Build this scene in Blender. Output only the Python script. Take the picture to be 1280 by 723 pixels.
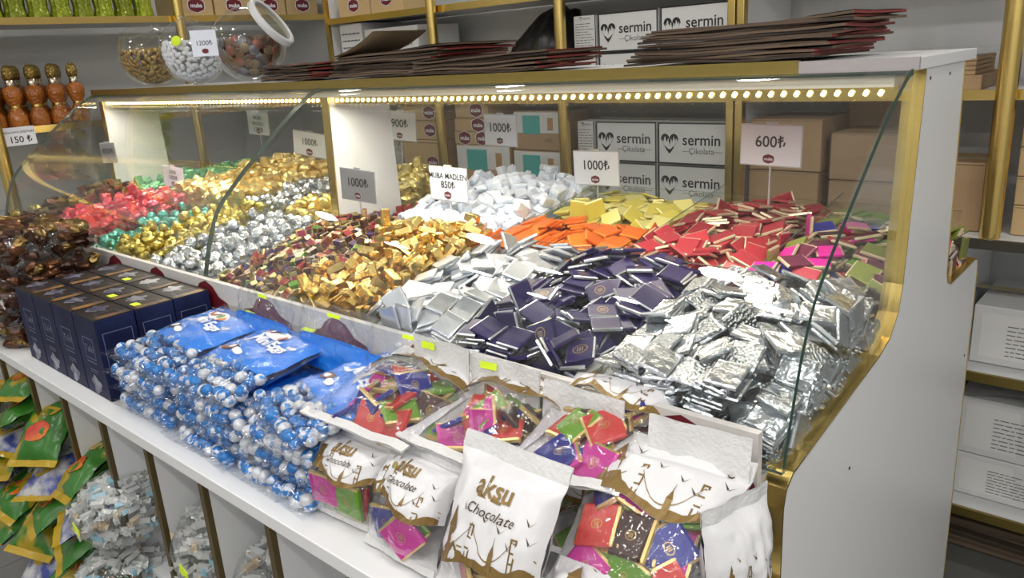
import bpy, bmesh, math, random
from mathutils import Vector, Matrix, Quaternion, noise
from math import sin, cos, pi, radians as R

sc = bpy.context.scene
for o in list(bpy.data.objects): bpy.data.objects.remove(o)
COL = sc.collection
random.seed(7)
rnd = random.uniform

# ---------------------------------------------------------------- camera
cd = bpy.data.cameras.new('camera'); cam = bpy.data.objects.new('camera', cd); COL.objects.link(cam)
YAW, PITCH, ROLL, FPX = 0.7396364, 0.29439768, -0.06467091, 976.316
fw = Vector((-sin(YAW)*cos(PITCH), cos(YAW)*cos(PITCH), -sin(PITCH)))
rt = Vector((cos(YAW), sin(YAW), 0)); up = rt.cross(fw)
rt2 = rt*cos(ROLL)+up*sin(ROLL); up2 = -rt*sin(ROLL)+up*cos(ROLL)
cam.matrix_world = Matrix(((rt2.x, up2.x, -fw.x, .37), (rt2.y, up2.y, -fw.y, 0), (rt2.z, up2.z, -fw.z, 1.62), (0, 0, 0, 1)))
cd.sensor_width = 36; cd.sensor_fit = 'HORIZONTAL'; cd.lens = FPX/1280*36; cd.clip_start = .02
sc.camera = cam

# ---------------------------------------------------------------- world, lights, exposure
w = bpy.data.worlds.new('world'); sc.world = w; w.use_nodes = True
w.node_tree.nodes['Background'].inputs[0].default_value = (.9, .95, 1, 1)
w.node_tree.nodes['Background'].inputs[1].default_value = .3
sc.view_settings.view_transform = 'Standard'; sc.view_settings.look = 'None'
sc.view_settings.gamma = 1; sc.view_settings.use_curve_mapping = False
sc.view_settings.exposure = 0.0
sc.cycles.transparent_max_bounces = 32
LAMP_W = 6.5      # each round ceiling panel
LED_W = 7.0        # light bars of the display counter, per module
CEIL = 2.75

# ---------------------------------------------------------------- materials
MC = {}
def mat(name, col, rough=.5, metal=0, bump=0, bscale=40, jit=0, vjit=0, mix=None, mscale=8, trans=0, alpha=1, emit=0, spec=None, mth=(.4, .6), voro=False, coat=0):
    if name in MC: return MC[name]
    m = bpy.data.materials.new(name); MC[name] = m; m.use_nodes = True
    nt = m.node_tree; N = nt.nodes; L = nt.links; b = N['Principled BSDF']
    c4 = (*col, 1); b.inputs['Base Color'].default_value = c4
    b.inputs['Roughness'].default_value = rough; b.inputs['Metallic'].default_value = metal
    if spec is not None: b.inputs['Specular IOR Level'].default_value = spec
    if coat: b.inputs['Coat Weight'].default_value = coat; b.inputs['Coat Roughness'].default_value = .08
    if emit: b.inputs['Emission Color'].default_value = c4; b.inputs['Emission Strength'].default_value = emit
    tc = N.new('ShaderNodeTexCoord'); src = None
    if mix:
        nz = N.new('ShaderNodeTexNoise'); nz.inputs['Scale'].default_value = mscale; nz.inputs['Detail'].default_value = 3
        oi = N.new('ShaderNodeObjectInfo'); ad = N.new('ShaderNodeVectorMath'); ad.operation = 'ADD'
        sc_ = N.new('ShaderNodeVectorMath'); sc_.operation = 'SCALE'; sc_.inputs[0].default_value = (3, 5, 7)
        L.new(oi.outputs['Random'], sc_.inputs['Scale'])
        L.new(tc.outputs['Object'], ad.inputs[0]); L.new(sc_.outputs[0], ad.inputs[1]); L.new(ad.outputs[0], nz.inputs['Vector'])
        rp = N.new('ShaderNodeValToRGB'); rp.color_ramp.elements[0].position = mth[0]; rp.color_ramp.elements[1].position = mth[1]
        rp.color_ramp.elements[0].color = c4; rp.color_ramp.elements[1].color = (*mix, 1)
        L.new(nz.outputs['Fac'], rp.inputs[0]); src = rp.outputs[0]
    if jit or vjit:
        oi = N.new('ShaderNodeObjectInfo'); hs = N.new('ShaderNodeHueSaturation')
        hs.inputs['Color'].default_value = c4
        if src: L.new(src, hs.inputs['Color'])
        mr = N.new('ShaderNodeMapRange'); mr.inputs[3].default_value = 1-vjit; mr.inputs[4].default_value = 1+vjit
        L.new(oi.outputs['Random'], mr.inputs[0]); L.new(mr.outputs[0], hs.inputs['Value'])
        if jit:
            mr2 = N.new('ShaderNodeMapRange'); mr2.inputs[3].default_value = .5-jit; mr2.inputs[4].default_value = .5+jit
            L.new(oi.outputs['Random'], mr2.inputs[0]); L.new(mr2.outputs[0], hs.inputs['Hue'])
        src = hs.outputs[0]
    if src: L.new(src, b.inputs['Base Color'])
    if bump:
        bp = N.new('ShaderNodeBump'); bp.inputs['Strength'].default_value = bump; bp.inputs['Distance'].default_value = .01
        if voro:
            nz = N.new('ShaderNodeTexVoronoi'); nz.inputs['Scale'].default_value = bscale; o = nz.outputs['Distance']
        else:
            nz = N.new('ShaderNodeTexNoise'); nz.inputs['Scale'].default_value = bscale; nz.inputs['Detail'].default_value = 2; o = nz.outputs['Fac']
        L.new(tc.outputs['Object'], nz.inputs['Vector']); L.new(o, bp.inputs['Height']); L.new(bp.outputs[0], b.inputs['Normal'])
    return m

def clear(name, tint=(1, 1, 1), rough=.02, gl=.06, bump=0, bscale=30, haze=0, ior=1.45):
    """thin clear sheet: straight transmission plus a fresnel reflection"""
    if name in MC: return MC[name]
    m = bpy.data.materials.new(name); MC[name] = m; m.use_nodes = True
    nt = m.node_tree; N = nt.nodes; L = nt.links; N.remove(N['Principled BSDF'])
    tr = N.new('ShaderNodeBsdfTransparent'); tr.inputs[0].default_value = (*tint, 1)
    g = N.new('ShaderNodeBsdfGlossy'); g.inputs['Roughness'].default_value = rough; g.inputs['Color'].default_value = (1, 1, 1, 1)
    f = N.new('ShaderNodeFresnel'); ge = N.new('ShaderNodeNewGeometry'); mi = N.new('ShaderNodeMapRange')
    mi.inputs[3].default_value = ior; mi.inputs[4].default_value = 1/ior
    L.new(ge.outputs['Backfacing'], mi.inputs[0]); L.new(mi.outputs[0], f.inputs['IOR'])
    ma = N.new('ShaderNodeMath'); ma.operation = 'MULTIPLY_ADD'; ma.inputs[1].default_value = .85; ma.inputs[2].default_value = gl; ma.use_clamp = True
    L.new(f.outputs[0], ma.inputs[0])
    mx = N.new('ShaderNodeMixShader'); L.new(ma.outputs[0], mx.inputs[0]); L.new(tr.outputs[0], mx.inputs[1]); L.new(g.outputs[0], mx.inputs[2])
    if bump:
        tc = N.new('ShaderNodeTexCoord'); bp = N.new('ShaderNodeBump'); bp.inputs['Strength'].default_value = bump; bp.inputs['Distance'].default_value = .01
        nz = N.new('ShaderNodeTexNoise'); nz.inputs['Scale'].default_value = bscale; nz.inputs['Detail'].default_value = 3; nz.inputs['Distortion'].default_value = 1.2
        L.new(tc.outputs['Object'], nz.inputs['Vector']); L.new(nz.outputs[0], bp.inputs['Height']); L.new(bp.outputs[0], g.inputs['Normal']); L.new(bp.outputs[0], f.inputs['Normal'])
    out = mx.outputs[0]
    if haze:
        d = N.new('ShaderNodeBsdfDiffuse'); d.inputs[0].default_value = (.9, .92, .95, 1)
        m2 = N.new('ShaderNodeMixShader'); m2.inputs[0].default_value = haze; L.new(out, m2.inputs[1]); L.new(d.outputs[0], m2.inputs[2]); out = m2.outputs[0]
    L.new(out, N['Material Output'].inputs[0])
    return m

WHITE = mat('white_laminate', (.74, .75, .76), .35, bump=.02, bscale=6)
CREAM = mat('cream_rail', (.85, .78, .66), .4)
BRASS = mat('brass', (.72, .53, .18), .26, 1, bump=.06, bscale=14)
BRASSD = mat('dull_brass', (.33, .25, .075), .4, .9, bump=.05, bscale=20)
WALL = mat('wall_paint', (.60, .61, .61), .8, bump=.03, bscale=60)
PANEL = mat('shelf_panel', (.62, .63, .63), .55, bump=.02, bscale=20)
KRAFT = mat('kraft_board', (.40, .27, .15), .75, bump=.05, bscale=80, vjit=.06)
KRAFTL = mat('tan_board', (.52, .37, .19), .7, bump=.04, bscale=80, vjit=.05)
WBOX = mat('white_board', (.66, .67, .67), .55)
BLACK = mat('black_ink', (.012, .012, .014), .5)
DARKINK = mat('grey_ink', (.10, .10, .11), .6)
MAROON = mat('maroon_print', (.15, .012, .022), .4)
CARD = mat('sign_card', (.80, .84, .95), .5)
GREYCARD = mat('sign_card_back', (.36, .36, .40), .5)
YELLOWST = mat('yellow_sticker', (.72, .95, .03), .6)
TEAL = mat('teal_print', (.06, .40, .38), .55)
GLASS = clear('display_glass', (.97, .985, .975), .0, .015)
GLASSB = clear('clear_glass', (.98, .985, .98), .0, .03)
EDGE = mat('green_glass_edge', (.004, .055, .042), .35)
EDGEL = mat('thin_glass_edge', (.07, .10, .085), .2)
FILM = clear('bag_film', (.99, .995, 1), .09, .05, .9, 28, haze=.004)
FILM2 = clear('bag_film_clear', (.99, .99, 1), .07, .05, 1.0, 22, haze=.015)
DIFF = mat('lamp_diffuser', (1, .98, .95), .5, emit=9)
LEDM = mat('led_emitter', (1, .82, .45), .5, emit=16)

# ---------------------------------------------------------------- mesh helpers
class MB:
    def __init__(s): s.v = []; s.f = []; s.m = []; s.s = []
    def add(s, vs, fs, mi=0, sm=False):
        b = len(s.v); s.v += [tuple(v) for v in vs]
        for f in fs: s.f.append(tuple(i+b for i in f)); s.m.append(mi); s.s.append(sm)
        return s
    def box(s, x0, x1, y0, y1, z0, z1, mi=0, M=None):
        vs = [Vector(p) for p in ((x0,y0,z0),(x1,y0,z0),(x1,y1,z0),(x0,y1,z0),(x0,y0,z1),(x1,y0,z1),(x1,y1,z1),(x0,y1,z1))]
        if M: vs = [M @ v for v in vs]
        return s.add(vs, [(0,3,2,1),(4,5,6,7),(0,1,5,4),(1,2,6,5),(2,3,7,6),(3,0,4,7)], mi)
    def tube(s, pts, r, n=8, mi=0, caps=True):
        pts = [Vector(p) for p in pts]; rings = []
        for i, p in enumerate(pts):
            d = (pts[min(i+1, len(pts)-1)]-pts[max(i-1, 0)]).normalized()
            a = d.orthogonal().normalized() if abs(d.z) > .9 else d.cross(Vector((0, 0, 1))).normalized()
            b = d.cross(a); rr = r[i] if isinstance(r, (list, tuple)) else r
            rings.append([p+(a*cos(2*pi*k/n)+b*sin(2*pi*k/n))*rr for k in range(n)])
        fs = []
        for i in range(len(pts)-1):
            for k in range(n): fs.append((i*n+k, i*n+(k+1) % n, (i+1)*n+(k+1) % n, (i+1)*n+k))
        s.add([v for q in rings for v in q], fs, mi, True)
        if caps:
            s.add(rings[0], [tuple(range(n))[::-1]], mi); s.add(rings[-1], [tuple(range(n))], mi)
        return s
    def lathe(s, prof, n=20, mi=0, M=None, lo=0, hi=2*pi):
        vs = []; fs = []
        for r, z in prof:
            for k in range(n):
                v = Vector((r*cos(2*pi*k/n), r*sin(2*pi*k/n), z)); vs.append(M @ v if M else v)
        for i in range(len(prof)-1):
            for k in range(n): fs.append((i*n+k, i*n+(k+1) % n, (i+1)*n+(k+1) % n, (i+1)*n+k))
        return s.add(vs, fs, mi, True)
    def grid(s, fn, nu, nv, mi=0, flip=False, sm=True):
        vs = [fn(i/nu, j/nv) for j in range(nv+1) for i in range(nu+1)]; fs = []
        for j in range(nv):
            for i in range(nu):
                a = j*(nu+1)+i; q = (a, a+1, a+nu+2, a+nu+1); fs.append(q[::-1] if flip else q)
        return s.add(vs, fs, mi, sm)
    def extr(s, poly, fn, a, b, mi=0):
        """closed 2D outline pushed from a to b; fn(p, t) -> 3D"""
        n = len(poly); vs = [fn(p, a) for p in poly]+[fn(p, b) for p in poly]
        fs = [tuple(range(n))[::-1], tuple(range(n, 2*n))]+[(i, (i+1) % n, n+(i+1) % n, n+i) for i in range(n)]
        return s.add(vs, fs, mi)
    def mesh(s, name, mats):
        me = bpy.data.meshes.new(name); me.from_pydata(s.v, [], s.f)
        for m in (mats if isinstance(mats, (list, tuple)) else [mats]): me.materials.append(m)
        me.polygons.foreach_set('material_index', s.m); me.polygons.foreach_set('use_smooth', s.s)
        bm = bmesh.new(); bm.from_mesh(me); bmesh.ops.recalc_face_normals(bm, faces=bm.faces); bm.to_mesh(me); bm.free()
        me.update(); return me
    def build(s, name, mats, parent=None, bevel=0):
        o = link(name, s.mesh(name, mats), parent)
        if bevel:
            md = o.modifiers.new('bevel', 'BEVEL'); md.width = bevel; md.segments = 2; md.limit_method = 'ANGLE'
        return o

def link(name, me, parent=None, M=None):
    o = bpy.data.objects.new(name, me); COL.objects.link(o)
    if parent: o.parent = parent
    if M is not None: o.matrix_basis = M
    return o
def tag(o, label, cat, group=None, kind=None):
    o['label'] = label; o['category'] = cat
    if group: o['group'] = group
    if kind: o['kind'] = kind
    return o
def thing(name, label, cat, M=None, group=None, loc=None):
    o = bpy.data.objects.new(name, None); COL.objects.link(o); o.empty_display_size = .05
    if loc is not None: M = Matrix.Translation(loc)
    if M is not None: o.matrix_basis = M
    return tag(o, label, cat, group)
def struct(name, mb, m):
    o = mb.build(name, m); o['kind'] = 'structure'; return o
def frame(o, right, upv):
    """matrix: x along right, y along up, z the outward normal"""
    x = Vector(right).normalized(); y = Vector(upv); y = (y-x*y.dot(x)).normalized(); z = x.cross(y)
    return Matrix(((x.x, y.x, z.x, o[0]), (x.y, y.y, z.y, o[1]), (x.z, y.z, z.z, o[2]), (0, 0, 0, 1)))
def bevbox(dx, dy, dz, bev, mi=0, seg=1):
    bm = bmesh.new(); bmesh.ops.create_cube(bm, size=1)
    for v in bm.verts: v.co = Vector((v.co.x*dx, v.co.y*dy, v.co.z*dz))
    if bev: bmesh.ops.bevel(bm, geom=list(bm.edges), offset=bev, segments=seg, affect='EDGES', profile=.6)
    return bm
def bm_mesh(bm, name, mats, smooth=False):
    me = bpy.data.meshes.new(name); bmesh.ops.recalc_face_normals(bm, faces=bm.faces)
    bm.to_mesh(me); bm.free()
    for m in mats: me.materials.append(m)
    if smooth: me.polygons.foreach_set('use_smooth', [True]*len(me.polygons))
    return me
TX = {}
def textmesh(s, size, m, shear=0, bold=0, ext=0):
    k = (s, size, m.name, shear, bold)
    if k in TX: return TX[k]
    c = bpy.data.curves.new('lettering', 'FONT'); c.body = s; c.size = size; c.align_x = 'CENTER'; c.align_y = 'CENTER'; c.shear = shear; c.offset = bold; c.resolution_u = 3
    o = bpy.data.objects.new('tmp', c); COL.objects.link(o); dg = bpy.context.evaluated_depsgraph_get(); dg.update()
    me = bpy.data.meshes.new_from_object(o.evaluated_get(dg)); bpy.data.objects.remove(o)
    me.name = 'lettering'; me.materials.clear(); me.materials.append(m); TX[k] = me
    return me
def text(s, size, m, parent, M, **kw):
    return link('lettering', textmesh(s, size, m, **kw), parent, M)
FX = Matrix.Rotation(pi/2, 4, 'X')       # flat text -> stands facing -Y
FXR = Matrix.Rotation(pi/2, 4, 'Z') @ FX  # faces +X
def face_y(x, y, z): return Matrix.Translation((x, y, z)) @ FX
def face_x(x, y, z): return Matrix.Translation((x, y, z)) @ FXR
BADGE = [(-.5, -.12), (-.42, -.26), (-.2, -.34), (0, -.40), (.2, -.34), (.42, -.26), (.5, -.12), (.5, .14), (.42, .26), (.2, .33), (0, .40), (-.2, .33), (-.42, .26), (-.5, .14)]
def badge(w, parent, M, txt=True):
    """small maroon badge with white rim and the shop's word in white"""
    mb = MB(); n = len(BADGE)
    for sc_, z, mi in ((1.08, .0002, 0), (1.0, .0005, 1)):
        mb.add([(p[0]*w*sc_, p[1]*w*sc_, z) for p in BADGE], [tuple(range(n))], mi)
    o = mb.build('logo_badge', [CARD, MAROON], parent); o.matrix_basis = M
    if txt: link('lettering', textmesh('muba', w*.34, CARD, bold=w*.008), o, Matrix.Translation((0, -.01*w, .0008)))
    return o

# ================================================================ ROOM
fl = struct('floor', MB().box(-4.2, 2.6, -2.6, 3.1, -.06, -.006), mat('grout', (.10, .10, .09), .8))
TILE = mat('floor_tile', (.27, .26, .25), .3, mix=(.22, .215, .21), mscale=3, vjit=.05)
tm = bm_mesh(bevbox(.396, .396, .012, .002), 'tile', [TILE])
for i in range(16):
    for j in range(8):
        x = -4.0+.4*i; y = -1.95+.4*j
        link('tile', tm, fl, Matrix.Translation((x, y, -.0061)))
struct('wall_back', MB().box(-4.2, 2.6, 2.9, 3.0, 0, CEIL), WALL)
struct('wall_left', MB().box(-4.1, -4.0, -2.6, 2.9, 0, CEIL), WALL)
struct('wall_right', MB().box(2.5, 2.6, -2.6, 2.9, 0, CEIL), WALL)
struct('wall_front', MB().box(-4.0, 2.5, -2.6, -2.5, 0, CEIL), WALL)
struct('ceiling', MB().box(-4.2, 2.6, -2.6, 3.0, CEIL, CEIL+.08), mat('ceiling_paint', (.78, .78, .78), .8))
def ceiling_lamp(x, y, k):
    t = thing('ceiling_light', 'round white ceiling light panel above the shop floor', 'ceiling light', loc=(x, y, CEIL), group='round ceiling lights')
    MB().lathe([(.075, -.004), (.1, -.012), (.105, -.006), (.105, 0)], 28).build('rim', WHITE, t)
    MB().add([(.08*cos(2*pi*k/28), .08*sin(2*pi*k/28), -.006) for k in range(28)], [tuple(range(28))]).build('diffuser', DIFF, t)
    l = bpy.data.lights.new('ceiling_lamp', 'AREA'); l.shape = 'DISK'; l.size = .16; l.energy = LAMP_W*k; l.color = (1, .97, .93)
    lo = bpy.data.objects.new('ceiling_lamp', l); COL.objects.link(lo); lo.parent = t; lo.location = (0, 0, -.02)
for x in (-3.3, -2.1, -.9, .3, 1.5):
    for y, k in ((-2.25, .55), (-1.5, .8), (-.5, .85), (.45, .95)): ceiling_lamp(x, y, k*(2.6 if x > 1 else (.65 if x < -2 else 1)))  # frontmost row added to brighten front-facing things; right column boosted for end panel
for x in (-3.3, -2.1, -.9, .3): ceiling_lamp(x, 2.15, .5)

# ================================================================ WALL SHELVING
SHZ = (.2, .645, 1.04, 1.44, 1.83)
def shelving_back():
    t = thing('wall_shelving', 'white wall shelving with brass posts along the back wall', 'shelving', loc=(0, 0, 0))
    for z in SHZ:
        yf = 2.5 if z > 1.1 else 2.436
        s = MB().box(-3.02, 1.2, yf, 2.88, z-.022, z).build('shelf_board', PANEL, t)
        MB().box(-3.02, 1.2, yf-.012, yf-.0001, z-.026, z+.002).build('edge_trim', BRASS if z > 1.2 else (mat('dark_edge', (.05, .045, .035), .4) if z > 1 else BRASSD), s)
    sd = MB().box(-.135, -.118, 2.436, 2.88, .005, 1.017).build('side_panel', WHITE, t)
    MB().box(-.136, -.117, 2.426, 2.4355, .005, 1.013).build('edge_trim', mat('dark_edge', (0, 0, 0)), sd)
    for x in (-2.245, -1.545, -.83, -.06):
        if x == -.83:
            MB().box(x-.03, x-.003, 2.455, 2.487, 1.0405, CEIL-.002).build('post', BRASS, t, .003)
            MB().box(x+.002, x+.028, 2.455, 2.487, 1.0405, CEIL-.002).build('post', BRASS, t, .003)
        else:
            MB().tube([(x, 2.463, 1.0405), (x, 2.463, CEIL-.002)], .023 if x < -.5 else .026, 16).build('post', BRASS, t)
    p = MB().box(-3.045, -3.021, 2.5, 2.88, 0.01, CEIL-.01).build('side_panel', WHITE, t)
    MB().box(-3.048, -3.018, 2.487, 2.4995, .01, CEIL-.01).build('edge_trim', BRASS, p)
    MB().box(-.842, -.826, 2.5, 2.878, 1.4405, 1.806).build('divider_panel', WHITE, t)
    MB().box(-.842, -.826, 2.5, 2.878, 1.0405, 1.416).build('divider_panel', WHITE, t)
shelving_back()
def shelving_left():
    t = thing('wall_shelving', 'white wall shelving with brass posts along the left wall', 'shelving', loc=(0, 0, 0))
    for z in (.2, .645, 1.04, 1.435, 1.89):
        s = MB().box(-3.96, -3.55, .2, 2.88, z-.024, z).build('shelf_board', PANEL, t)
        MB().box(-3.549, -3.536, .2, 2.88, z-.028, z+.002).build('edge_trim', BRASS, s)
    for y in (.2, 1.075, 1.97): MB().tube([(-3.51, y, 0), (-3.51, y, CEIL-.002)], .025, 16).build('post', BRASS, t)
shelving_left()

# ================================================================ DISPLAY COUNTER
CT = thing('display_counter', 'long white confectionery counter with brass trim and curved glass front', 'counter', loc=(0, 0, 0))
PROF = [(.93, .02), (.93, .995), (.938, 1.02), (.958, 1.035), (1.31, 1.088), (1.365, 1.104), (1.402, 1.14), (1.417, 1.19), (1.446, 1.552)]
PROFB = [(1.70, 1.552), (1.72, 1.217), (1.728, 1.13), (1.745, 1.105), (1.775, 1.095), (1.99, 1.098), (2.012, 1.09), (2.02, 1.06), (2.045, .02)]
def side_panel(x, low):
    pr = PROF+PROFB
    if low: pr = [(1.39, 1.03), (1.41, 1.552), (1.635, 1.552), (1.645, 1.03)]
    p = MB().extr(pr, lambda q, t: Vector((t, q[0], q[1])), x-.03, x).build('side_panel', WHITE, CT)
    seg = PROF if not low else pr[:2]
    def strip(seg, nm, sgn):
        mb = MB(); vs = []; n = len(seg)
        for i, (y, z) in enumerate(seg):
            a = seg[max(i-1, 0)]; b = seg[min(i+1, n-1)]; d = Vector((b[0]-a[0], b[1]-a[1])).normalized(); nn = Vector((-d.y, d.x))*.004*sgn
            vs += [(x+.0015, y, z), (x+.0015, y+nn.x, z+nn.y), (x-.0315, y+nn.x, z+nn.y), (x-.0315, y, z)]
        fs = []
        for i in range(n-1):
            for k in range(4): fs.append((i*4+k, i*4+(k+1) % 4, i*4+4+(k+1) % 4, i*4+4+k))
        mb.add(vs, fs+[(0, 1, 2, 3), ((n-1)*4, (n-1)*4+1, (n-1)*4+2, (n-1)*4+3)]); mb.build(nm, BRASS, p)
    strip(seg, 'edge_trim', 1)
    if not low: strip(PROFB, 'edge_trim', 1)
    return p
ep = side_panel(0, False)
for (y, z) in ((1.475, 1.535), (1.60, 1.535), (1.99, .86), (1.2, .93)):
    MB().lathe([(.0001, .0012), (.003, .001), (.0032, 0)], 8, 0, Matrix.Translation((0, y, z)) @ Matrix.Rotation(pi/2, 4, 'Y')).build('screw', BLACK, ep)
side_panel(-1.595, True)
side_panel(-3.2, True)
# top shelf with brass fascia
ts = MB().box(-3.25, .004, 1.397, 1.77, 1.5525, 1.572).build('top_shelf', WHITE, CT, .001)
MB().box(-3.25, -.19, 1.388, 1.3968, 1.5525, 1.575).build('fascia', BRASSD, ts)
MB().box(-.1895, .004, 1.388, 1.3968, 1.5525, 1.573).build('fascia', mat('bare_grey_edge', (.36, .33, .33), .5), ts)
MB().box(-3.24, -.036, 1.405, 1.44, 1.526, 1.5522).build('light_rail', CREAM, CT)
lb = MB().box(-3.24, -.036, 1.43, 1.438, 1.505, 1.5258).build('led_bar', BRASS, CT)
lm = bm_mesh(bevbox(.007, .004, .010, .0015), 'led', [LEDM])
for i in range(132): link('led', lm, lb, Matrix.Translation((-3.22+.0241*i, 1.428, 1.5155)) @ Matrix.Rotation(.5, 4, 'Y'))
for x0 in (-2.4, -.8):
    l = bpy.data.lights.new('led_light', 'AREA'); l.shape = 'RECTANGLE'; l.size = 1.5; l.size_y = .02; l.energy = LED_W; l.color = (1, .91, .76)
    lo = bpy.data.objects.new('led_light', l); COL.objects.link(lo); lo.parent = lb; lo.location = (x0, 1.415, 1.50); lo.rotation_euler = (R(-12), 0, 0)
# glass: curved front panes, side pane, back guard, bin partitions
CURVE = [(1.392, 1.556), (1.356, 1.546), (1.262, 1.485), (1.159, 1.402), (1.075, 1.332), (1.012, 1.269), (.978, 1.205), (.958, 1.148), (.94, 1.09), (.93, 1.045)]
def cat(pts, n):
    out = []
    for i in range(len(pts)-1):
        p0 = Vector(pts[max(i-1, 0)]); p1 = Vector(pts[i]); p2 = Vector(pts[i+1]); p3 = Vector(pts[min(i+2, len(pts)-1)])
        for k in range(n):
            t = k/n; out.append(.5*((2*p1)+(p2-p0)*t+(2*p0-5*p1+4*p2-p3)*t*t+(3*p1-p0-3*p2+p3)*t**3))
    return out+[Vector(pts[-1])]
CV = cat(CURVE, 4)
def curved_pane(x0, x1):
    mb = MB(); n = len(CV); T = .011
    inn = []
    for i, p in enumerate(CV):
        d = (CV[min(i+1, n-1)]-CV[max(i-1, 0)]).normalized(); inn.append(p+Vector((-d.y, d.x))*T)
    for S in (CV, inn):
        vs = [(x, p.x, p.y) for x in (x0, x1) for p in S]
        mb.add(vs, [(i, i+1, n+i+1, n+i) for i in range(n-1)], 0, True)
    for x in (x0, x1):
        vs = [(x, p.x, p.y) for p in CV]+[(x, p.x, p.y) for p in inn]
        mb.add(vs, [(i, i+1, n+i+1, n+i) for i in range(n-1)], 1 if x == -.004 else 2)
    for i in (0, n-1): mb.add([(x0, CV[i].x, CV[i].y), (x1, CV[i].x, CV[i].y), (x1, inn[i].x, inn[i].y), (x0, inn[i].x, inn[i].y)], [(0, 1, 2, 3)], 2)
    return mb.build('curved_glass', [GLASS, EDGE, EDGEL], CT)
curved_pane(-3.215, -1.601); curved_pane(-1.599, -.004)
# side pane between the curve and the brass edge
sp = [(p.x+.012, p.y) for p in CV if p.y > 1.06][:: 2]+[(.95, 1.04), (1.30, 1.094), (1.36, 1.11), (1.396, 1.145), (1.410, 1.19), (1.438, 1.545)]
MB().extr(sp, lambda q, t: Vector((t, q[0], q[1])), -.012, -.008).build('side_glass', [GLASS], CT)
sp2 = [(p.x+.012, p.y) for p in CV if p.y > 1.06][:: 2]+[(.95, 1.04), (1.36, 1.04), (1.384, 1.545)]
MB().extr(sp2, lambda q, t: Vector((t, q[0], q[1])), -3.212, -3.208).build('side_glass', [GLASS], CT)
def pane(name, x0, x1, y0, y1, z0a, z1a, z1b=None):
    """vertical glass sheet with a thin edge along its top; z1b = height at the far end"""
    z1b = z1a if z1b is None else z1b; mb = MB()
    if y1-y0 > x1-x0: vs = [(x0, y0, z0a), (x1, y0, z0a), (x1, y1, z0a), (x0, y1, z0a), (x0, y0, z1a), (x1, y0, z1a), (x1, y1, z1b), (x0, y1, z1b)]
    else: vs = [(x0, y0, z0a), (x1, y0, z0a), (x1, y1, z0a), (x0, y1, z0a), (x0, y0, z1a), (x1, y0, z1b), (x1, y1, z1b), (x0, y1, z1a)]
    mb.add(vs, [(0, 1, 5, 4), (1, 2, 6, 5), (2, 3, 7, 6), (3, 0, 4, 7)], 0); mb.add(vs, [(4, 5, 6, 7)], 1)
    return mb.build(name, [GLASS, EDGEL], CT)
for x0, x1 in ((-3.165, -1.63), (-1.59, -.036)):
    pane('partition_glass', x0, x1, 1.3975, 1.4025, 1.04, 1.18)
    pane('guard_glass', x0, x1, 1.985, 1.99, 1.04, 1.208)
for x in (-.331, -.651, -.931, -1.205, -1.955, -2.255, -2.505, -2.905): pane('partition_glass', x-.002, x+.002, .95, 1.395, 1.04, 1.11, 1.19)
for x in (-.30, -.62, -1.0, -1.405, -1.935, -2.205, -2.755): pane('partition_glass', x-.002, x+.002, 1.405, 1.98, 1.04, 1.15, 1.235)
# tray, lower cabinet, ledge, fascia strip
MB().box(-3.2, -.032, .935, 2.0, 1.02, 1.034).build('tray', WHITE, CT)
fs = MB().box(-3.2, -.032, .915, .9285, .8802, 1.105).build('front_strip', mat('strip_white', (.62, .60, .58), .4), CT)
hump = [(-.115, -.085), (-.118, .0), (-.10, .035), (-.06, .045), (-.035, .07), (0, .082), (.035, .07), (.06, .045), (.10, .035), (.118, 0), (.115, -.085)]
for k, x in enumerate((-2.94, -2.66, -2.38, -2.10, -1.82, -1.54, -1.26, -.98, -.70, -.42, -.15)):
    o = MB().add([(p[0], p[1], 0) for p in hump], [tuple(range(len(hump)))]).build('logo', MAROON, fs); o.matrix_basis = face_y(x, .9146, 1.02)
    link('lettering', textmesh('MUBA', .062, CARD, bold=.0012), o, Matrix.Translation((0, -.012, .0006)))
lg = MB().box(-3.2, -.002, .577, .9145, .852, .88).build('ledge_board', mat('ledge_white', (.78, .79, .80), .3, bump=.02, bscale=9), CT, .002)
MB().box(-3.2, -.032, 2.0, 2.035, .02, 1.02).build('back_panel', WHITE, CT)
MB().box(-3.2, -.035, .895, .912, .02, .8515).build('back_panel', WHITE, CT)
MB().box(-3.2, -.002, .60, .894, .08, .10).build('bottom_board', WHITE, CT)
MB().box(-3.2, -.002, .60, .894, .44, .456).build('inner_shelf', WHITE, CT)
MB().box(-3.2, -.002, .64, .655, .0, .079).build('plinth', WHITE, CT)
for k in range(13):
    x = -.062-.2445*k
    for z0, z1 in ((.1005, .4395), (.4565, .8515)):
        d = MB().box(x-.009, x+.009, .60, .894, z0, z1).build('divider', WHITE, CT)
        MB().box(x-.0085, x+.0085, .588, .5995, z0, z1).build('edge_trim', mat('dark_brass', (.16, .12, .05), .4, .7), d)

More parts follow.
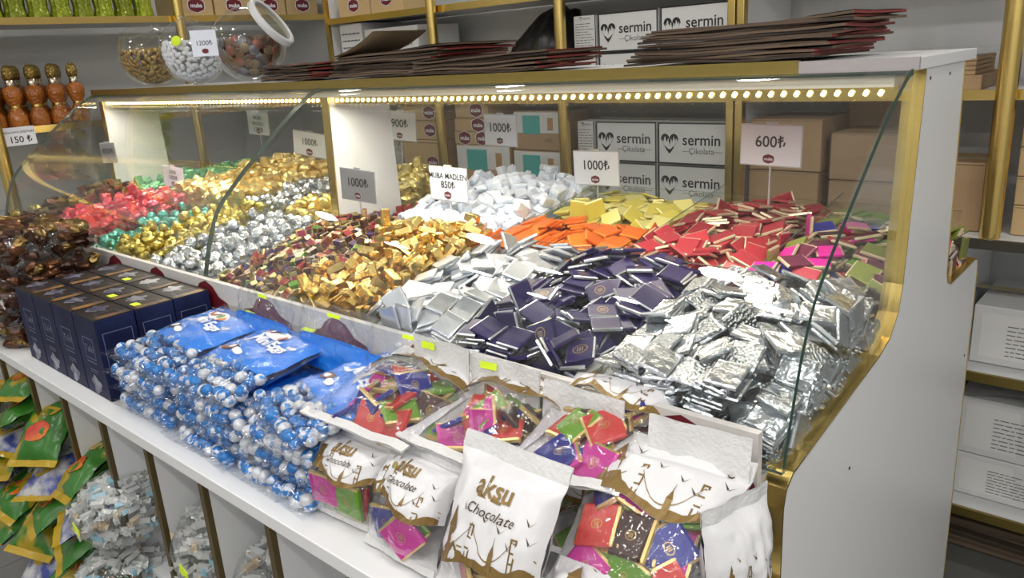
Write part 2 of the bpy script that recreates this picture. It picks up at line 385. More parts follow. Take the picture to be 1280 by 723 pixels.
# ================================================================ CHOCOLATE HEAPS
S_FOIL = mat('silver_foil', (.60, .63, .67), .27, 1, bump=.35, bscale=55, vjit=.12)
S_SMOOTH = mat('silver_smooth', (.74, .76, .80), .3, 1, bump=.05, bscale=30)
G_FOIL = mat('gold_foil', (.80, .57, .20), .27, 1, bump=.22, bscale=45, vjit=.12, jit=.008)
CREAMF = mat('cream_foil_edge', (.80, .70, .50), .35, .6)
GEDGE = mat('gold_foil_edge', (.83, .63, .28), .3, .9)
def paint(name, c, rough=.34, metal=.15, **k): return mat(name, c, rough, metal, vjit=.12, **k)
def square_mesh(name, a, b, m, edge, emblem=None, crumple=0, sz=.052, t=.007, esc=1):
    """thin wrapped square: folded foil ends on two sides, soft edges, optional printed oval"""
    bm = bmesh.new(); n = 6; V = []
    xs = [-.5, -.44, -.2, .2, .44, .5]
    rng = random.Random(hash(name) % 999)
    top = {}
    for s in (1, -1):
        for i, x in enumerate(xs):
            for j, y in enumerate(xs):
                e = (i in (0, 5)) + (j in (0, 5))
                z = s*t*(.5 if e == 0 else .3)
                jx = crumple*rng.uniform(-1, 1)
                top[(s, i, j)] = bm.verts.new((x*sz*(1-.012*(e == 2)), y*sz*(1-.012*(e == 2)), z+jx*t))
    for s in (1, -1):
        for i in range(5):
            for j in range(5):
                q = [top[(s, i, j)], top[(s, i+1, j)], top[(s, i+1, j+1)], top[(s, i, j+1)]]
                f = bm.faces.new(q if s > 0 else q[::-1]); f.material_index = 1 if j in (0, 4) else 0
    ring = [(i, 0) for i in range(6)]+[(5, j) for j in range(1, 6)]+[(i, 5) for i in range(4, -1, -1)]+[(0, j) for j in range(4, 0, -1)]
    for k in range(len(ring)):
        a_, b_ = ring[k], ring[(k+1) % len(ring)]
        f = bm.faces.new([top[(1, *b_)], top[(1, *a_)], top[(-1, *a_)], top[(-1, *b_)]])
        f.material_index = 1 if (a_[1] == b_[1] and a_[1] in (0, 5)) else 0
    mats = [m, edge]
    if emblem:
        mats.append(emblem)
        for s in (1, -1):
            for r0, r1 in ((.27*esc, .23*esc), (.19, .0)):
                P = [bm.verts.new((r0*sz*.75*cos(2*pi*k/12), r0*sz*sin(2*pi*k/12), s*(t*.5+.0004))) for k in range(12)]
                if r1:
                    Q = [bm.verts.new((r1*sz*.75*cos(2*pi*k/12), r1*sz*sin(2*pi*k/12), s*(t*.5+.0004))) for k in range(12)]
                    for k in range(12): bm.faces.new((P[k], P[(k+1) % 12], Q[(k+1) % 12], Q[k])).material_index = 2
                else:
                    for y0 in (-.10, -.02, .06):
                        q = [bm.verts.new((x*sz*esc, y*sz*esc, s*(t*.5+.0004))) for x, y in ((-.10, y0), (.10, y0), (.10, y0+.04), (-.10, y0+.04))]
                        bm.faces.new(q).material_index = 2
    bmesh.ops.delete(bm, geom=[v for v in bm.verts if not v.link_faces], context='VERTS')
    return bm_mesh(bm, name, mats)
def bar_mesh(name, m, edge=None, d=(.044, .025, .015), taper=.72, endband=0):
    bm = bmesh.new(); X = [-.5, -.5+max(endband, .12), .5-max(endband, .12), .5]; V = {}
    for i, x in enumerate(X):
        for j, (y, z) in enumerate(((-.5, -.5), (.5, -.5), (.5*taper, .5), (-.5*taper, .5))):
            k = (.86 if i in (0, 3) else 1) if taper < 1 else 1
            V[i, j] = bm.verts.new((x*d[0], y*d[1]*k, z*d[2]*(k if z > 0 else 1)))
    for i in range(3):
        for j in range(4):
            f = bm.faces.new((V[i, j], V[i, (j+1) % 4], V[i+1, (j+1) % 4], V[i+1, j])); f.material_index = 1 if (endband and i != 1) else 0
    for i in (0, 3): bm.faces.new([V[i, j] for j in range(4)]).material_index = 1 if endband else 0
    bmesh.ops.recalc_face_normals(bm, faces=bm.faces)
    bmesh.ops.bevel(bm, geom=list(bm.edges), offset=min(d)*.09, segments=1, affect='EDGES')
    return bm_mesh(bm, name, [m, edge or m])
def lump_mesh(name, m, d, seed, sub=2, amp=.16, sharp=False):
    """crinkled foil lump"""
    bm = bmesh.new()
    if sharp:
        bmesh.ops.create_cube(bm, size=1); bmesh.ops.subdivide_edges(bm, edges=list(bm.edges), cuts=2, use_grid_fill=True)
        for v in bm.verts:
            n = v.co.normalized()*.56; v.co = v.co.lerp(n, .28)
            if v.co.z > .2: v.co.x *= .74; v.co.y *= .74
    else:
        bmesh.ops.create_icosphere(bm, subdivisions=sub, radius=.5)
    for v in bm.verts:
        q = v.co*3.1+Vector((seed*7.3, seed*3.1, seed)); v.co = v.co*(1+amp*noise.noise(q)+amp*.6*noise.noise(q*2.7))
        v.co = Vector((v.co.x*d[0], v.co.y*d[1], v.co.z*d[2]))
    return bm_mesh(bm, name, [m])
M_ = {}
SQ = lambda n, c, e, **k: square_mesh('chocolate_square', 0, 0, paint(n, c, **k) if isinstance(c, tuple) else c, e)
nav = paint('navy_wrap', (.020, .012, .085), .34, .05, spec=.3)
EMB = mat('bronze_ink', (.36, .25, .12), .35, .5)
CHOC = {
 'silver': [square_mesh('sq1', 0, 0, S_FOIL, S_FOIL, None, .10), square_mesh('sq2', 0, 0, S_FOIL, S_SMOOTH, None, .22), square_mesh('sq3', 0, 0, mat('silver_embossed', (.50, .52, .55), .34, 1, bump=.6, bscale=170, vjit=.12, voro=True), S_FOIL, None, .05)],
 'navy': [square_mesh('sq4', 0, 0, nav, S_SMOOTH, EMB), square_mesh('sq5', 0, 0, nav, S_SMOOTH), square_mesh('sq5b', 0, 0, nav, S_SMOOTH)],
 'paper': [square_mesh('sq6', 0, 0, paint('pearl_wrap', (.66, .68, .74), .3, .55), S_SMOOTH, None, .04), square_mesh('sq7', 0, 0, paint('grey_wrap', (.55, .58, .64), .28, .8), S_SMOOTH, None, .06)],
 'gold': [bar_mesh('bar1', G_FOIL), bar_mesh('bar2', G_FOIL, taper=.85, d=(.046, .024, .013))],
 'mini': [bar_mesh('mini%d' % i, paint('mini_wrap_%d' % i, c, .3, .2), GEDGE, (.029, .020, .012), 1, .16) for i, c in enumerate([(.055, .016, .01), (.06, .018, .012), (.075, .02, .012), (.05, .014, .012), (.33, .02, .03), (.26, .012, .05), (.05, .012, .11), (.12, .34, .03), (.16, .16, .03), (.35, .07, .03)])],
 'ball': [lump_mesh('ball%d' % i, S_FOIL, (.043, .043, .038), i) for i in range(3)],
 'olive': [lump_mesh('lump%d' % i, mat('olive_gold_foil', (.62, .50, .12), .3, 1, bump=.3, bscale=60, vjit=.15), (.044, .036, .03), i+3) for i in range(2)],
 'teal': [lump_mesh('lump%d' % (i+5), mat('teal_foil', (.14, .50, .42), .3, .75, bump=.3, bscale=60, vjit=.2), (.04, .033, .026), i+5) for i in range(2)],
 'pink': [lump_mesh('lump%d' % (i+8), mat('coral_foil', (.74, .10, .13), .32, .55, bump=.25, bscale=60, vjit=.2, jit=.015), (.04, .034, .028), i+8, sharp=True) for i in range(2)],
 'brown': [lump_mesh('lump%d' % (i+11), c, (.042, .033, .025), i+11, sharp=True) for i, c in enumerate((mat('brown_foil', (.10, .045, .02), .3, .5, vjit=.2), mat('khaki_foil', (.45, .36, .12), .3, .9, vjit=.2), mat('rust_foil', (.24, .07, .03), .3, .6, vjit=.2)))],
 'mixed': [square_mesh('sqm%d' % i, 0, 0, paint('mixed_wrap_%d' % i, c, .3, .1), CREAMF) for i, c in enumerate([(.62, .015, .30), (.72, .02, .36), (.13, .30, .02), (.03, .03, .30), (.38, .02, .05), (.06, .018, .015), (.12, .02, .05), (.20, .24, .05)])],
 'red': [square_mesh('sqr%d' % i, 0, 0, paint('red_wrap_%d' % i, c, .34, .12), CREAMF) for i, c in enumerate([(.36, .025, .04), (.42, .035, .05), (.30, .02, .03)])],
 'orange': [square_mesh('sqo%d' % i, 0, 0, paint('orange_wrap_%d' % i, c, .34, .15), mat('orange_edge', (.75, .22, .03), .35, .2)) for i, c in enumerate([(.72, .16, .015), (.62, .12, .012)])],
 'yellow': [square_mesh('sqy%d' % i, 0, 0, paint('yellow_wrap_%d' % i, c, .34, .15), mat('pale_yellow_edge', (.8, .72, .30), .35, .4)) for i, c in enumerate([(.72, .62, .10), (.76, .70, .24)])],
 'white': [bar_mesh('pil%d' % i, mat('ice_white_foil', (.78, .83, .92), .34, .2, bump=.3, bscale=70, vjit=.1), None, (.043, .027, .018), .9) for i in range(1)]+[lump_mesh('pill', mat('ice_white_foil', (0, 0, 0)), (.05, .031, .021), 21, sharp=True)],
 'dark': [bar_mesh('drk%d' % i, mat('dark_wrap_%d' % i, c, .3, .2, vjit=.15), None, (.043, .026, .016), .9) for i, c in enumerate([(.03, .02, .02), (.30, .02, .02)])],
 'lemon': [lump_mesh('lum%d' % (i+14), mat('lemon_foil', (.80, .68, .28), .32, .8, bump=.3, bscale=60, vjit=.12), (.042, .034, .028), i+14, sharp=True) for i in range(2)],
 'honey': [lump_mesh('lum%d' % (i+16), mat('honey_foil', (.78, .58, .16), .32, .85, bump=.3, bscale=60, vjit=.12), (.045, .038, .032), i+16) for i in range(2)],
 'frost': [lump_mesh('lum%d' % (i+18), S_FOIL, (.042, .036, .03), i+18) for i in range(2)],
 'lump': [lump_mesh('lum%d' % (i+20), mat('pale_gold_foil', (.82, .64, .26), .34, .75, bump=.25, bscale=60, vjit=.12), (.042, .034, .026), i+20, sharp=True) for i in range(3)],
 'green': [lump_mesh('lum%d' % (i+24), mat('green_foil', (.20, .52, .26), .34, .6, bump=.25, bscale=60, vjit=.15), (.04, .033, .026), i+24, sharp=True) for i in range(2)],
}
INFO = {  # label, group
 'silver': ('silver foil wrapped chocolate square heaped at the open end of the counter', 'silver foil squares'),
 'navy': ('navy blue wrapped chocolate square with silver ends in the front heap', 'navy squares'),
 'paper': ('pearly white wrapped chocolate square in the heap between gold bars and navy squares', 'pearl squares'),
 'gold': ('small gold foil ingot shaped chocolate in the front heap', 'gold ingots'),
 'mini': ('tiny colourful wrapped chocolate brick with gold ends beside the gold ingots', 'tiny mixed bricks'),
 'ball': ('round crinkled silver foil chocolate in the front left heap', 'silver foil rounds'),
 'olive': ('dark gold crinkled foil chocolate in the heap between silver rounds and teal ones', 'dark gold lumps'),
 'teal': ('teal foil chocolate in the small heap at the front glass', 'teal foil chocolates'),
 'pink': ('coral red foil chocolate in the heap left of the teal ones', 'coral foil chocolates'),
 'brown': ('brown or khaki foil chocolate at the far end of the counter', 'brown foil chocolates'),
 'mixed': ('pink, green, blue or red wrapped chocolate square in the mixed rear heap', 'mixed colour squares'),
 'red': ('crimson wrapped chocolate square with cream edges in the rear heap', 'crimson squares'),
 'orange': ('orange wrapped chocolate square in the middle heap', 'orange squares'),
 'yellow': ('yellow wrapped chocolate square in the heap behind the orange ones', 'yellow squares'),
 'white': ('icy white wrapped chocolate piece in the tall heap behind the gold ingots', 'icy white pieces'),
 'dark': ('black or red wrapped chocolate in the narrow bin beside the middle upright', 'dark wrapped chocolates'),
 'lemon': ('pale lemon gold chocolate in the heap right behind the middle upright', 'lemon gold lumps'),
 'honey': ('honey gold foil lump in the small heap left of the middle upright', 'honey gold lumps'),
 'frost': ('silver foil lump in the heap between the two rear gold heaps', 'rear silver lumps'),
 'lump': ('pale gold foil chunk in the tall rear heap at the left', 'pale gold chunks'),
 'green': ('green foil chocolate in the rear heap at the far left', 'green foil chocolates'),
}
DATA = [
258,381,197,17,-3,94,107,414,196,70,-68,-6,94,276,195,-8,-6,-92,282,309,193,-3,25,-1,27,294,193,-6,-24,69,137,212,191,0,-3,100,84,273,189,-10,3,-17,233,400,189,-18,11,-68,
254,414,189,7,15,70,260,252,189,11,0,81,90,370,188,13,2,-29,36,315,187,-15,-19,90,25,304,187,3,97,13,142,301,186,10,13,-61,116,340,185,20,6,7,132,319,185,16,-1,32,
128,232,185,0,-3,99,40,395,185,23,8,-84,267,118,184,14,3,92,158,419,183,91,5,-12,227,405,183,19,10,95,266,266,182,8,8,11,31,377,182,-13,-21,96,310,288,182,-47,-53,47,
60,407,182,-2,-14,59,288,338,181,-2,29,-64,129,382,180,-6,-6,79,95,243,179,9,1,76,27,333,179,-15,-18,97,26,181,179,-17,-15,97,166,176,179,57,-56,-57,36,346,179,24,-7,-40,
222,403,178,18,12,93,183,325,178,-85,-33,37,81,410,178,17,2,-98,154,230,178,0,-4,62,65,242,177,-20,23,-68,211,223,177,-2,-24,-97,270,379,177,-14,6,92,265,275,176,11,0,79,
200,142,175,-3,10,6,225,180,174,-1,10,30,80,181,174,2,-20,8,257,192,174,-1,17,42,26,186,173,-1,-22,66,218,399,173,17,13,91,81,131,173,16,17,-97,122,376,172,8,0,-99,
25,253,172,-19,-3,98,120,136,171,-6,-21,89,302,248,171,58,25,75,127,173,170,7,-18,45,195,384,169,19,10,96,212,389,169,-10,19,-22,87,182,169,14,-15,-51,118,246,169,5,3,-67,
173,74,169,4,-18,31,33,276,169,-8,-17,54,138,289,168,6,-7,68,276,391,168,-15,-3,56,241,287,168,-25,20,-65,26,193,167,-1,-22,67,222,73,167,22,17,-70,128,138,167,20,9,-88,
87,129,166,16,-17,12,222,196,166,9,4,99,247,122,166,-5,45,1,173,254,166,35,24,-57,94,294,165,17,2,62,235,287,164,27,17,87,289,223,164,26,29,92,29,399,163,-5,3,66,
87,308,163,10,14,-10,226,280,163,23,22,78,210,92,163,18,-5,0,106,363,162,8,0,-99,28,157,162,-7,39,92,144,378,162,-10,-4,97,269,378,162,-13,8,96,290,144,161,-29,15,-94,
27,197,161,15,-16,-4,221,174,161,4,9,69,139,183,161,14,15,-76,288,296,161,7,22,1,33,276,161,19,0,-97,113,238,160,3,-4,69,37,368,160,-1,-6,-88,136,196,159,20,-3,5,
189,292,158,-5,24,-1,221,282,158,20,25,69,278,294,158,-2,23,-36,105,81,157,12,-15,12,81,76,157,1,-19,65,222,148,156,-11,2,-71,28,203,156,14,-17,1,205,202,155,11,8,7,
223,88,155,5,-18,85,218,26,155,13,-11,70,274,387,154,10,-12,-98,284,364,154,-16,1,75,289,223,154,26,29,92,31,289,154,-12,-14,74,108,26,153,19,-6,68,215,284,153,-19,26,-45,
137,131,153,-5,-7,99,121,300,153,-20,-6,97,27,130,153,10,-3,-70,107,234,153,2,-4,73,290,142,152,-10,31,-64,41,316,151,-20,-8,96,218,141,150,-9,7,-35,192,200,150,4,13,-54,
168,77,150,-92,-15,-35,289,103,150,-90,-10,26,59,27,149,11,12,70,83,138,149,6,2,-6,46,209,149,22,5,-86,281,138,148,-23,23,-88,26,206,148,-1,-22,67,108,77,147,11,-11,0,
179,207,147,11,8,11,207,26,146,5,-17,98,48,313,146,-7,-20,47,27,136,146,6,-9,1,136,130,145,9,1,-73,27,78,145,7,10,-99,107,225,145,2,5,-99,277,176,144,25,15,13,
200,86,144,3,-19,90,165,26,144,17,8,-1,257,330,144,-1,-2,-86,288,282,143,-11,18,-68,80,146,143,5,-4,75,278,191,142,18,23,-22,115,81,142,-11,-11,99,48,83,142,8,10,-99,
165,205,142,11,8,11,59,26,141,-16,-3,-99,230,144,140,-5,10,12,205,225,140,-11,-19,94,111,26,140,3,17,-98,88,245,139,5,-3,11,47,239,138,23,1,-93,25,259,138,20,-15,-69,
26,129,138,-99,0,-9,279,198,138,-4,29,-81,132,148,137,15,-4,4,211,232,137,-11,-19,93,221,26,137,4,-17,99,279,258,137,-16,14,-84,280,350,136,15,2,-65,26,26,135,0,4,100,
232,125,135,5,10,85,197,35,135,17,-4,46,192,145,134,1,15,-52,287,149,133,4,29,-64,29,151,133,-8,-6,99,279,366,133,-6,-14,97,111,26,132,10,-14,70,59,90,132,-8,-7,98,
132,149,130,11,-11,53,26,198,130,-67,71,-1,198,79,130,10,4,-5,68,134,129,9,-3,-33,95,77,129,-6,-12,90,279,281,128,7,19,-51,115,92,128,13,-4,-62,199,161,127,-9,11,-98,
42,36,127,-1,4,96,116,169,127,10,17,-95,115,28,126,17,-4,5,287,51,125,-69,-70,8,287,198,125,29,-4,71,199,26,124,9,15,-70,135,86,124,13,2,-89,186,170,123,12,2,55,
269,280,123,17,10,16,109,180,123,6,-19,82,136,35,122,9,14,-94,41,204,122,95,23,18,211,81,122,11,-2,51,286,221,121,20,-7,98,33,82,119,-100,0,-6,34,137,118,-2,-10,83,
198,26,117,15,-9,70,283,295,116,13,-15,98,247,221,116,-14,35,-62,60,143,116,-6,-8,99,284,134,115,-20,24,-94,277,79,114,28,-28,85,160,77,114,-94,30,5,62,39,114,-11,12,66,
286,99,113,-74,53,40,128,94,112,10,12,-76,184,30,112,16,6,-9,281,67,112,-2,-92,-36,310,384,112,12,-70,-12,282,199,111,-19,11,-96,122,26,109,10,-7,70,284,382,109,-13,36,-61,
132,109,109,12,-8,56,256,165,109,-19,7,-97,196,111,106,14,-19,65,287,226,105,26,4,72,59,23,105,-36,3,-1,283,24,105,-5,-95,-27,287,133,104,-1,32,-65,38,131,104,7,-8,11,
185,26,103,15,-9,69,196,75,103,23,-5,3,120,27,103,10,-7,72,188,91,103,14,-19,65,287,147,102,32,-1,73,283,97,102,32,28,-4,50,66,100,-63,-72,-25,52,77,99,-2,-31,95,
4,100,98,-70,6,-71,47,88,98,12,-28,82,118,34,97,0,12,-97,50,123,97,8,-6,-9,283,24,96,7,31,-71,67,22,95,-36,5,4,293,314,95,10,41,5,171,31,91,9,14,-98,
281,166,91,0,20,-18,245,42,90,14,23,-42,291,233,89,-35,15,-92,282,24,88,27,17,-5,123,36,86,14,-2,77,278,161,84,12,16,44,276,88,83,-5,30,-50,179,26,82,14,2,-69,
189,43,80,-7,-12,99,292,240,80,36,16,69,278,26,80,25,15,-1,57,69,77,21,11,-70,54,3,76,11,-70,70,124,26,76,14,0,69,65,79,75,9,-22,72,310,68,71,68,21,68,
250,38,71,3,-1,34,33,33,70,18,0,-1,286,97,67,-17,30,-71,277,42,63,4,0,75,291,149,61,-22,28,-65,285,94,57,30,17,60,279,120,57,6,36,-4,269,26,55,3,-3,100,
278,36,48,-1,4,-84,278,39,42,4,-2,98,129,403,206,-7,-8,-34,113,412,196,-4,-10,-68,221,406,195,-15,-4,-97,280,325,194,13,2,73,201,325,193,-6,0,30,67,411,192,8,-20,-66,
71,354,191,10,-7,-92,25,412,189,-21,-9,70,105,412,188,-9,-5,-4,282,336,188,-3,13,-70,193,414,187,-14,-7,-99,219,413,187,-14,5,-70,29,408,184,7,-22,-60,188,399,183,-15,2,-83,
142,350,183,12,13,-86,116,412,182,-3,-10,-73,230,306,182,-2,11,-19,277,336,181,12,-6,99,22,341,179,26,-24,-67,146,394,179,-3,-8,-72,276,406,178,-21,-8,-61,218,315,178,-11,2,-98,
276,355,177,13,1,79,63,413,177,-9,-5,-1,274,264,175,24,-8,94,283,224,175,-20,15,-97,94,403,174,-10,3,67,201,307,174,11,2,98,90,288,174,-8,-5,-91,283,243,172,-21,15,-97,
179,397,171,-1,-6,-99,39,351,171,-14,-13,24,115,331,170,-14,1,-71,271,348,170,11,8,38,26,193,169,-12,-10,99,173,250,169,20,-4,17,103,255,169,3,8,80,172,231,168,8,19,-90,
53,138,168,-58,9,-81,90,155,168,3,-13,79,123,408,167,-8,-7,-61,194,299,167,8,3,84,40,413,167,3,9,100,38,203,167,-12,-11,99,236,235,166,-34,-92,-3,186,378,166,-8,8,74,
283,282,165,21,8,70,237,145,164,4,5,34,100,388,164,-8,8,65,113,224,163,-12,-1,-55,33,310,163,-20,-7,57,271,350,163,2,13,-40,34,345,163,-1,-20,-51,274,192,163,-6,16,19,
248,402,162,-7,14,-88,31,413,160,-9,3,2,89,151,160,12,5,-70,238,414,160,13,-9,99,277,279,160,-11,20,-77,179,374,159,-10,-7,-53,216,113,158,-33,-94,10,208,299,157,6,6,58,
271,107,157,34,-94,-2,26,138,157,-68,71,-3,265,345,157,0,13,-55,271,190,157,-13,11,-33,29,200,156,9,-13,6,171,356,156,0,-13,-99,84,282,155,15,-1,-11,76,257,155,1,-14,96,
29,407,154,-8,-5,-74,93,302,154,8,14,-94,122,99,154,-71,-67,7,105,183,154,13,-1,-18,91,155,154,12,-5,0,274,276,153,-15,18,-86,25,288,151,23,-5,-97,27,143,151,19,-4,-69,
244,278,151,40,11,83,272,137,150,1,10,-30,42,372,150,-4,-16,-44,197,126,150,98,-5,-14,29,203,150,-12,-10,99,181,117,149,-19,-7,-92,103,191,149,13,2,-35,88,99,148,10,-5,-1,
210,164,147,42,-14,40,120,253,145,17,9,-96,280,287,144,11,20,9,36,355,144,0,-16,-62,192,222,144,14,-22,93,188,242,144,5,20,-91,28,143,144,19,-2,-74,220,201,144,27,-10,63,
27,300,143,-19,-13,66,273,177,143,-1,9,7,27,203,142,16,-1,-73,81,198,142,-1,-14,98,92,102,142,11,3,-68,226,48,141,-14,-16,91,85,136,141,6,-10,55,256,140,140,6,6,90,
193,198,140,4,28,-85,82,69,139,43,-56,56,33,297,139,14,-19,-72,29,148,138,-15,-12,98,26,217,137,-12,-10,99,210,165,137,16,-41,87,94,224,137,-12,-14,95,88,55,136,45,-55,55,
66,26,136,-69,71,16,78,62,135,70,-9,9,281,282,135,9,21,3,258,68,135,22,-6,15,256,52,134,20,-12,40,270,33,133,21,9,-50,30,229,133,16,-3,-65,258,141,133,8,4,98,
87,129,132,5,10,-99,162,59,132,-27,88,38,142,122,132,8,-11,8,274,198,132,8,24,-69,265,212,132,-1,27,-92,29,150,131,-2,-19,64,259,77,130,16,-19,69,198,72,130,6,-38,92,
130,26,129,17,2,0,205,167,129,40,18,-26,3,92,129,-35,61,-35,170,75,128,34,-18,56,26,27,128,15,-7,-1,154,121,127,11,8,-99,177,126,125,11,-10,-17,114,174,125,23,-2,-87,
28,226,125,-2,-16,71,272,80,125,13,21,-86,35,96,124,-17,-9,98,273,216,124,15,-22,94,50,26,123,7,15,-99,170,80,123,25,-29,79,95,164,122,16,-17,-30,105,26,122,16,2,0,
27,146,121,-4,-19,70,272,114,120,9,13,45,171,170,120,0,28,-64,80,144,119,10,-21,-1,217,27,119,-52,3,-51,276,222,118,25,-8,61,305,179,118,-62,-33,62,33,156,118,-79,58,-6,
201,22,116,15,-84,33,33,94,116,-18,-8,98,272,26,115,12,5,-99,111,26,115,10,12,-70,92,80,113,21,4,-71,32,26,113,15,-7,1,32,168,113,0,-19,56,276,144,112,18,6,79,
206,31,112,-47,22,-23,181,114,112,-63,74,5,264,150,110,18,-3,98,36,36,109,13,10,-87,150,73,109,7,-38,92,39,86,109,-15,-12,96,103,26,108,16,2,0,183,120,107,14,17,-98,
278,90,106,12,16,12,88,82,105,0,-22,80,263,166,104,19,-2,97,109,104,104,16,14,-95,99,90,104,13,-17,26,154,26,102,-70,70,-12,96,27,101,10,12,-68,27,107,100,16,-9,-68,
273,89,99,20,5,73,169,80,99,-72,-59,-34,34,26,99,7,15,-99,31,129,96,17,-8,-72,282,27,95,4,17,1,252,98,94,-18,10,-98,82,26,94,16,2,-2,279,94,91,20,4,76,
47,32,89,12,11,-59,282,35,89,-17,4,-98,36,109,88,-1,-18,36,101,32,88,11,-12,79,274,35,84,-16,7,-96,119,35,81,6,15,-87,189,25,78,21,-21,95,57,25,77,16,-14,69,
279,30,75,5,17,7,183,26,73,22,21,-3,223,32,72,-22,-33,64,61,44,71,18,-12,33,123,27,71,12,-10,69,282,36,67,17,-4,98,178,25,66,0,30,-71,27,25,66,-1,98,21,
255,27,63,13,17,-1,251,50,62,19,-26,94,113,405,191,7,-26,-22,226,416,185,-15,-25,-69,228,382,182,-27,-10,-15,70,403,182,-20,43,-12,231,351,182,-17,3,-38,110,394,182,-3,-27,13,
123,388,181,-27,-3,96,238,413,181,-24,16,68,242,233,179,-15,18,-97,139,235,179,-5,4,-92,173,415,179,-1,-19,-98,33,369,178,4,-24,53,243,296,177,0,19,0,232,236,176,23,7,40,
36,217,176,15,-8,-20,26,346,176,16,-17,-3,164,363,175,-8,7,-99,117,219,174,6,1,94,195,338,173,5,12,-12,223,410,172,-12,26,94,159,381,171,-7,7,-99,26,227,169,-10,-13,99,
243,320,168,14,15,69,27,367,167,-1,-24,68,143,394,166,-4,7,-72,140,247,165,-64,-75,-14,41,226,164,10,-14,26,242,235,164,18,15,3,141,349,163,-9,-14,-97,155,260,163,12,-10,39,
101,326,162,17,4,94,229,236,161,23,-4,75,95,211,161,10,10,-91,87,240,161,-67,-73,-14,32,365,160,24,-4,-58,50,315,160,10,3,-67,237,298,160,-11,17,-77,234,257,160,23,-94,-21,
167,266,159,10,-13,60,36,153,158,9,-14,28,239,358,158,1,17,-64,36,231,157,-6,-16,93,220,370,157,19,-6,81,136,282,156,23,-4,66,48,163,156,-3,-16,88,238,177,155,-2,21,-61,
235,122,155,-17,2,-59,52,372,155,-2,-24,70,107,360,154,-12,11,-98,35,363,153,-4,-24,77,19,293,153,-46,-25,81,211,371,152,20,-2,67,234,275,151,-13,15,-84,56,248,150,14,-7,-20,
101,75,150,2,3,-89,190,56,150,19,-10,69,134,186,149,15,-27,-27,168,95,149,-9,2,-71,32,231,149,12,12,-98,107,131,148,-96,-27,-2,231,303,148,19,6,79,61,100,148,19,-97,-9,
242,178,147,-18,12,-98,159,292,147,19,13,0,58,309,146,19,-3,30,217,309,146,19,-5,98,52,264,146,1,-15,73,28,167,146,13,-10,0,242,124,145,-17,-1,-71,175,205,145,-15,29,-55,
76,269,144,-5,-14,95,51,170,144,2,-16,70,142,297,144,27,10,48,238,188,143,-16,14,-97,96,183,143,-97,16,-9,241,71,142,26,-10,68,140,74,142,1,5,-89,60,108,142,3,11,-43,
85,25,142,34,-45,78,192,190,141,33,-1,94,133,124,140,7,0,2,127,226,140,-1,27,-78,55,173,138,6,-15,48,158,213,137,12,14,8,189,146,136,-66,-66,30,62,214,135,11,11,-99,
218,248,135,32,-2,71,122,228,134,-2,27,-81,238,145,134,0,17,72,136,129,134,5,-6,79,123,243,133,27,1,55,37,195,133,-5,-16,91,140,28,132,46,13,-62,181,153,132,-35,-87,20,
161,81,131,-2,2,80,29,25,131,30,20,-93,211,250,131,31,-6,78,238,208,130,29,-9,76,230,72,129,27,-8,63,240,191,128,30,-5,68,107,81,128,-14,-9,-91,140,138,128,7,2,-26,
177,33,127,24,-11,27,242,138,127,-17,-1,-71,235,57,127,28,-7,58,26,118,127,-19,-13,97,241,217,125,25,17,2,89,81,124,9,14,99,242,230,124,29,-7,71,239,24,124,27,-9,65,
125,9,123,70,-9,-5,47,218,123,9,14,-98,28,29,123,-3,-36,64,56,235,123,17,2,-53,32,121,123,13,-18,-5,136,144,122,6,-5,65,58,67,121,17,14,77,240,90,119,15,0,73,
171,81,119,-59,-80,10,178,31,118,25,-8,17,34,129,118,2,-23,46,239,143,118,-11,15,6,65,163,118,2,-16,24,45,152,117,17,-3,-84,239,24,115,12,-26,96,77,32,115,27,-19,94,
114,72,114,-15,-8,-87,86,3,113,-9,70,70,170,71,112,0,12,52,129,127,112,6,-4,55,237,140,112,14,12,98,73,168,111,9,-19,-5,31,69,111,-10,-1,64,240,77,108,10,-4,99,
82,167,108,20,-7,-72,132,151,107,22,-3,-12,241,129,106,2,18,70,155,155,104,-2,-23,96,220,168,104,7,24,-74,64,46,103,6,4,44,233,83,103,-5,10,-79,217,178,102,4,25,-81,
132,25,101,8,23,-97,221,103,100,2,11,-24,131,97,100,2,-5,61,47,96,99,-98,3,-9,239,26,99,25,2,66,186,26,99,8,-8,70,207,104,96,-9,7,-97,55,100,95,8,-17,56,
62,34,95,6,6,17,128,27,93,9,23,-97,135,98,93,5,-2,-13,62,111,92,19,-7,-16,240,26,91,25,2,67,205,119,91,-5,10,-77,125,34,89,3,-24,89,60,39,88,4,7,-13,
61,117,86,19,-7,-14,133,105,86,-3,-5,100,240,26,83,19,-16,97,64,33,80,-6,6,-98,236,34,79,-15,20,-95,124,46,79,-3,-24,95,125,30,78,-5,-24,96,217,26,76,19,-16,97,
54,49,76,6,5,19,212,40,76,19,-17,97,193,41,76,-18,18,-97,39,68,73,8,1,67,9,301,235,-4,-73,4,195,429,225,58,5,-4,62,284,217,99,2,14,218,389,214,-49,80,-9,
103,280,213,-7,-12,35,87,315,213,98,-1,-19,71,349,212,40,-8,61,23,372,211,12,-4,0,182,350,211,19,-20,95,243,379,209,40,36,18,137,330,208,-19,5,45,13,290,207,-1,-6,-71,
162,373,206,42,48,76,186,408,205,62,43,16,107,352,205,-38,-88,27,119,373,205,-72,-47,-50,228,414,203,39,-30,-48,16,339,201,60,52,-39,84,380,201,40,25,-79,74,430,200,1,-66,-75,
122,416,199,38,-58,-63,25,384,199,-93,-35,-8,101,413,198,-60,-36,32,15,324,198,59,53,-40,64,243,196,1,99,-13,57,266,196,6,78,-61,58,287,195,-99,-2,-7,184,280,195,74,-21,64,
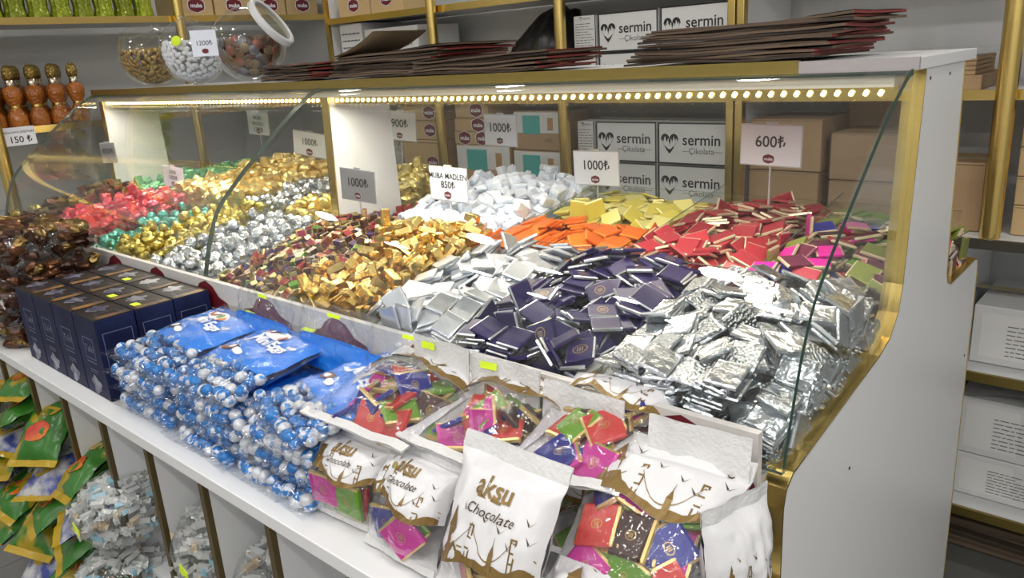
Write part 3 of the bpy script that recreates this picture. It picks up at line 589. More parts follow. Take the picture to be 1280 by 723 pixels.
195,397,195,-58,-29,28,49,365,195,-31,3,85,238,366,194,-32,6,19,91,331,194,69,-70,-11,132,266,193,11,-1,-83,153,404,193,-49,-87,-6,238,314,193,-32,7,8,213,293,191,4,32,87,
118,331,191,-16,-5,-68,248,416,191,11,-7,74,156,323,190,59,-20,-8,29,406,189,-56,82,7,137,378,189,-88,47,5,193,319,189,-51,33,67,155,302,188,75,-23,-2,178,350,187,-27,73,-57,
209,382,186,-40,91,11,73,321,185,-19,1,-96,10,294,185,52,-57,-42,204,227,185,-26,-71,29,135,217,184,-51,14,84,156,193,184,5,70,71,122,291,184,17,40,-10,233,255,184,83,8,28,
56,339,184,-79,-35,7,222,347,183,-9,45,-89,238,331,182,-5,-89,-44,73,243,182,74,-65,17,176,260,181,-60,1,3,173,216,180,-58,15,31,69,283,180,13,-6,-4,106,271,179,-33,51,46,
206,288,178,73,60,-30,225,182,178,-63,73,-11,250,283,178,25,-16,69,201,166,176,-19,-76,6,34,294,175,77,-38,-45,256,176,174,-42,57,-42,256,246,174,-69,-16,69,26,344,173,12,9,-93,
148,239,173,-6,-37,-12,108,305,173,-82,-56,-9,146,277,173,56,-70,-41,25,253,172,14,97,-22,239,311,172,94,0,-11,235,209,171,27,1,-93,30,216,170,53,16,10,116,236,170,38,-65,-50,
64,300,168,1,-14,86,177,286,167,4,12,-76,185,186,167,45,55,40,189,246,166,93,-2,4,15,294,165,71,69,3,33,81,165,-62,46,-29,74,206,165,-58,3,-11,83,237,164,-1,78,61,
153,199,164,-98,21,1,79,129,162,-44,-81,34,225,239,162,21,-38,-90,91,260,161,19,97,14,202,202,159,-68,23,-63,210,273,159,-12,-98,-12,249,213,158,-16,-35,61,7,236,158,-60,-38,60,
141,167,157,16,34,-81,240,118,157,97,-2,-22,166,125,155,-34,-83,-41,42,263,155,13,-10,-1,25,188,154,28,83,32,57,101,154,-3,33,-78,161,88,154,-70,68,-13,249,280,154,-70,69,17,
181,158,152,97,-15,-14,169,227,152,-2,14,-99,124,130,151,70,26,58,227,164,150,-49,-33,23,113,214,149,15,-2,3,59,190,148,40,9,-8,106,192,147,2,81,-59,103,133,147,17,30,-71,
91,161,147,17,-8,26,167,189,146,99,-2,-6,53,223,146,-48,-86,-16,97,86,143,-17,23,-54,64,141,142,81,-34,-35,230,90,142,-71,-25,58,124,47,142,-20,-24,76,162,153,141,-14,-6,-72,
48,15,140,-85,-1,52,238,224,140,10,-98,-15,255,182,140,10,70,10,255,141,140,-8,70,-8,212,187,140,-21,79,-56,8,127,139,-69,17,-69,26,164,138,16,-6,-20,195,78,138,-7,38,-84,
30,214,138,48,86,18,238,43,138,-19,-73,-64,138,123,138,42,60,33,103,174,136,0,99,16,40,78,136,25,62,74,141,85,136,41,21,-53,76,95,135,57,-77,-18,237,121,135,-74,23,7,
26,109,135,-19,50,84,23,64,135,-23,-52,81,145,17,134,-94,8,-31,150,58,132,-17,69,68,94,48,132,-4,-60,-64,186,87,130,-86,32,32,54,171,130,18,97,16,234,75,129,52,77,-30,
208,29,128,60,-68,37,120,89,128,72,-48,-42,205,162,127,29,-94,-17,42,127,126,20,42,-85,232,155,126,21,-53,-78,35,36,125,73,58,-5,112,35,125,37,-80,-2,107,136,124,4,16,-99,
180,26,124,-39,-49,22,99,93,123,-77,-57,24,203,115,123,-11,-30,90,56,96,123,16,-75,60,162,96,122,35,25,-55,77,18,122,12,96,7,209,14,122,-8,42,90,163,26,122,-41,-45,30,
163,128,121,9,14,-74,24,150,117,15,-10,1,241,65,117,0,93,-36,198,59,116,81,18,33,30,94,114,-25,15,-95,256,92,113,7,-70,-7,25,15,113,-20,18,96,161,63,113,-12,-23,10,
85,45,112,28,23,85,137,97,111,13,12,-62,238,125,110,-98,1,10,23,65,107,-1,82,57,69,77,105,-8,80,-57,122,62,104,86,-27,-27,122,15,104,0,-97,-22,193,86,103,18,-5,52,
239,35,101,-56,-11,13,216,49,101,-40,-17,1,57,38,100,4,-9,67,14,101,100,17,4,-71,170,30,99,-96,0,4,252,14,98,12,-70,12,232,78,96,-95,26,11,21,30,95,-66,49,27,
209,7,95,-71,-5,-5,89,12,93,38,0,92,24,50,91,6,98,-18,95,50,91,17,-9,37,160,44,89,-97,-17,-2,36,7,89,26,66,-66,121,24,86,-18,-81,48,60,24,79,16,10,-67,
226,25,78,-70,-69,-9,164,14,76,0,-98,-20,213,391,206,2,0,55,142,419,206,-28,-63,68,252,330,202,67,14,-73,189,428,198,86,-6,-50,353,424,196,65,-19,-71,216,390,194,-99,-11,1,
245,429,193,100,-2,0,182,412,191,51,44,-56,137,394,190,33,63,-29,101,411,190,88,-8,47,241,398,190,-60,33,64,111,361,190,-3,-7,99,169,432,189,-51,54,46,270,422,189,-53,-46,-50,
211,417,188,5,96,-6,132,320,188,-81,-59,-1,157,411,187,-8,-67,74,170,383,186,28,-65,-66,83,387,186,-22,-67,-30,119,406,186,54,44,49,58,423,185,-27,93,-11,311,413,185,31,-23,66,
138,424,185,-43,54,-60,296,429,185,-92,1,4,331,413,185,-2,72,13,188,300,185,-80,60,6,174,356,184,-56,-42,37,112,432,184,0,69,-72,266,353,184,-31,-26,27,234,369,184,-35,-60,57,
102,321,183,-97,24,-3,315,366,183,-99,-4,7,209,385,182,2,-1,99,164,307,182,-58,-29,-65,215,338,181,44,-51,-61,92,372,181,62,32,44,240,424,181,98,19,-1,323,322,181,17,-75,60,
201,362,181,-61,79,5,287,346,180,-19,68,37,145,361,180,2,-5,61,119,375,180,-33,94,5,79,415,180,4,-2,-78,240,338,180,-7,-74,65,335,385,179,-36,-50,-42,220,259,179,-11,78,-62,
35,403,179,-33,62,-54,263,376,178,-98,-18,4,163,286,178,-43,-47,-54,287,393,178,6,3,23,241,319,177,-3,-81,58,191,329,177,-7,-99,-7,123,303,177,50,-85,7,14,391,177,-59,-69,-36,
148,331,176,4,7,-99,144,303,176,59,37,49,63,388,176,-80,-60,-9,222,295,176,-6,-96,-12,254,299,175,10,-22,-9,351,398,175,57,50,54,11,415,175,-71,-69,-14,41,372,174,53,38,56,
108,338,174,9,2,-69,16,356,174,2,98,13,295,369,174,-4,9,-94,194,306,173,2,-9,99,68,309,173,7,-94,33,190,280,173,-10,77,-62,96,300,172,-11,-6,-86,349,327,172,-71,-68,18,
303,342,172,-49,60,-40,270,334,171,40,-91,-10,73,344,171,3,-12,54,186,254,170,28,14,-95,56,354,170,-83,-54,-12,163,263,169,-44,-57,45,314,309,168,-67,14,-26,251,242,168,3,7,10,
207,234,168,49,-40,-76,31,308,167,16,5,-87,16,270,167,12,-13,-2,254,269,167,59,-51,-50,329,358,166,10,-10,99,302,275,165,32,-5,79,272,302,165,-71,-69,-1,230,275,165,5,-10,99,
19,366,165,13,-13,-3,14,336,165,-5,-76,-27,351,359,165,50,-35,-62,205,264,165,-63,-77,-6,110,284,165,10,5,-87,46,264,164,24,11,50,46,331,163,24,96,12,343,289,163,17,-53,-76,
319,335,163,66,-74,-14,14,314,161,35,61,-17,51,290,161,-29,84,45,109,235,160,-8,92,14,78,283,159,5,-12,46,349,327,159,-18,3,-70,153,214,159,-65,66,-4,321,280,159,-70,-16,-59,
33,237,159,2,98,13,298,294,159,14,5,43,61,256,158,-45,79,-34,257,224,158,-12,17,74,277,271,158,0,-99,-11,22,278,158,-1,-18,68,210,211,157,-39,13,-9,168,231,157,-54,-83,-11,
95,260,157,-90,41,-3,113,213,157,-66,17,-73,319,254,157,23,-96,-14,231,232,155,-86,49,10,132,231,155,-69,71,6,33,302,154,-33,93,7,348,234,152,-25,52,-20,349,266,151,-67,-71,4,
334,296,150,39,-90,-17,122,199,150,-59,-25,11,332,231,150,-76,63,-8,79,240,150,17,-1,-61,83,219,149,78,1,16,279,233,148,-65,75,16,307,256,148,14,10,19,191,195,147,-71,-69,-9,
9,290,147,62,-52,-48,11,250,147,22,-4,-71,253,208,146,8,-98,-14,129,157,146,-56,-81,-17,37,265,146,12,-13,-2,52,226,144,-48,-64,39,44,200,144,-98,1,-15,39,220,144,-79,-9,60,
276,192,144,-96,-15,-16,310,182,144,60,-11,-5,156,181,143,15,-5,25,341,275,143,18,12,37,306,234,143,13,-98,-14,79,174,142,-37,-86,-13,243,187,141,-99,-5,6,30,237,141,-57,-47,22,
129,178,140,15,4,-50,220,137,140,-89,-43,-4,139,135,139,7,17,-97,178,167,139,-87,48,6,108,156,139,16,-22,-55,70,185,138,36,5,58,296,206,137,-80,57,17,349,218,137,-24,-22,-65,
282,168,137,-84,-47,28,13,259,136,22,-5,-68,333,190,136,3,19,-54,155,158,136,-95,-27,-8,15,213,135,-24,-37,-75,344,246,134,-18,13,-97,217,154,133,14,11,-43,247,148,133,-14,-76,56,
16,192,133,-97,2,-18,322,212,132,27,-94,-16,191,146,132,-94,-29,-4,48,201,132,14,-13,-5,257,161,131,12,10,-31,44,160,131,8,-39,81,354,199,131,-64,31,-63,287,145,131,-18,20,78,
45,177,131,18,-36,67,312,169,130,53,84,-10,124,147,130,13,12,-87,165,124,129,98,1,2,139,115,128,5,65,20,18,165,128,30,46,44,240,127,126,-34,-60,47,344,146,126,27,31,89,
92,150,126,-84,51,1,331,107,126,-19,81,-20,297,105,125,73,19,-60,77,142,125,72,-36,-36,124,108,125,63,71,-13,12,133,125,-25,-75,43,309,141,124,-26,7,89,330,189,123,-9,16,-94,
162,107,123,-1,98,-22,18,197,122,14,96,15,28,150,120,-29,4,70,344,128,120,-30,28,-14,264,130,120,3,18,-82,193,111,119,-5,-98,-19,220,110,117,16,-9,60,98,121,117,-51,-84,-18,
62,139,117,-85,49,-1,351,172,116,63,52,48,208,58,116,11,95,21,314,127,115,18,-21,-85,287,127,115,18,1,46,212,91,115,83,-5,-13,332,159,114,-86,48,18,37,115,114,-4,-96,25,
9,162,113,63,-52,-48,282,82,113,-51,84,19,138,94,111,-63,-75,-17,244,99,111,16,10,-28,242,37,111,15,-17,82,34,137,109,-98,-11,-14,165,87,109,-68,-70,-15,182,34,109,2,-33,-69,
105,96,109,-94,-29,-11,67,42,109,-23,-53,48,138,69,109,45,11,-15,274,101,108,-86,-47,-2,310,98,107,-92,37,-10,192,82,107,-13,-97,-20,221,63,107,30,-25,0,62,108,107,-79,-59,-17,
262,59,106,21,4,3,337,104,106,-57,-8,81,89,60,105,24,95,20,295,66,105,3,18,-84,37,68,105,78,-26,-24,341,135,104,-11,19,-91,344,68,104,6,31,48,188,11,103,-96,-3,-26,
150,17,103,-37,-54,43,19,111,102,-18,-45,84,350,104,102,-35,72,-23,236,74,102,15,14,-52,212,42,102,21,3,-6,342,13,101,-42,64,63,323,75,101,78,57,1,119,31,101,-94,16,28,
12,98,101,-70,-53,-47,263,76,100,-36,-91,-16,235,11,99,0,-99,-14,138,53,99,-17,-92,32,200,22,99,-23,-21,95,237,38,98,-69,69,18,16,61,98,9,81,-58,166,60,98,17,15,-68,
64,25,98,84,14,-7,8,36,97,61,-45,-54,191,59,97,1,23,-97,43,90,97,14,97,17,296,79,96,-97,11,10,94,68,96,14,14,-85,91,37,96,-26,-95,-16,56,7,96,55,-49,45,
62,51,96,17,26,-25,259,36,96,14,16,-67,165,17,95,69,7,70,284,40,95,-96,1,5,346,35,94,68,-45,46,27,39,93,50,-51,-64,323,55,92,8,97,8,313,23,92,100,-4,-6,
128,6,92,50,-50,50,232,48,90,22,-1,14,114,50,90,22,2,-26,47,70,90,-6,-18,97,291,58,89,-98,3,7,164,37,86,2,-23,97,204,36,85,2,23,-97,16,75,85,0,98,15,
348,79,85,-69,-70,1,109,22,85,-84,-52,13,225,12,84,2,-30,95,315,39,84,71,3,-9,88,40,84,-92,33,4,287,22,83,32,-68,-5,144,24,83,85,-14,-24,353,17,83,-39,-55,45,
200,14,82,63,64,-31,252,32,81,21,-3,27,261,10,81,-73,0,-68,273,16,81,-71,19,-66,51,24,81,-92,-2,16,73,15,80,16,-71,-15,342,53,79,12,-15,97,20,17,79,-67,23,-67,
7,44,79,54,37,61,31,41,78,-92,34,-2,311,6,77,-38,-60,-60,7,10,75,-73,-1,68,316,18,75,4,-71,71,132,17,73,-91,27,8,94,10,73,2,-1,0,227,16,72,-68,-67,-20,
344,30,71,16,8,0,40,10,70,85,0,1,171,12,70,31,0,0,345,11,65,-99,1,5,21,353,168,-75,-19,-15,125,387,166,66,-7,-64,283,385,164,-49,86,-1,140,284,153,-2,-35,-34,
58,357,151,-17,-41,53,239,235,151,-78,-54,-4,267,317,150,-52,78,27,148,417,149,-13,-66,-14,189,412,149,-24,-61,-28,106,419,148,71,-28,-41,31,273,148,85,-14,51,229,411,148,-54,72,19,
210,274,147,79,-36,42,62,412,146,-60,65,-46,159,368,145,-47,86,4,300,418,145,-37,-86,-18,21,419,145,3,-68,-72,90,382,144,-35,51,2,197,352,142,76,32,51,250,376,142,6,-56,23,
121,354,142,-32,48,47,22,233,139,-46,80,-28,160,326,139,65,60,47,235,339,137,24,43,-73,21,379,137,-50,11,-82,118,314,136,-24,67,-70,197,311,135,29,68,-59,79,325,134,44,-1,4,
299,362,134,-90,29,23,196,169,132,54,60,-57,173,279,130,61,-55,-6,28,340,130,-9,-72,-68,237,299,129,-58,37,72,274,232,128,-20,92,-7,99,278,127,64,-13,-67,33,171,126,-46,71,-15,
136,255,125,68,-66,11,60,290,124,-4,63,17,300,323,124,67,-62,-29,52,210,123,28,1,-82,195,245,122,65,16,-37,276,289,121,42,70,-57,293,184,121,91,16,33,172,136,120,68,-27,65,
246,260,120,-11,95,-29,21,301,120,9,76,-6,91,198,119,14,0,65,191,95,119,-24,80,4,21,132,118,-2,-49,48,99,238,118,15,-69,70,150,217,116,6,68,-47,177,21,116,-74,-14,-35,
60,250,115,23,63,-42,300,137,114,13,-86,44,228,224,113,-72,61,-29,189,206,112,-27,-60,-65,245,89,110,-77,31,56,240,20,110,-45,88,-8,21,261,110,-15,-77,-37,157,76,109,20,-67,10,
300,257,109,-19,-53,68,102,85,108,-20,62,-42,61,90,107,20,1,-88,127,185,106,-93,12,-34,20,93,106,52,83,18,166,173,104,-79,-38,-6,223,184,104,-52,20,-53,261,202,103,91,-19,-23,
194,57,102,-70,-41,-44,21,221,100,-50,49,-35,299,217,99,46,-32,-32,61,179,97,-7,21,-41,124,53,97,-58,-65,-8,78,53,96,9,-42,-40,202,150,96,-13,-97,-7,135,147,96,2,1,-87,
300,33,95,-62,46,-59,256,163,93,-41,33,-26,37,59,93,-32,43,-53,239,126,92,28,34,21,20,21,92,-40,-46,-74,283,70,92,-96,-21,12,233,55,91,-37,47,-13,101,20,91,-40,73,-54,
82,145,91,74,-28,-48,20,182,89,-47,27,23,146,20,89,-31,36,76,206,21,88,72,-47,-31,160,116,86,-69,-63,-25,300,166,85,-71,-20,-37,110,116,84,85,43,10,202,111,83,8,-74,67,
277,132,80,17,36,71,20,143,78,-23,-10,-79,54,118,78,25,-24,-14,265,21,77,-74,37,-44,135,86,76,-63,-69,23,176,81,73,66,-67,-29,82,89,72,87,45,21,259,96,72,24,13,45,
299,100,67,4,77,22,21,97,66,-41,-63,-39,152,50,63,24,-44,-59,204,52,62,43,-46,-57,101,54,62,67,27,69,61,57,60,-31,-63,50,259,57,59,71,61,35,20,58,56,2,-79,14,
299,61,56,4,61,16,179,20,56,57,16,-32,230,21,56,-71,20,42,300,20,56,98,1,6,39,21,56,75,-64,13,80,20,56,-39,-14,-91,124,21,55,76,-9,-56,209,413,178,-62,-29,29,
253,422,177,-5,84,53,157,425,175,55,45,-55,43,418,167,15,34,67,277,340,160,-72,6,-69,19,378,160,-84,-1,-1,20,316,156,-41,-50,-58,271,379,156,24,46,-56,264,270,156,10,8,8,
182,308,155,73,-40,14,164,380,155,-24,-66,25,52,257,154,77,-10,0,18,268,153,-66,70,12,100,418,151,46,-54,47,256,399,150,29,43,-49,266,310,150,-1,-82,55,106,384,149,70,-8,71,
217,426,147,-69,-1,3,133,398,147,-44,56,-52,71,413,147,50,-52,-53,203,386,145,-7,74,-67,21,414,145,36,55,67,164,421,144,0,0,-70,276,237,144,-41,-52,48,117,352,143,-67,0,-3,
61,378,143,7,66,74,78,336,142,-10,-71,-21,57,348,142,66,-21,72,205,356,142,75,2,-2,16,157,140,55,-56,44,110,322,139,-65,7,-9,164,289,139,-39,52,49,265,183,139,18,-97,-12,
151,338,138,4,5,-73,165,236,137,-26,36,86,129,278,137,26,69,-14,94,286,136,16,67,-4,217,321,136,76,4,-4,60,307,136,-5,-73,-19,94,205,135,27,-77,53,198,60,133,17,-2,-77,
24,358,132,9,-7,-9,54,176,131,-10,-78,62,256,343,131,-74,66,11,90,257,131,60,49,-47,22,132,130,11,83,-55,266,156,129,9,-61,-77,30,292,129,11,64,3,259,289,128,-57,-34,-54,
215,286,127,-97,-24,4,23,326,127,10,-8,-9,249,264,126,77,-15,63,188,260,125,8,-6,90,62,224,125,43,49,42,124,246,124,10,-1,-7,50,266,124,-17,70,-62,221,214,120,-49,-40,-53,
234,240,120,-3,-76,64,116,164,120,-6,94,-15,23,61,119,91,-13,7,182,206,119,76,-8,-15,243,61,119,-88,39,-21,39,230,119,3,-75,-11,54,117,118,-19,71,-58,14,243,117,9,66,8,
177,25,117,-18,-23,60,129,206,116,7,-8,70,275,256,115,49,-40,-59,250,205,114,7,-63,-7,196,95,112,10,10,-49,239,107,111,14,-4,72,164,182,111,-25,-96,-11,221,19,110,-70,-34,-6,
15,104,109,52,38,60,83,150,108,13,-74,-3,75,185,108,-99,5,-6,17,195,107,6,-79,-8,214,55,106,-38,-76,51,151,56,106,-66,66,-1,54,41,106,-7,-73,-5,274,206,106,48,-37,-61,
85,46,105,57,-57,44,243,175,105,78,6,-6,142,18,105,31,-11,94,198,164,105,-27,-95,-10,150,153,104,5,-11,94,47,155,104,15,65,2,93,109,103,-38,-87,4,61,78,103,92,-7,4,
18,166,101,-40,-47,-60,181,130,101,-23,75,-57,273,86,101,3,13,-69,122,125,101,-29,-71,54,252,15,98,-96,0,-29,274,169,98,-50,60,-38,271,128,97,44,-33,59,94,19,97,-96,-4,-24,
150,107,96,75,21,26,21,43,95,-96,3,-8,200,34,95,-20,-80,-37,232,134,94,14,-1,55,269,49,93,6,-12,99,122,81,93,-71,-13,69,202,103,89,-79,-60,-5,53,114,88,13,-5,-6,
19,122,85,14,3,-74,122,51,83,13,-71,-10,176,62,83,-32,-66,51,237,75,82,51,-42,-60,23,78,80,15,-60,-79,268,91,78,-68,-72,-3,226,35,75,81,51,25,126,22,74,10,69,13,
171,22,73,54,-64,29,266,14,73,71,-22,19,27,19,73,73,-34,11,93,43,72,-79,59,8,66,19,72,-52,-52,48,46,54,72,-31,94,11,268,54,69,-68,-72,-4,23,384,144,-42,51,47,
97,318,137,-99,7,6,216,373,135,-98,20,5,145,417,130,-68,20,-67,37,299,130,43,-58,-63,14,268,126,-74,-5,67,178,419,125,71,-6,70,82,251,122,0,-8,94,110,221,122,-57,35,-31,
103,424,122,2,-69,-73,99,393,120,74,5,6,192,308,117,30,89,20,14,234,117,56,-49,-51,115,278,117,14,-43,-62,153,72,116,-36,-93,-9,33,408,116,6,3,-72,14,360,115,-67,5,-74,
206,345,115,-65,10,73,144,380,115,-69,72,4,218,402,115,-81,-57,-1,76,343,114,-60,29,-28,187,373,113,0,7,-88,165,332,112,-35,65,-56,51,369,112,-94,-33,-5,150,298,112,-3,-68,-12,
125,347,112,-8,-100,-5,65,296,111,-71,6,68,57,229,110,14,79,39,134,256,110,-45,4,86,227,19,109,-69,-7,72,219,196,109,-6,8,-99,120,316,108,7,0,-8,221,262,106,62,-72,21,
40,327,106,7,3,-81,219,114,102,5,-8,100,114,113,102,29,-31,14,222,310,101,-67,-74,-2,184,277,100,-97,21,5,80,265,100,-20,98,6,28,291,100,8,-5,-8,219,162,99,-95,-2,8,
37,130,99,-35,-79,29,119,51,98,42,-41,57,141,202,98,-27,-59,-36,16,21,96,64,-64,31,166,242,96,-70,71,7,109,232,96,-14,-99,-8,105,187,96,70,-13,70,171,192,95,72,-18,66,
184,47,95,-16,-95,0,61,74,95,88,46,14,23,258,94,6,99,8,143,83,94,-99,-2,1,146,166,92,-68,-10,-69,209,230,91,-99,-4,6,100,154,90,-56,33,61,180,162,89,59,-49,48,
58,196,88,2,-9,74,133,139,88,67,33,-64,19,209,86,1,-10,70,68,19,85,-97,2,7,76,123,84,73,15,-67,217,191,84,8,5,8,226,65,82,66,-15,-71,66,159,82,3,-9,74,
14,123,82,38,55,45,19,53,82,0,34,-94,110,18,80,-99,0,0,18,171,80,1,-10,71,216,24,79,-20,-98,-9,90,73,78,8,-28,-38,190,131,76,9,-4,75,226,130,76,56,48,52,
218,92,74,-2,-85,-52,153,107,74,-85,-51,-4,54,103,71,2,-9,83,151,53,70,-7,-67,-21,25,84,66,-98,-20,-6,124,62,65,-55,83,9,64,45,64,-61,-22,16,169,24,63,-12,65,30,
188,61,63,4,-9,99,32,22,58,-44,53,-46,102,24,57,-97,-19,-3,213,26,55,-54,-84,-7,63,367,188,-19,-66,-31,231,416,186,46,-53,-55,373,364,184,-47,-42,-52,303,301,183,-25,-68,59,
198,324,180,48,59,-39,280,392,176,-52,40,-71,333,322,173,-3,10,-97,306,353,170,3,92,7,12,276,168,47,52,48,193,290,168,-67,74,7,189,251,168,1,-10,98,176,420,166,-26,65,27,
81,421,165,48,-55,45,160,393,164,34,-65,29,206,384,164,5,-70,-1,373,299,163,2,13,-70,64,306,163,21,98,-7,258,420,162,-49,-51,50,371,412,162,57,-53,42,175,367,162,-66,18,68,
272,237,162,-97,-21,1,305,420,162,15,67,71,102,375,161,-25,61,32,20,322,160,56,-5,-68,332,281,160,44,-14,33,37,415,159,-29,-70,58,222,420,159,-71,71,1,336,378,158,-2,72,15,
117,414,158,-1,-3,99,69,255,156,1,55,-23,125,336,156,-18,-66,-30,72,370,154,-25,-72,60,141,369,154,5,-4,44,260,323,154,4,-68,-7,235,314,154,-69,-4,72,239,363,154,4,6,-71,
363,380,153,-48,57,-42,374,187,153,-63,-8,77,270,360,152,-70,71,7,14,367,152,6,-74,-8,205,340,152,7,4,-41,48,343,151,60,-45,59,87,336,150,-1,64,77,292,309,150,51,-56,38,
165,329,150,-71,-70,-6,235,286,149,54,54,-48,130,306,148,-11,75,-63,338,341,148,-3,-64,-77,238,228,146,-40,-75,-48,179,98,144,-55,26,66,271,289,144,-64,10,-4,202,294,144,-63,77,7,
324,210,144,4,12,-72,69,215,143,10,-22,4,102,272,143,-30,-58,-46,302,256,143,68,29,64,13,171,143,-72,-8,69,329,307,142,77,4,-4,157,268,142,-46,-54,43,57,113,142,28,-30,1,
287,184,142,13,-5,67,189,253,140,66,-34,-41,373,340,140,13,-2,71,262,29,139,-86,-41,20,165,231,138,-69,13,-71,367,267,138,-55,30,38,273,256,138,48,-47,-61,368,308,138,5,-77,63,
239,90,138,-37,-62,47,232,260,137,-5,-99,-10,40,178,136,-43,48,-45,66,290,136,11,-4,-19,44,266,135,63,47,-46,260,136,135,21,-56,-77,23,294,135,-4,62,78,79,149,134,-42,-63,45,
75,186,134,8,-97,-7,132,227,132,77,-10,-7,206,119,132,-54,36,-27,313,169,132,69,30,60,341,140,131,1,27,-76,13,262,131,8,69,8,264,107,130,63,-50,47,203,222,130,2,11,-97,
15,138,130,52,37,61,208,187,129,-30,-54,-45,205,19,129,8,20,-98,305,48,129,-34,46,82,143,86,128,62,-74,28,95,231,127,11,4,-71,330,248,127,-68,-72,-4,177,193,126,-46,51,-41,
47,22,125,12,8,-70,145,190,125,78,2,5,39,231,123,51,40,59,237,55,123,-1,-99,-15,190,74,123,-86,49,7,263,199,122,11,-3,55,302,213,122,2,12,-81,371,238,122,-39,-50,49,
373,116,122,2,15,-69,223,154,120,69,27,-67,110,193,120,-74,67,5,277,78,119,8,0,-63,16,32,118,-70,-70,-12,340,171,118,-54,65,41,56,82,118,46,30,66,108,64,118,8,88,-43,
21,109,117,-60,-3,-4,373,203,117,9,77,7,342,210,116,13,-3,70,171,152,116,78,10,14,114,162,116,-62,-6,1,135,129,116,-30,22,68,15,213,115,-39,50,-49,23,78,113,5,-14,69,
375,82,113,-64,-9,76,103,125,112,-21,-32,-63,260,155,112,13,3,4,314,108,112,-64,69,-13,157,52,111,-19,95,8,172,119,111,-66,6,70,46,184,110,-74,-66,-13,371,168,109,61,-50,39,
301,142,109,2,-79,61,77,21,109,-66,11,-74,205,40,107,-47,30,-28,67,53,107,-60,-4,-1,15,174,106,50,39,60,370,52,106,13,5,0,286,19,105,-32,32,-63,256,24,105,-49,-75,24,
70,151,105,-89,-44,-11,231,100,105,-58,22,69,208,122,104,-42,89,13,376,20,104,10,73,9,169,16,104,3,-1,0,112,102,103,-38,-8,4,308,79,100,31,74,-54,271,111,99,-95,29,7,
317,22,99,-46,56,-44,80,108,99,-44,49,-42,375,138,98,51,-39,-59,20,46,98,13,-4,-1,188,85,97,-15,78,-57,250,76,97,19,-70,-3,51,23,97,-41,55,-44,146,81,95,18,-58,-79,
18,137,95,13,3,-68,341,107,91,13,-5,72,304,56,90,-10,59,79,373,102,86,-71,69,14,21,83,86,5,79,-61,116,47,84,-36,-65,44,171,48,81,11,-13,72,227,48,81,-97,-20,-3,
345,55,81,-40,-55,46,65,61,80,-89,-43,-9,265,48,80,12,11,-61,232,12,78,50,-50,50,340,16,77,-68,-2,73,377,51,77,-46,58,-41,93,26,75,55,41,59,23,17,75,3,-74,-3,
19,54,74,12,6,-70,195,17,73,84,0,0,138,17,73,84,0,1,301,19,68,0,-98,-19,61,20,68,-3,-15,99,370,18,65,3,-13,99,240,342,199,-99,-1,4,112,380,195,82,-37,0,
20,393,195,-62,-78,-10,73,330,189,81,-58,-11,168,270,188,-52,35,63,178,414,188,-30,9,73,44,280,184,70,-31,-33,243,272,183,52,58,-47,53,420,183,60,-45,55,209,416,183,2,71,10,
213,259,180,-52,50,-35,71,394,180,-62,-21,-68,22,353,179,-34,-24,9,142,409,179,-64,-13,11,240,397,178,68,23,-69,100,285,177,-47,-88,-9,106,357,174,-53,-34,-64,24,399,172,-88,47,2,
205,352,171,3,72,11,239,362,171,64,-45,51,183,380,170,-30,95,9,244,235,169,-31,-51,49,66,352,165,-28,95,8,135,341,164,-60,79,8,195,181,164,-36,-60,51,121,259,163,11,89,-33,
44,328,162,69,-32,-34,85,216,162,10,4,-54,166,332,162,-59,80,8,118,145,161,27,-70,18,144,118,161,-69,54,-46,232,323,160,-4,-63,-78,34,220,159,2,99,11,151,296,159,63,38,45,
62,294,157,65,30,43,161,158,156,0,-68,-17,100,300,156,10,0,-15,183,285,156,78,1,-3,228,202,155,17,-8,1,173,254,153,46,63,-35,237,291,153,4,-78,63,155,209,152,61,66,9,
80,164,151,-36,31,-41,20,191,151,11,-5,-2,31,261,150,41,62,-24,25,296,150,-90,-41,-9,76,259,150,-6,-78,63,219,265,149,24,61,74,134,238,147,-16,76,-61,125,200,146,87,26,-42,
20,146,145,50,-5,71,162,120,144,-40,-29,53,199,231,143,8,-62,-78,77,229,140,11,-3,2,19,96,136,6,-19,-68,133,84,136,-84,54,1,186,196,136,-13,-75,61,196,77,136,10,76,7,
235,123,136,31,-94,-13,243,227,134,4,12,-70,245,81,133,53,53,44,63,86,132,27,-63,66,99,187,131,11,5,-51,49,169,131,62,-45,58,26,210,131,-70,-70,-12,237,41,131,-9,-94,31,
206,156,129,68,18,-72,238,181,128,6,-79,62,143,24,128,67,-14,-70,152,166,126,10,6,-43,51,16,126,1,70,1,184,119,125,-47,78,40,20,15,125,-100,0,-2,102,129,125,-66,-6,-71,
60,149,124,-61,-21,12,173,31,124,-65,-57,-42,127,136,123,66,-34,-44,84,35,121,2,98,16,76,120,121,-30,-55,-47,239,155,118,3,-99,-12,30,81,112,12,68,-71,148,105,111,10,7,-55,
36,119,111,12,3,-56,210,18,111,2,-15,99,244,121,110,-70,-71,-5,94,83,109,-33,65,-51,206,93,106,12,-4,55,177,59,106,-3,13,59,127,70,106,1,61,80,46,52,102,-72,-10,68,
14,50,100,47,48,52,245,59,98,61,43,50,115,44,98,-60,-8,5,78,48,95,9,-10,63,157,19,95,-1,-26,-97,16,16,91,57,54,-43,111,17,90,-58,0,0,64,15,89,78,-1,1,
202,27,88,-62,77,13,244,21,85,-70,70,10,17,293,206,-69,-22,-67,147,268,204,10,-3,-97,33,495,202,-4,-2,99,97,358,201,-7,0,-96,36,322,199,2,11,-95,91,446,199,-3,7,92,
26,380,198,-6,-5,100,116,214,198,-14,-8,-96,53,491,197,-4,-2,97,147,275,196,-8,-6,70,26,436,196,9,-12,-70,68,280,195,-3,-3,29,96,361,194,-7,2,-91,157,355,192,-13,16,97,
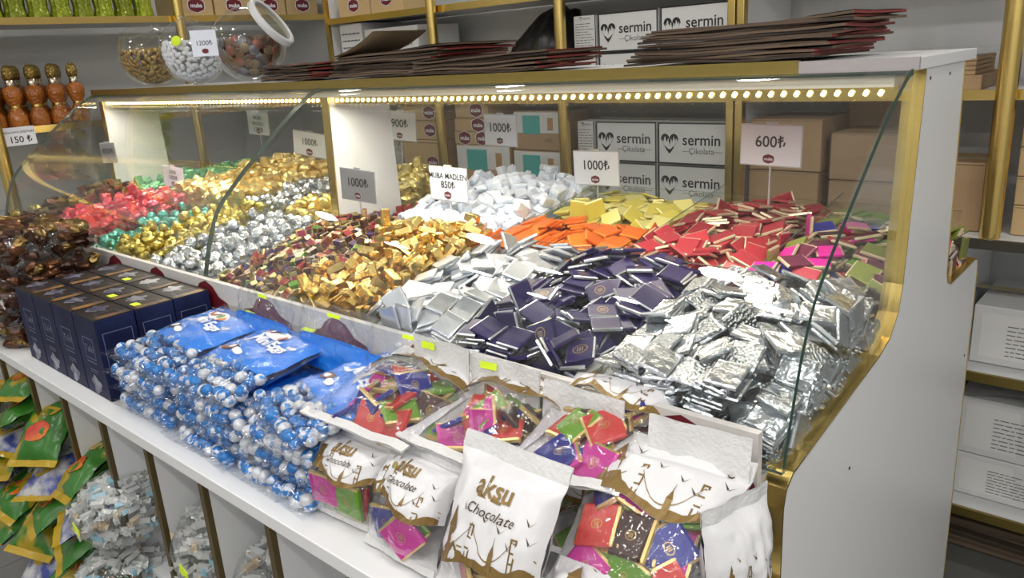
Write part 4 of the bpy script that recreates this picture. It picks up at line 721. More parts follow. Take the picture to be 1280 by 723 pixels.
65,435,192,-5,5,82,112,152,192,5,-6,86,83,55,191,-36,-93,-2,91,518,191,1,1,-36,141,331,191,86,47,0,167,433,190,-15,-11,9,85,202,190,3,-3,39,28,364,189,4,-5,-68,
84,359,189,4,5,78,33,490,188,2,-4,-15,142,294,188,6,-8,-68,24,241,187,21,-16,-69,60,285,187,-2,-4,-1,171,281,187,10,-2,-99,186,214,186,7,13,2,110,416,186,4,-5,-69,
49,428,186,-6,3,63,64,133,185,27,90,32,156,411,184,-4,-19,-41,116,81,184,3,1,17,255,435,183,26,-85,8,192,283,182,4,-6,-34,29,353,182,6,-1,-100,87,287,182,-20,-3,95,
110,135,182,1,8,-99,41,516,182,-50,86,-2,79,218,181,-7,-3,99,26,187,181,27,-24,-3,176,203,180,2,-99,-7,170,374,179,-7,-16,66,51,425,179,-5,5,81,110,527,179,-1,-12,4,
108,445,179,9,16,-96,108,155,178,8,-2,24,33,291,178,2,-4,-82,24,221,178,21,-16,-69,48,351,177,-3,-6,35,32,132,177,-63,69,-4,96,226,177,9,1,-98,96,368,177,-6,-2,99,
90,284,176,20,-4,-97,172,400,175,6,-17,-4,174,220,175,70,-70,-14,33,226,175,13,-23,-36,122,529,175,8,-9,-70,35,486,174,-2,-3,53,32,155,174,-94,6,-19,26,27,174,15,6,-70,
180,512,174,28,28,76,179,291,173,6,-4,-74,225,220,173,6,43,5,236,413,172,27,-16,89,238,399,172,-86,41,28,211,145,172,-5,12,-63,200,97,172,-66,71,24,65,52,172,-89,42,1,
178,457,171,-21,-4,66,103,226,171,8,99,3,210,524,171,-10,38,-6,93,75,170,12,5,-98,135,518,170,-10,-9,71,117,151,170,5,6,-75,112,24,170,0,-96,-27,26,80,170,-33,4,94,
115,376,170,3,-1,-10,36,319,170,-4,-4,28,221,474,169,15,-87,17,194,518,168,34,19,87,174,347,168,-7,-11,-7,53,453,168,-3,-7,-86,198,438,168,-19,-10,39,111,434,168,18,-5,-3,
123,450,168,18,-7,6,185,235,168,8,12,3,202,528,168,-39,-6,-92,33,28,168,5,-15,74,101,316,168,-80,57,-15,37,515,167,-2,-6,84,186,453,167,-21,-1,76,257,317,167,-7,6,-70,
148,505,167,9,-11,-65,122,467,166,-91,-36,-12,106,255,166,47,86,17,211,370,166,50,10,85,257,388,166,31,-7,72,3,135,166,-50,-50,50,212,152,166,-4,13,-57,193,168,164,12,6,71,
171,181,164,4,13,-1,29,283,164,-12,0,67,260,484,163,29,-20,-66,88,86,163,-6,-12,85,87,383,163,6,13,0,260,166,163,-36,23,-72,38,381,163,15,-12,85,26,228,163,3,-26,2,
110,318,163,12,-10,-92,243,313,163,-7,5,-77,247,521,163,21,91,-3,263,255,162,40,16,90,108,164,162,13,5,47,96,510,162,-18,3,-96,44,521,162,-1,-6,77,36,350,161,1,18,-84,
222,229,160,-18,29,-64,56,461,160,73,-68,6,158,175,160,-5,13,-59,30,169,160,26,4,-96,129,25,159,-69,68,13,34,98,159,-26,-3,91,31,230,158,-26,-7,96,202,117,158,-9,3,-69,
89,92,157,-5,-12,80,44,226,157,27,-1,-95,252,79,157,-24,17,-92,53,37,157,7,3,40,205,47,157,20,15,70,178,106,156,6,7,91,261,527,156,-4,-36,2,280,115,156,50,-50,-50,
38,163,155,-24,-11,95,123,32,155,22,-10,23,33,292,155,3,-10,-78,256,307,153,-1,9,-2,254,417,153,4,-6,72,151,112,152,-4,7,1,246,31,152,29,24,-5,262,222,151,-27,33,-65,
89,114,151,-1,-18,93,198,33,151,-19,17,-79,48,46,151,6,4,21,253,81,148,-9,28,-59,264,169,148,-3,42,-1,30,107,147,-23,1,96,251,425,147,5,4,-73,46,194,147,27,1,-95,
171,35,146,-1,18,-94,257,313,146,-1,9,0,35,35,144,7,2,54,110,55,144,4,-18,81,248,3,143,61,-36,36,29,167,143,23,-12,-73,256,373,142,-23,-11,-69,252,360,142,-25,7,-5,
259,170,142,41,11,89,109,25,141,22,-6,1,257,425,140,5,4,-71,264,234,139,-23,36,-61,28,102,139,-4,-23,2,234,306,139,10,37,25,259,110,136,20,20,68,280,525,135,-54,46,-54,
264,251,132,-42,9,-90,251,35,130,9,24,0,280,32,129,47,53,47,258,111,128,28,0,96,252,57,126,-12,23,-71,252,265,126,-18,39,-51,261,255,125,38,19,73,264,182,125,-32,27,-65,
251,490,122,-48,5,-86,257,110,121,-1,28,-5,242,343,119,33,22,78,266,526,119,48,7,88,260,506,117,48,6,88,263,182,115,-33,27,-67,249,26,113,9,25,-2,258,87,112,21,19,70,
280,430,111,-71,-4,71,269,329,108,38,-69,-40,265,379,103,1,46,1,259,102,103,-96,0,28,264,182,103,42,3,91,256,34,103,8,25,-3,249,39,100,-18,19,-88,262,175,95,-42,-1,-90,
159,420,217,-9,-2,-80,145,416,212,-7,5,-13,184,519,211,-4,10,67,129,402,209,-8,-3,-91,132,522,206,-6,7,69,92,343,206,0,3,55,208,456,206,-14,-1,-88,277,396,205,-17,-10,15,
122,387,203,4,4,98,125,473,203,-11,1,-3,227,332,202,7,-10,-76,269,500,202,4,-5,93,204,518,201,65,-75,10,144,520,200,-8,6,53,26,370,199,-14,-10,70,174,552,199,41,-58,58,
211,452,198,-13,-5,-98,260,382,197,-21,0,66,175,336,196,1,2,99,110,383,196,-3,-3,-100,106,452,196,-3,2,64,256,286,196,12,-16,15,41,295,196,16,1,-67,25,456,195,-22,-9,70,
192,387,194,-16,-12,-98,115,208,194,11,12,-74,67,421,194,-13,48,-40,210,399,193,16,14,97,98,321,193,9,-18,-98,198,520,193,-11,-2,12,124,273,193,-18,-7,25,250,445,193,34,6,-94,
284,486,192,6,-3,71,207,257,192,1,17,-95,209,235,192,-1,17,-98,202,462,192,-12,-7,-99,186,171,192,14,6,-92,28,390,191,10,-13,-73,265,286,191,19,4,-81,163,436,191,-12,-6,-99,
205,271,190,-59,-79,-11,108,448,189,1,-3,-100,195,320,189,-2,-3,-100,27,529,189,4,-15,-70,113,387,189,0,4,78,88,283,189,0,-19,-81,104,316,189,8,-18,-97,26,451,188,21,-10,-97,
114,259,188,-17,-9,15,75,130,187,4,-6,96,210,519,187,-11,-2,7,43,315,187,-79,-59,-16,268,491,187,5,-3,77,140,145,186,6,24,-92,243,377,186,-20,-6,42,151,250,186,99,-9,3,
196,463,186,-13,5,-62,36,518,186,-12,-10,38,30,377,185,8,-15,-62,149,521,185,4,16,62,167,424,184,-1,13,45,284,435,184,-13,9,-99,195,83,183,-8,2,85,198,310,183,-2,-3,-96,
107,448,182,0,-3,-98,132,519,182,11,13,87,115,376,182,-4,-1,-76,70,143,182,7,-3,69,262,284,182,13,-14,5,187,160,182,12,-10,-10,26,285,182,15,-9,-1,43,179,181,27,14,67,
24,231,181,67,68,18,36,369,180,-17,-1,96,135,103,179,-96,0,-1,25,458,179,-22,-9,70,173,393,179,-18,-7,-8,205,522,179,-10,4,58,129,147,178,-2,27,-96,277,231,178,8,16,69,
268,482,178,3,6,-71,241,376,178,-21,-2,58,37,449,178,16,-17,-89,118,250,178,-14,-1,5,247,360,178,-6,-20,-51,307,228,177,-53,47,-53,28,514,177,5,-15,-72,122,437,176,-2,3,94,
149,110,176,20,18,-66,267,177,176,13,27,-52,92,64,176,-20,-15,50,281,425,176,-4,15,-73,49,85,175,7,5,-24,180,384,175,-20,2,36,203,273,175,1,-1,-13,127,154,175,27,2,10,
261,285,174,11,-16,18,116,302,174,10,-7,9,196,65,174,63,75,-8,182,369,174,5,-19,-98,203,110,174,-8,-2,70,73,130,173,6,-4,85,24,231,173,29,-4,-96,254,491,173,5,-4,80,
115,525,173,-8,16,-7,135,526,172,-16,8,-67,26,306,172,-8,-10,99,41,519,172,0,-15,-49,129,189,172,14,2,98,147,54,172,-42,-10,-65,285,88,172,4,21,1,26,153,171,38,20,65,
276,232,171,8,16,71,35,442,171,15,-18,-87,190,445,171,6,8,-88,238,176,171,-20,30,-66,129,250,171,-14,-1,8,22,170,171,13,41,1,49,347,170,13,-2,-46,181,162,170,12,16,-98,
306,163,170,-51,49,-51,193,527,169,-8,6,72,115,313,169,2,-12,77,67,491,169,9,-14,-90,187,174,168,20,-4,-39,36,314,168,11,8,-96,275,85,168,21,4,91,252,370,168,-21,-2,58,
276,152,168,-15,23,-96,87,54,167,-9,-23,-2,204,245,167,-7,-13,-96,257,505,167,3,-6,95,176,288,167,23,2,80,170,307,167,-17,15,-96,28,234,167,-29,1,95,284,422,167,-13,9,-99,
43,513,166,-6,-14,-8,125,187,165,-10,9,-72,272,230,165,-15,9,-61,47,96,165,6,10,31,63,291,165,-21,-16,24,189,513,165,-7,7,75,214,44,165,8,3,91,191,181,164,15,-14,14,
187,236,164,-13,7,22,50,351,164,8,10,-99,36,440,164,-20,-12,57,35,26,163,8,17,-70,69,233,162,24,1,-96,254,369,162,3,-21,-83,280,428,162,14,-7,98,256,427,161,5,15,-25,
47,443,161,7,-22,-62,36,90,160,10,6,73,63,179,160,-12,-20,70,28,228,159,-8,-28,14,107,36,159,13,-20,-26,223,104,159,14,3,34,147,100,159,8,-11,75,124,185,159,9,11,65,
92,26,158,23,7,-97,275,306,158,31,5,63,282,92,157,-20,7,-97,118,36,157,-4,-24,45,280,27,156,19,25,-73,282,290,156,30,5,66,34,26,156,-68,71,17,228,3,156,19,-68,68,
278,234,155,-14,10,-59,32,230,153,8,-29,-36,211,101,153,12,9,-14,67,168,153,-8,-23,55,69,121,153,20,20,-84,213,40,152,14,-2,69,191,114,152,14,-5,74,127,119,152,6,2,-65,
92,87,151,-1,-20,80,40,35,151,18,4,11,200,50,149,-2,14,-88,285,93,149,6,20,1,278,227,148,-9,15,-16,116,36,148,7,-23,4,284,158,147,-2,17,0,272,32,146,11,20,-80,
259,165,145,-1,18,-40,124,36,144,17,-17,-45,198,51,143,10,10,-14,135,37,142,-19,-16,90,284,104,142,18,10,71,268,117,141,-18,9,-98,61,30,137,5,-10,99,273,27,136,17,-15,71,
167,39,135,8,6,2,264,39,135,22,3,0,217,10,134,70,6,-6,26,83,134,-5,-40,-11,59,34,131,9,6,-17,269,53,126,10,20,-82,266,37,126,15,-17,79,68,40,124,11,3,14,
131,209,188,-7,-1,86,94,119,187,8,-7,-4,26,154,184,14,-6,-70,97,141,184,-7,-8,99,283,131,184,7,3,-17,141,192,184,-7,-2,83,342,157,181,-8,10,-99,293,63,180,-40,-86,21,
220,171,180,5,10,71,100,153,179,-2,-11,82,268,37,179,16,-6,91,30,154,178,-5,-15,63,151,185,178,-4,-6,31,47,158,177,15,-6,-74,344,78,175,10,-1,71,334,155,175,5,11,-46,
33,72,174,11,-4,-16,240,224,173,99,0,-3,93,58,173,-1,-20,91,95,171,172,8,-1,-54,160,184,172,-5,-6,32,91,35,171,14,-15,40,333,93,171,9,3,33,33,90,171,12,2,-59,
288,220,170,-23,7,-69,275,36,170,-9,14,-95,322,154,169,-8,10,-99,90,82,169,12,-11,-1,160,80,169,-98,-5,-18,311,215,169,-20,13,-46,136,29,168,-17,-9,98,104,110,166,8,-6,-38,
35,177,166,5,-9,22,218,111,166,12,-11,42,343,26,166,6,11,-70,289,97,165,0,15,-74,84,179,165,7,-4,-16,254,223,165,-12,2,-3,158,181,165,6,-3,-99,33,97,165,12,2,-63,
275,47,165,17,1,66,282,143,165,11,-1,99,145,30,164,10,-16,-7,217,83,164,14,8,-71,334,223,164,-21,-11,-97,218,128,164,16,1,-34,163,84,163,6,-17,-10,344,94,162,5,3,0,
363,215,161,11,67,18,160,27,161,19,8,-98,33,190,160,1,-10,58,339,159,160,10,7,10,165,163,160,-6,-4,57,257,215,160,-9,-9,-85,96,179,160,8,2,-77,99,119,159,10,-2,-75,
34,103,159,12,-4,-20,343,26,158,12,4,0,165,30,156,-18,-10,98,283,121,156,-10,6,-67,272,36,155,-9,14,-95,251,210,154,-7,10,66,34,200,154,8,-2,-55,339,83,154,4,-5,100,
174,45,154,-6,-19,63,180,185,154,3,-15,55,336,34,154,10,-8,83,40,26,154,17,-3,0,99,184,153,7,-5,-5,270,86,153,7,9,73,97,122,152,-1,-10,56,36,98,151,-3,-12,96,
192,112,151,-5,13,10,77,64,151,11,-6,49,339,145,150,9,9,-10,3,32,150,-70,10,-70,55,35,150,2,-17,95,35,141,149,7,2,-100,184,33,149,10,-17,-13,333,174,149,1,15,-59,
196,189,149,-18,-9,98,342,87,147,1,6,-68,121,200,147,21,-10,0,270,63,147,7,9,73,175,123,147,7,12,81,324,188,146,11,11,7,45,183,146,9,0,-71,113,115,146,13,-4,-84,
262,104,144,3,21,-71,208,35,143,-5,-19,58,333,33,143,-3,5,-100,186,33,142,19,-5,-79,253,113,141,16,16,-11,62,181,141,7,-4,-29,168,126,141,-4,13,15,36,121,141,-7,-1,95,
322,78,141,1,6,-69,120,25,141,23,20,-5,275,37,139,10,6,89,113,109,139,-7,-11,72,125,37,136,-16,26,-94,52,103,136,-7,0,99,246,36,134,5,3,29,344,26,134,5,3,0,
195,69,134,11,-1,20,132,52,132,17,24,-32,331,117,131,15,-9,22,304,100,131,10,-14,58,335,46,130,5,-2,84,258,53,128,4,4,-1,72,26,127,16,-10,2,24,30,127,-6,-29,65,
113,57,125,28,-7,72,30,37,125,-9,-28,72,60,70,124,-1,-6,100,124,46,123,25,15,8,336,33,121,5,3,7,180,27,121,8,-9,-99,63,53,115,2,4,-97,335,35,114,4,-4,98,
92,32,202,60,-64,37,152,196,197,0,8,-35,26,246,196,12,-6,-99,129,27,195,-21,71,-57,193,127,195,15,-5,57,86,11,193,-68,-5,13,169,259,192,-19,-5,-68,128,253,191,12,9,98,
64,259,191,-6,-1,0,83,202,190,4,1,-72,117,74,190,-1,-10,99,300,125,189,12,10,-28,307,195,188,-90,-37,8,259,129,188,9,15,-53,253,217,187,6,-2,-78,224,135,187,-99,6,5,
27,26,185,1,-10,71,337,75,185,59,-80,-14,26,175,185,-7,-2,71,180,77,185,7,3,58,41,251,184,-5,-4,-55,336,257,184,-6,-9,-73,112,233,184,0,2,-43,192,137,184,22,2,59,
180,147,184,20,9,28,271,218,182,6,1,-98,112,69,182,7,-7,63,103,169,181,1,0,-66,33,35,180,6,-8,15,193,258,180,-3,17,99,334,250,179,-11,1,23,243,149,178,14,-14,-10,
335,136,178,2,-7,100,279,82,178,-6,10,28,29,252,177,-3,-6,-74,128,243,177,-83,-56,1,259,152,177,-11,-16,95,191,82,176,7,-3,98,27,194,176,-4,-6,-1,223,75,176,34,11,73,
279,215,176,-5,-3,98,200,249,176,-16,3,33,152,194,176,-21,20,-87,330,24,175,25,5,-1,201,230,175,-16,5,44,176,31,175,31,11,-42,89,189,174,1,0,-87,40,36,174,10,-2,-47,
32,159,172,-7,-1,79,343,76,172,17,10,3,169,82,172,5,6,8,187,166,172,19,14,13,112,76,172,-69,-71,-13,334,249,172,-2,-11,-95,261,160,172,19,-2,-68,203,158,171,24,2,63,
105,248,171,0,2,-42,343,138,171,7,2,-2,32,96,170,-5,-27,77,57,87,169,-15,-23,92,26,258,169,-5,4,71,51,37,168,9,-3,-36,160,104,168,5,6,13,115,187,168,-2,-1,74,
323,235,167,-10,5,60,274,89,167,7,11,62,109,84,167,10,-14,75,341,81,167,4,19,-72,192,178,167,21,12,25,320,150,166,5,7,-67,291,33,165,-98,0,-8,30,167,165,-4,-6,9,
47,242,164,-6,-2,-14,111,28,163,12,10,-73,106,93,163,2,17,-98,331,224,163,-10,-5,-31,178,241,163,-11,5,-35,344,30,162,19,10,2,255,160,162,6,-18,35,269,217,162,12,-8,99,
117,114,161,13,-7,47,115,248,161,1,-5,78,269,100,161,-9,8,-64,114,182,161,1,-2,-49,337,79,159,18,-8,80,43,163,159,6,-4,-99,55,229,159,-3,6,93,254,225,159,14,-6,96,
322,149,159,-1,8,-99,36,33,159,10,2,-80,172,23,158,17,-26,69,116,26,155,9,-13,71,265,38,155,10,16,-78,177,99,155,11,4,-84,334,169,154,8,-2,46,330,80,154,20,-3,63,
342,27,154,6,21,-68,44,36,153,9,-4,-29,226,97,152,9,34,-20,276,93,152,7,11,62,43,171,152,-7,3,99,326,225,151,-2,3,75,174,24,151,18,-26,67,42,89,151,23,14,-67,
276,3,151,-66,26,26,333,90,149,20,2,42,49,98,149,-4,-27,96,109,28,148,-1,-16,99,263,94,148,-90,-42,12,336,28,148,7,21,-66,177,31,147,9,30,-94,60,105,146,25,-9,12,
262,33,146,15,-12,70,161,55,145,-11,-28,92,44,29,145,0,-10,75,333,97,144,7,19,-61,3,60,144,-69,-14,69,113,35,143,15,5,-46,51,35,140,7,7,-99,114,45,139,14,6,-50,
244,39,139,9,-13,94,325,30,139,0,15,-76,216,39,133,7,11,-26,322,33,133,9,12,-18,306,39,131,-10,12,-99,217,510,258,-7,3,-69,172,532,257,-24,-96,16,195,421,244,-3,0,-55,
175,287,244,17,-66,-72,14,400,244,67,69,-14,223,472,239,1,-100,6,207,341,238,-26,-89,-12,23,351,237,-91,8,-23,143,270,235,52,85,7,158,425,234,-2,26,-3,14,502,234,-63,-4,-77,
91,465,234,33,-71,-59,250,532,233,-8,11,70,266,350,233,-31,-57,-29,302,381,232,60,-79,-8,20,539,232,-52,-64,-48,316,479,232,8,-15,98,235,429,231,25,43,75,195,531,231,-59,-40,58,
162,543,230,-6,-79,-60,260,389,229,-57,73,-31,166,333,229,63,26,35,379,340,229,-67,-69,14,62,433,228,-72,-37,17,216,275,228,-16,-1,97,237,328,228,-34,67,-60,36,382,228,-22,-28,-81,
303,543,228,12,-60,79,142,355,227,4,68,72,182,366,227,1,-2,-34,219,380,227,99,-11,-2,217,505,227,24,61,-37,352,352,227,50,3,-86,201,413,227,1,3,100,272,427,226,40,80,42,
19,433,226,80,-22,-44,330,335,226,56,59,47,31,289,225,87,38,5,127,387,225,-26,-70,66,255,260,225,-96,19,-22,369,493,225,0,11,-33,312,421,224,30,9,-94,187,304,224,2,-5,61,
23,474,223,3,-15,0,206,464,222,25,97,-6,348,545,222,2,-68,73,218,235,221,-13,44,-81,167,466,221,70,-72,6,83,489,221,0,-77,8,290,200,221,4,11,-90,104,517,221,61,20,-64,
253,308,220,52,-85,-7,307,306,220,75,-50,-26,174,497,220,0,77,63,382,532,220,70,70,-9,22,315,220,-80,32,46,121,421,220,1,-8,-34,100,375,219,63,-47,-34,128,486,219,59,-36,-24,
231,205,219,86,40,-30,148,287,219,-82,56,-2,239,479,219,50,86,-8,65,463,219,-72,24,58,65,400,218,-32,82,9,170,189,218,-72,-15,68,292,335,218,-23,73,-65,261,497,218,48,-47,-43,
186,249,218,-58,81,5,118,459,217,94,-32,10,118,330,217,1,99,3,59,338,217,-84,17,-36,281,453,217,-6,6,-39,293,380,216,79,-60,-10,327,494,216,-91,36,14,133,241,215,-45,-64,48,
11,382,215,-34,54,-45,369,185,215,-17,27,-89,274,290,214,55,-83,-10,382,449,214,-39,-43,56,69,224,214,-35,-76,53,120,286,214,10,-6,-56,46,445,214,-32,54,23,342,289,213,-10,15,-74,
355,442,212,-44,-47,-34,85,417,212,6,-12,-44,39,366,212,-80,-12,40,304,478,211,-6,6,-38,59,543,211,48,45,-53,239,151,211,79,-10,43,106,202,210,-26,1,-95,134,530,210,-65,-37,50,
244,534,210,58,9,5,99,260,209,-46,38,-47,9,225,209,-71,5,-71,80,361,209,-11,-12,77,277,531,209,41,-55,-44,33,210,209,70,-61,36,199,526,209,-4,-18,-96,333,378,209,20,-73,66,
266,232,208,39,-91,-12,382,276,208,28,-49,-51,364,288,208,-76,31,-55,349,210,208,-46,5,21,386,158,207,-65,-28,65,346,469,207,21,-60,-68,88,301,207,13,-8,-63,63,520,207,-7,75,65,
199,187,206,-55,82,11,332,418,206,-8,13,-59,137,189,206,-16,71,-60,14,155,205,-69,70,11,365,377,205,15,-57,6,94,541,205,60,-5,-2,324,344,205,80,-57,-15,106,174,205,-59,-5,-79,
252,179,205,-21,-69,59,363,348,205,9,86,-4,335,169,204,-45,-89,6,304,530,204,-11,-5,-63,265,124,203,-72,-68,-4,303,227,203,-31,-55,56,22,339,202,42,40,12,30,506,202,61,-48,-37,
67,184,202,-98,-8,-17,370,507,202,-16,69,-70,383,387,202,-34,68,-18,195,123,202,70,34,-61,336,532,201,-7,-2,-68,179,32,201,35,16,-22,27,461,201,52,-60,-50,41,274,199,-36,-55,-63,
32,410,199,-68,-27,2,204,143,199,-24,-72,55,372,539,199,3,-100,4,53,297,199,-21,66,71,151,149,198,-59,-26,13,280,193,198,-5,13,-93,332,297,198,-7,17,-61,130,160,198,-15,71,-60,
370,420,198,71,12,-18,84,233,197,-91,37,-13,108,137,197,80,-7,-36,145,115,196,-32,48,47,60,255,196,63,15,41,333,230,195,-4,-46,-86,121,21,194,-1,-5,71,247,25,193,59,42,58,
380,463,193,-69,-70,10,43,97,192,40,-1,-80,71,127,191,8,98,13,35,182,191,-7,-17,75,279,35,190,6,-19,98,18,286,190,-85,-3,52,100,51,190,18,-80,-54,189,86,190,32,23,24,
350,191,190,-42,35,76,22,257,190,-58,32,37,374,13,190,64,-42,33,374,316,189,32,-7,-60,308,182,189,36,-92,-14,161,13,188,36,0,93,167,108,188,-27,69,-51,193,48,187,36,-8,32,
261,134,187,-59,-79,-6,338,76,187,-32,-43,-74,310,122,187,-56,-32,-54,136,87,186,-71,-1,66,333,33,186,-91,38,6,19,112,185,-76,-56,-21,83,91,185,1,-18,68,69,189,185,18,6,-97,
325,157,185,1,-18,-92,379,194,184,-8,21,-68,146,50,184,26,52,79,369,269,183,73,17,-15,348,100,182,-11,-62,-77,370,153,182,26,-89,35,13,190,181,-65,-48,52,49,212,181,5,-21,11,
231,89,181,72,31,38,371,251,180,74,16,-14,73,158,180,7,-17,17,287,97,179,-69,-50,20,352,132,179,-33,-19,-55,26,231,178,-66,-32,0,251,87,178,72,31,38,270,67,178,57,-59,31,
251,46,178,6,-19,97,308,17,177,7,73,6,210,22,177,53,8,38,191,68,176,-10,91,-38,21,63,175,-20,64,-56,30,136,175,-21,-97,-5,77,17,174,5,-51,-9,80,56,174,-20,28,-94,
81,119,173,15,9,-97,42,35,173,49,-64,41,306,48,172,-98,4,7,380,117,172,16,5,71,129,16,171,-96,-1,-4,50,96,171,40,0,-81,306,86,169,-47,-38,38,361,179,169,-18,12,-94,
345,50,168,-6,-33,57,378,222,167,-14,24,-68,99,21,166,52,-52,-48,26,168,164,-20,-8,98,116,67,164,-61,-77,-18,253,53,161,-98,9,6,262,18,161,11,78,9,349,107,160,19,2,74,
160,48,160,19,5,-36,73,78,160,6,-16,52,363,61,160,-89,37,-19,208,40,158,21,1,0,15,119,157,14,3,71,317,62,156,-83,-53,-4,378,132,154,21,11,67,236,9,153,53,-47,47,
15,24,153,71,67,22,26,74,152,-55,4,-21,132,26,152,65,-36,-59,53,15,150,15,33,-5,356,20,148,-73,14,-66,195,14,146,-100,0,0,382,69,145,-70,70,8,382,15,144,3,77,3,
293,23,143,3,27,-93,35,40,142,-75,-64,-15,100,16,139,26,-3,1,133,539,175,-27,3,1,144,255,170,-53,55,-45,41,400,170,-95,-31,3,19,307,168,61,-71,-28,133,428,164,1,7,0,
81,430,162,-31,64,32,133,514,161,-39,12,-79,17,457,160,0,83,1,57,12,159,53,-53,46,15,348,157,-56,-69,16,105,322,157,0,-26,78,57,228,156,31,63,-27,133,290,155,1,94,1,
91,281,154,-34,17,-41,139,328,153,-63,-71,0,51,453,153,23,66,67,28,209,153,32,-68,34,82,525,153,-46,54,-56,63,343,152,2,72,-70,107,519,152,46,55,52,116,461,152,67,-18,-23,
123,478,152,67,-18,-24,54,306,151,3,69,72,16,185,150,-53,45,47,58,408,149,89,45,2,15,415,149,-40,52,-57,104,386,148,-29,-95,0,51,531,148,80,-60,2,144,395,148,54,53,47,
26,493,148,96,27,4,15,534,147,2,-1,-71,105,213,147,8,-68,-72,36,373,147,-4,-4,87,58,186,146,0,73,-69,133,429,146,0,-100,-1,124,354,146,3,5,37,83,240,145,-52,-85,-1,
135,252,145,30,-57,-65,23,240,145,-30,-69,62,97,35,145,-27,-10,-48,94,155,145,-66,23,-19,133,81,145,12,34,4,39,262,144,-5,-3,96,58,60,143,-90,34,23,128,171,143,-68,21,-10,
91,117,143,-57,-37,37,140,212,142,41,-49,-59,15,306,142,71,70,8,23,167,142,72,-6,5,38,124,141,67,-32,-28,69,93,141,-31,-66,61,61,139,140,31,95,4,16,36,139,-68,64,-29,
12,109,137,46,46,56,133,133,136,69,-72,-7,108,88,136,0,5,-78,133,46,135,68,29,26,36,83,135,1,-5,42,41,25,130,-60,80,5,80,17,129,-7,-100,-7,175,174,262,68,19,-69,
132,161,237,69,-20,68,175,176,231,3,-1,68,192,226,231,1,3,70,26,173,227,-91,-39,-10,153,122,226,6,-3,56,123,256,225,-74,1,-2,283,229,223,-70,-71,1,19,219,223,54,50,-43,
281,158,222,69,66,-27,284,87,221,-78,5,-62,151,216,213,-39,79,-32,59,86,211,-17,70,-62,196,134,210,87,-8,-41,275,56,208,12,-17,98,219,204,205,26,69,-26,171,254,205,-55,55,45,
138,19,205,-38,5,2,87,246,205,46,51,-47,208,171,204,49,55,-49,179,204,204,58,44,42,117,193,204,10,68,72,169,169,203,-69,0,2,84,162,203,-54,42,52,230,57,203,-98,17,7,
120,132,203,-68,-2,-73,127,162,203,73,4,6,22,89,202,12,0,-80,208,248,201,40,-57,-56,250,187,201,44,60,-46,72,198,200,71,5,13,238,20,200,-73,9,-68,14,19,200,-46,47,-53,
157,130,200,73,-17,-21,128,245,199,-1,-5,-95,180,105,199,71,-26,64,34,185,198,-63,-2,-77,132,97,198,25,69,-11,94,131,197,58,-46,-48,241,243,197,3,1,100,56,231,196,-2,-4,72,
282,193,196,-62,2,78,229,114,196,4,-65,-7,285,233,196,50,-44,-54,256,142,195,48,58,-51,269,22,195,58,48,51,101,86,194,-62,-16,-72,258,118,192,-43,51,58,21,222,192,4,-7,0,
52,130,192,0,74,-66,17,140,190,5,-80,-4,160,60,190,-66,67,-14,124,59,189,-67,0,-72,255,90,188,54,-52,37,192,61,185,-41,-56,47,285,131,185,-40,-47,52,57,94,183,9,-6,-16,
224,63,180,11,-4,65,169,22,179,-69,-11,70,48,52,178,-50,-55,39,18,54,178,-42,-49,-58,18,93,177,-71,70,-2,104,23,175,-41,56,-43,201,24,175,58,-39,-56,70,25,174,-39,58,-46,
275,61,173,-97,-22,5,132,22,171,-70,-70,-12,34,18,169,-2,77,-64,236,18,168,-4,13,-99,277,21,165,10,6,0,72,239,236,61,38,-58,37,235,228,-52,-63,49,178,251,216,-75,1,1,
14,215,212,-74,-5,66,90,174,209,-98,19,-3,240,126,205,10,4,23,263,102,204,25,-65,8,65,238,204,-3,-1,100,220,12,201,-71,2,2,285,143,197,-50,58,-40,163,84,192,-69,-69,-16,
112,48,192,14,-5,21,174,220,190,-40,58,43,183,187,188,44,-59,37,144,245,186,50,-50,-47,123,163,185,18,68,-8,106,248,185,3,75,66,177,251,185,66,1,-1,171,158,185,4,71,5,
209,245,185,-50,-49,52,207,209,184,-68,14,-9,219,173,184,-8,-65,-16,15,107,183,-39,50,-50,131,198,182,3,0,-21,92,181,182,-14,-74,65,279,247,182,-5,-66,-75,283,72,181,8,17,-70,
50,179,181,-58,60,-34,91,143,180,29,-71,21,64,239,180,2,-2,-65,30,227,180,51,-53,-55,242,244,180,2,2,70,21,76,178,-5,62,78,247,182,178,-42,-50,51,62,44,177,-25,-15,-75,
234,140,177,37,-62,22,169,123,176,55,46,55,55,142,176,61,-39,66,278,217,175,7,7,-5,219,115,174,25,73,-15,140,23,173,-40,-59,40,129,129,173,-99,9,0,21,51,172,80,-6,5,
171,53,172,34,1,0,221,22,171,-69,-67,-17,197,87,170,-65,2,74,279,180,169,0,-99,-8,250,109,169,61,40,-64,274,144,167,-61,-8,19,18,171,167,-2,-13,71,115,100,166,-99,11,-1,
234,82,165,-75,14,-65,161,89,165,1,-99,-13,64,109,164,10,-7,6,284,114,163,8,-63,-6,110,59,163,-43,-41,-60,77,78,161,-61,1,-8,17,21,161,-70,-71,-13,25,110,157,-99,-3,-10,
211,55,156,1,-81,59,252,46,155,6,95,17,275,85,155,74,-6,-22,90,20,151,23,36,-8,53,29,150,-31,46,50,28,73,150,-3,99,11,169,23,147,59,40,58,130,26,145,12,15,-79,
286,37,143,-40,-52,47,243,19,139,-99,1,3,19,27,138,5,-12,65,181,540,228,46,51,-50,215,497,228,-65,-31,-61,20,518,226,-4,-2,100,108,467,224,-1,-1,99,17,482,224,-6,0,71,
246,450,218,-44,-48,52,48,378,216,-40,91,0,240,520,216,-3,-69,-72,17,424,213,71,-68,18,56,451,211,-52,-16,-39,81,348,211,42,91,5,118,417,208,11,-41,90,122,509,207,48,-33,11,
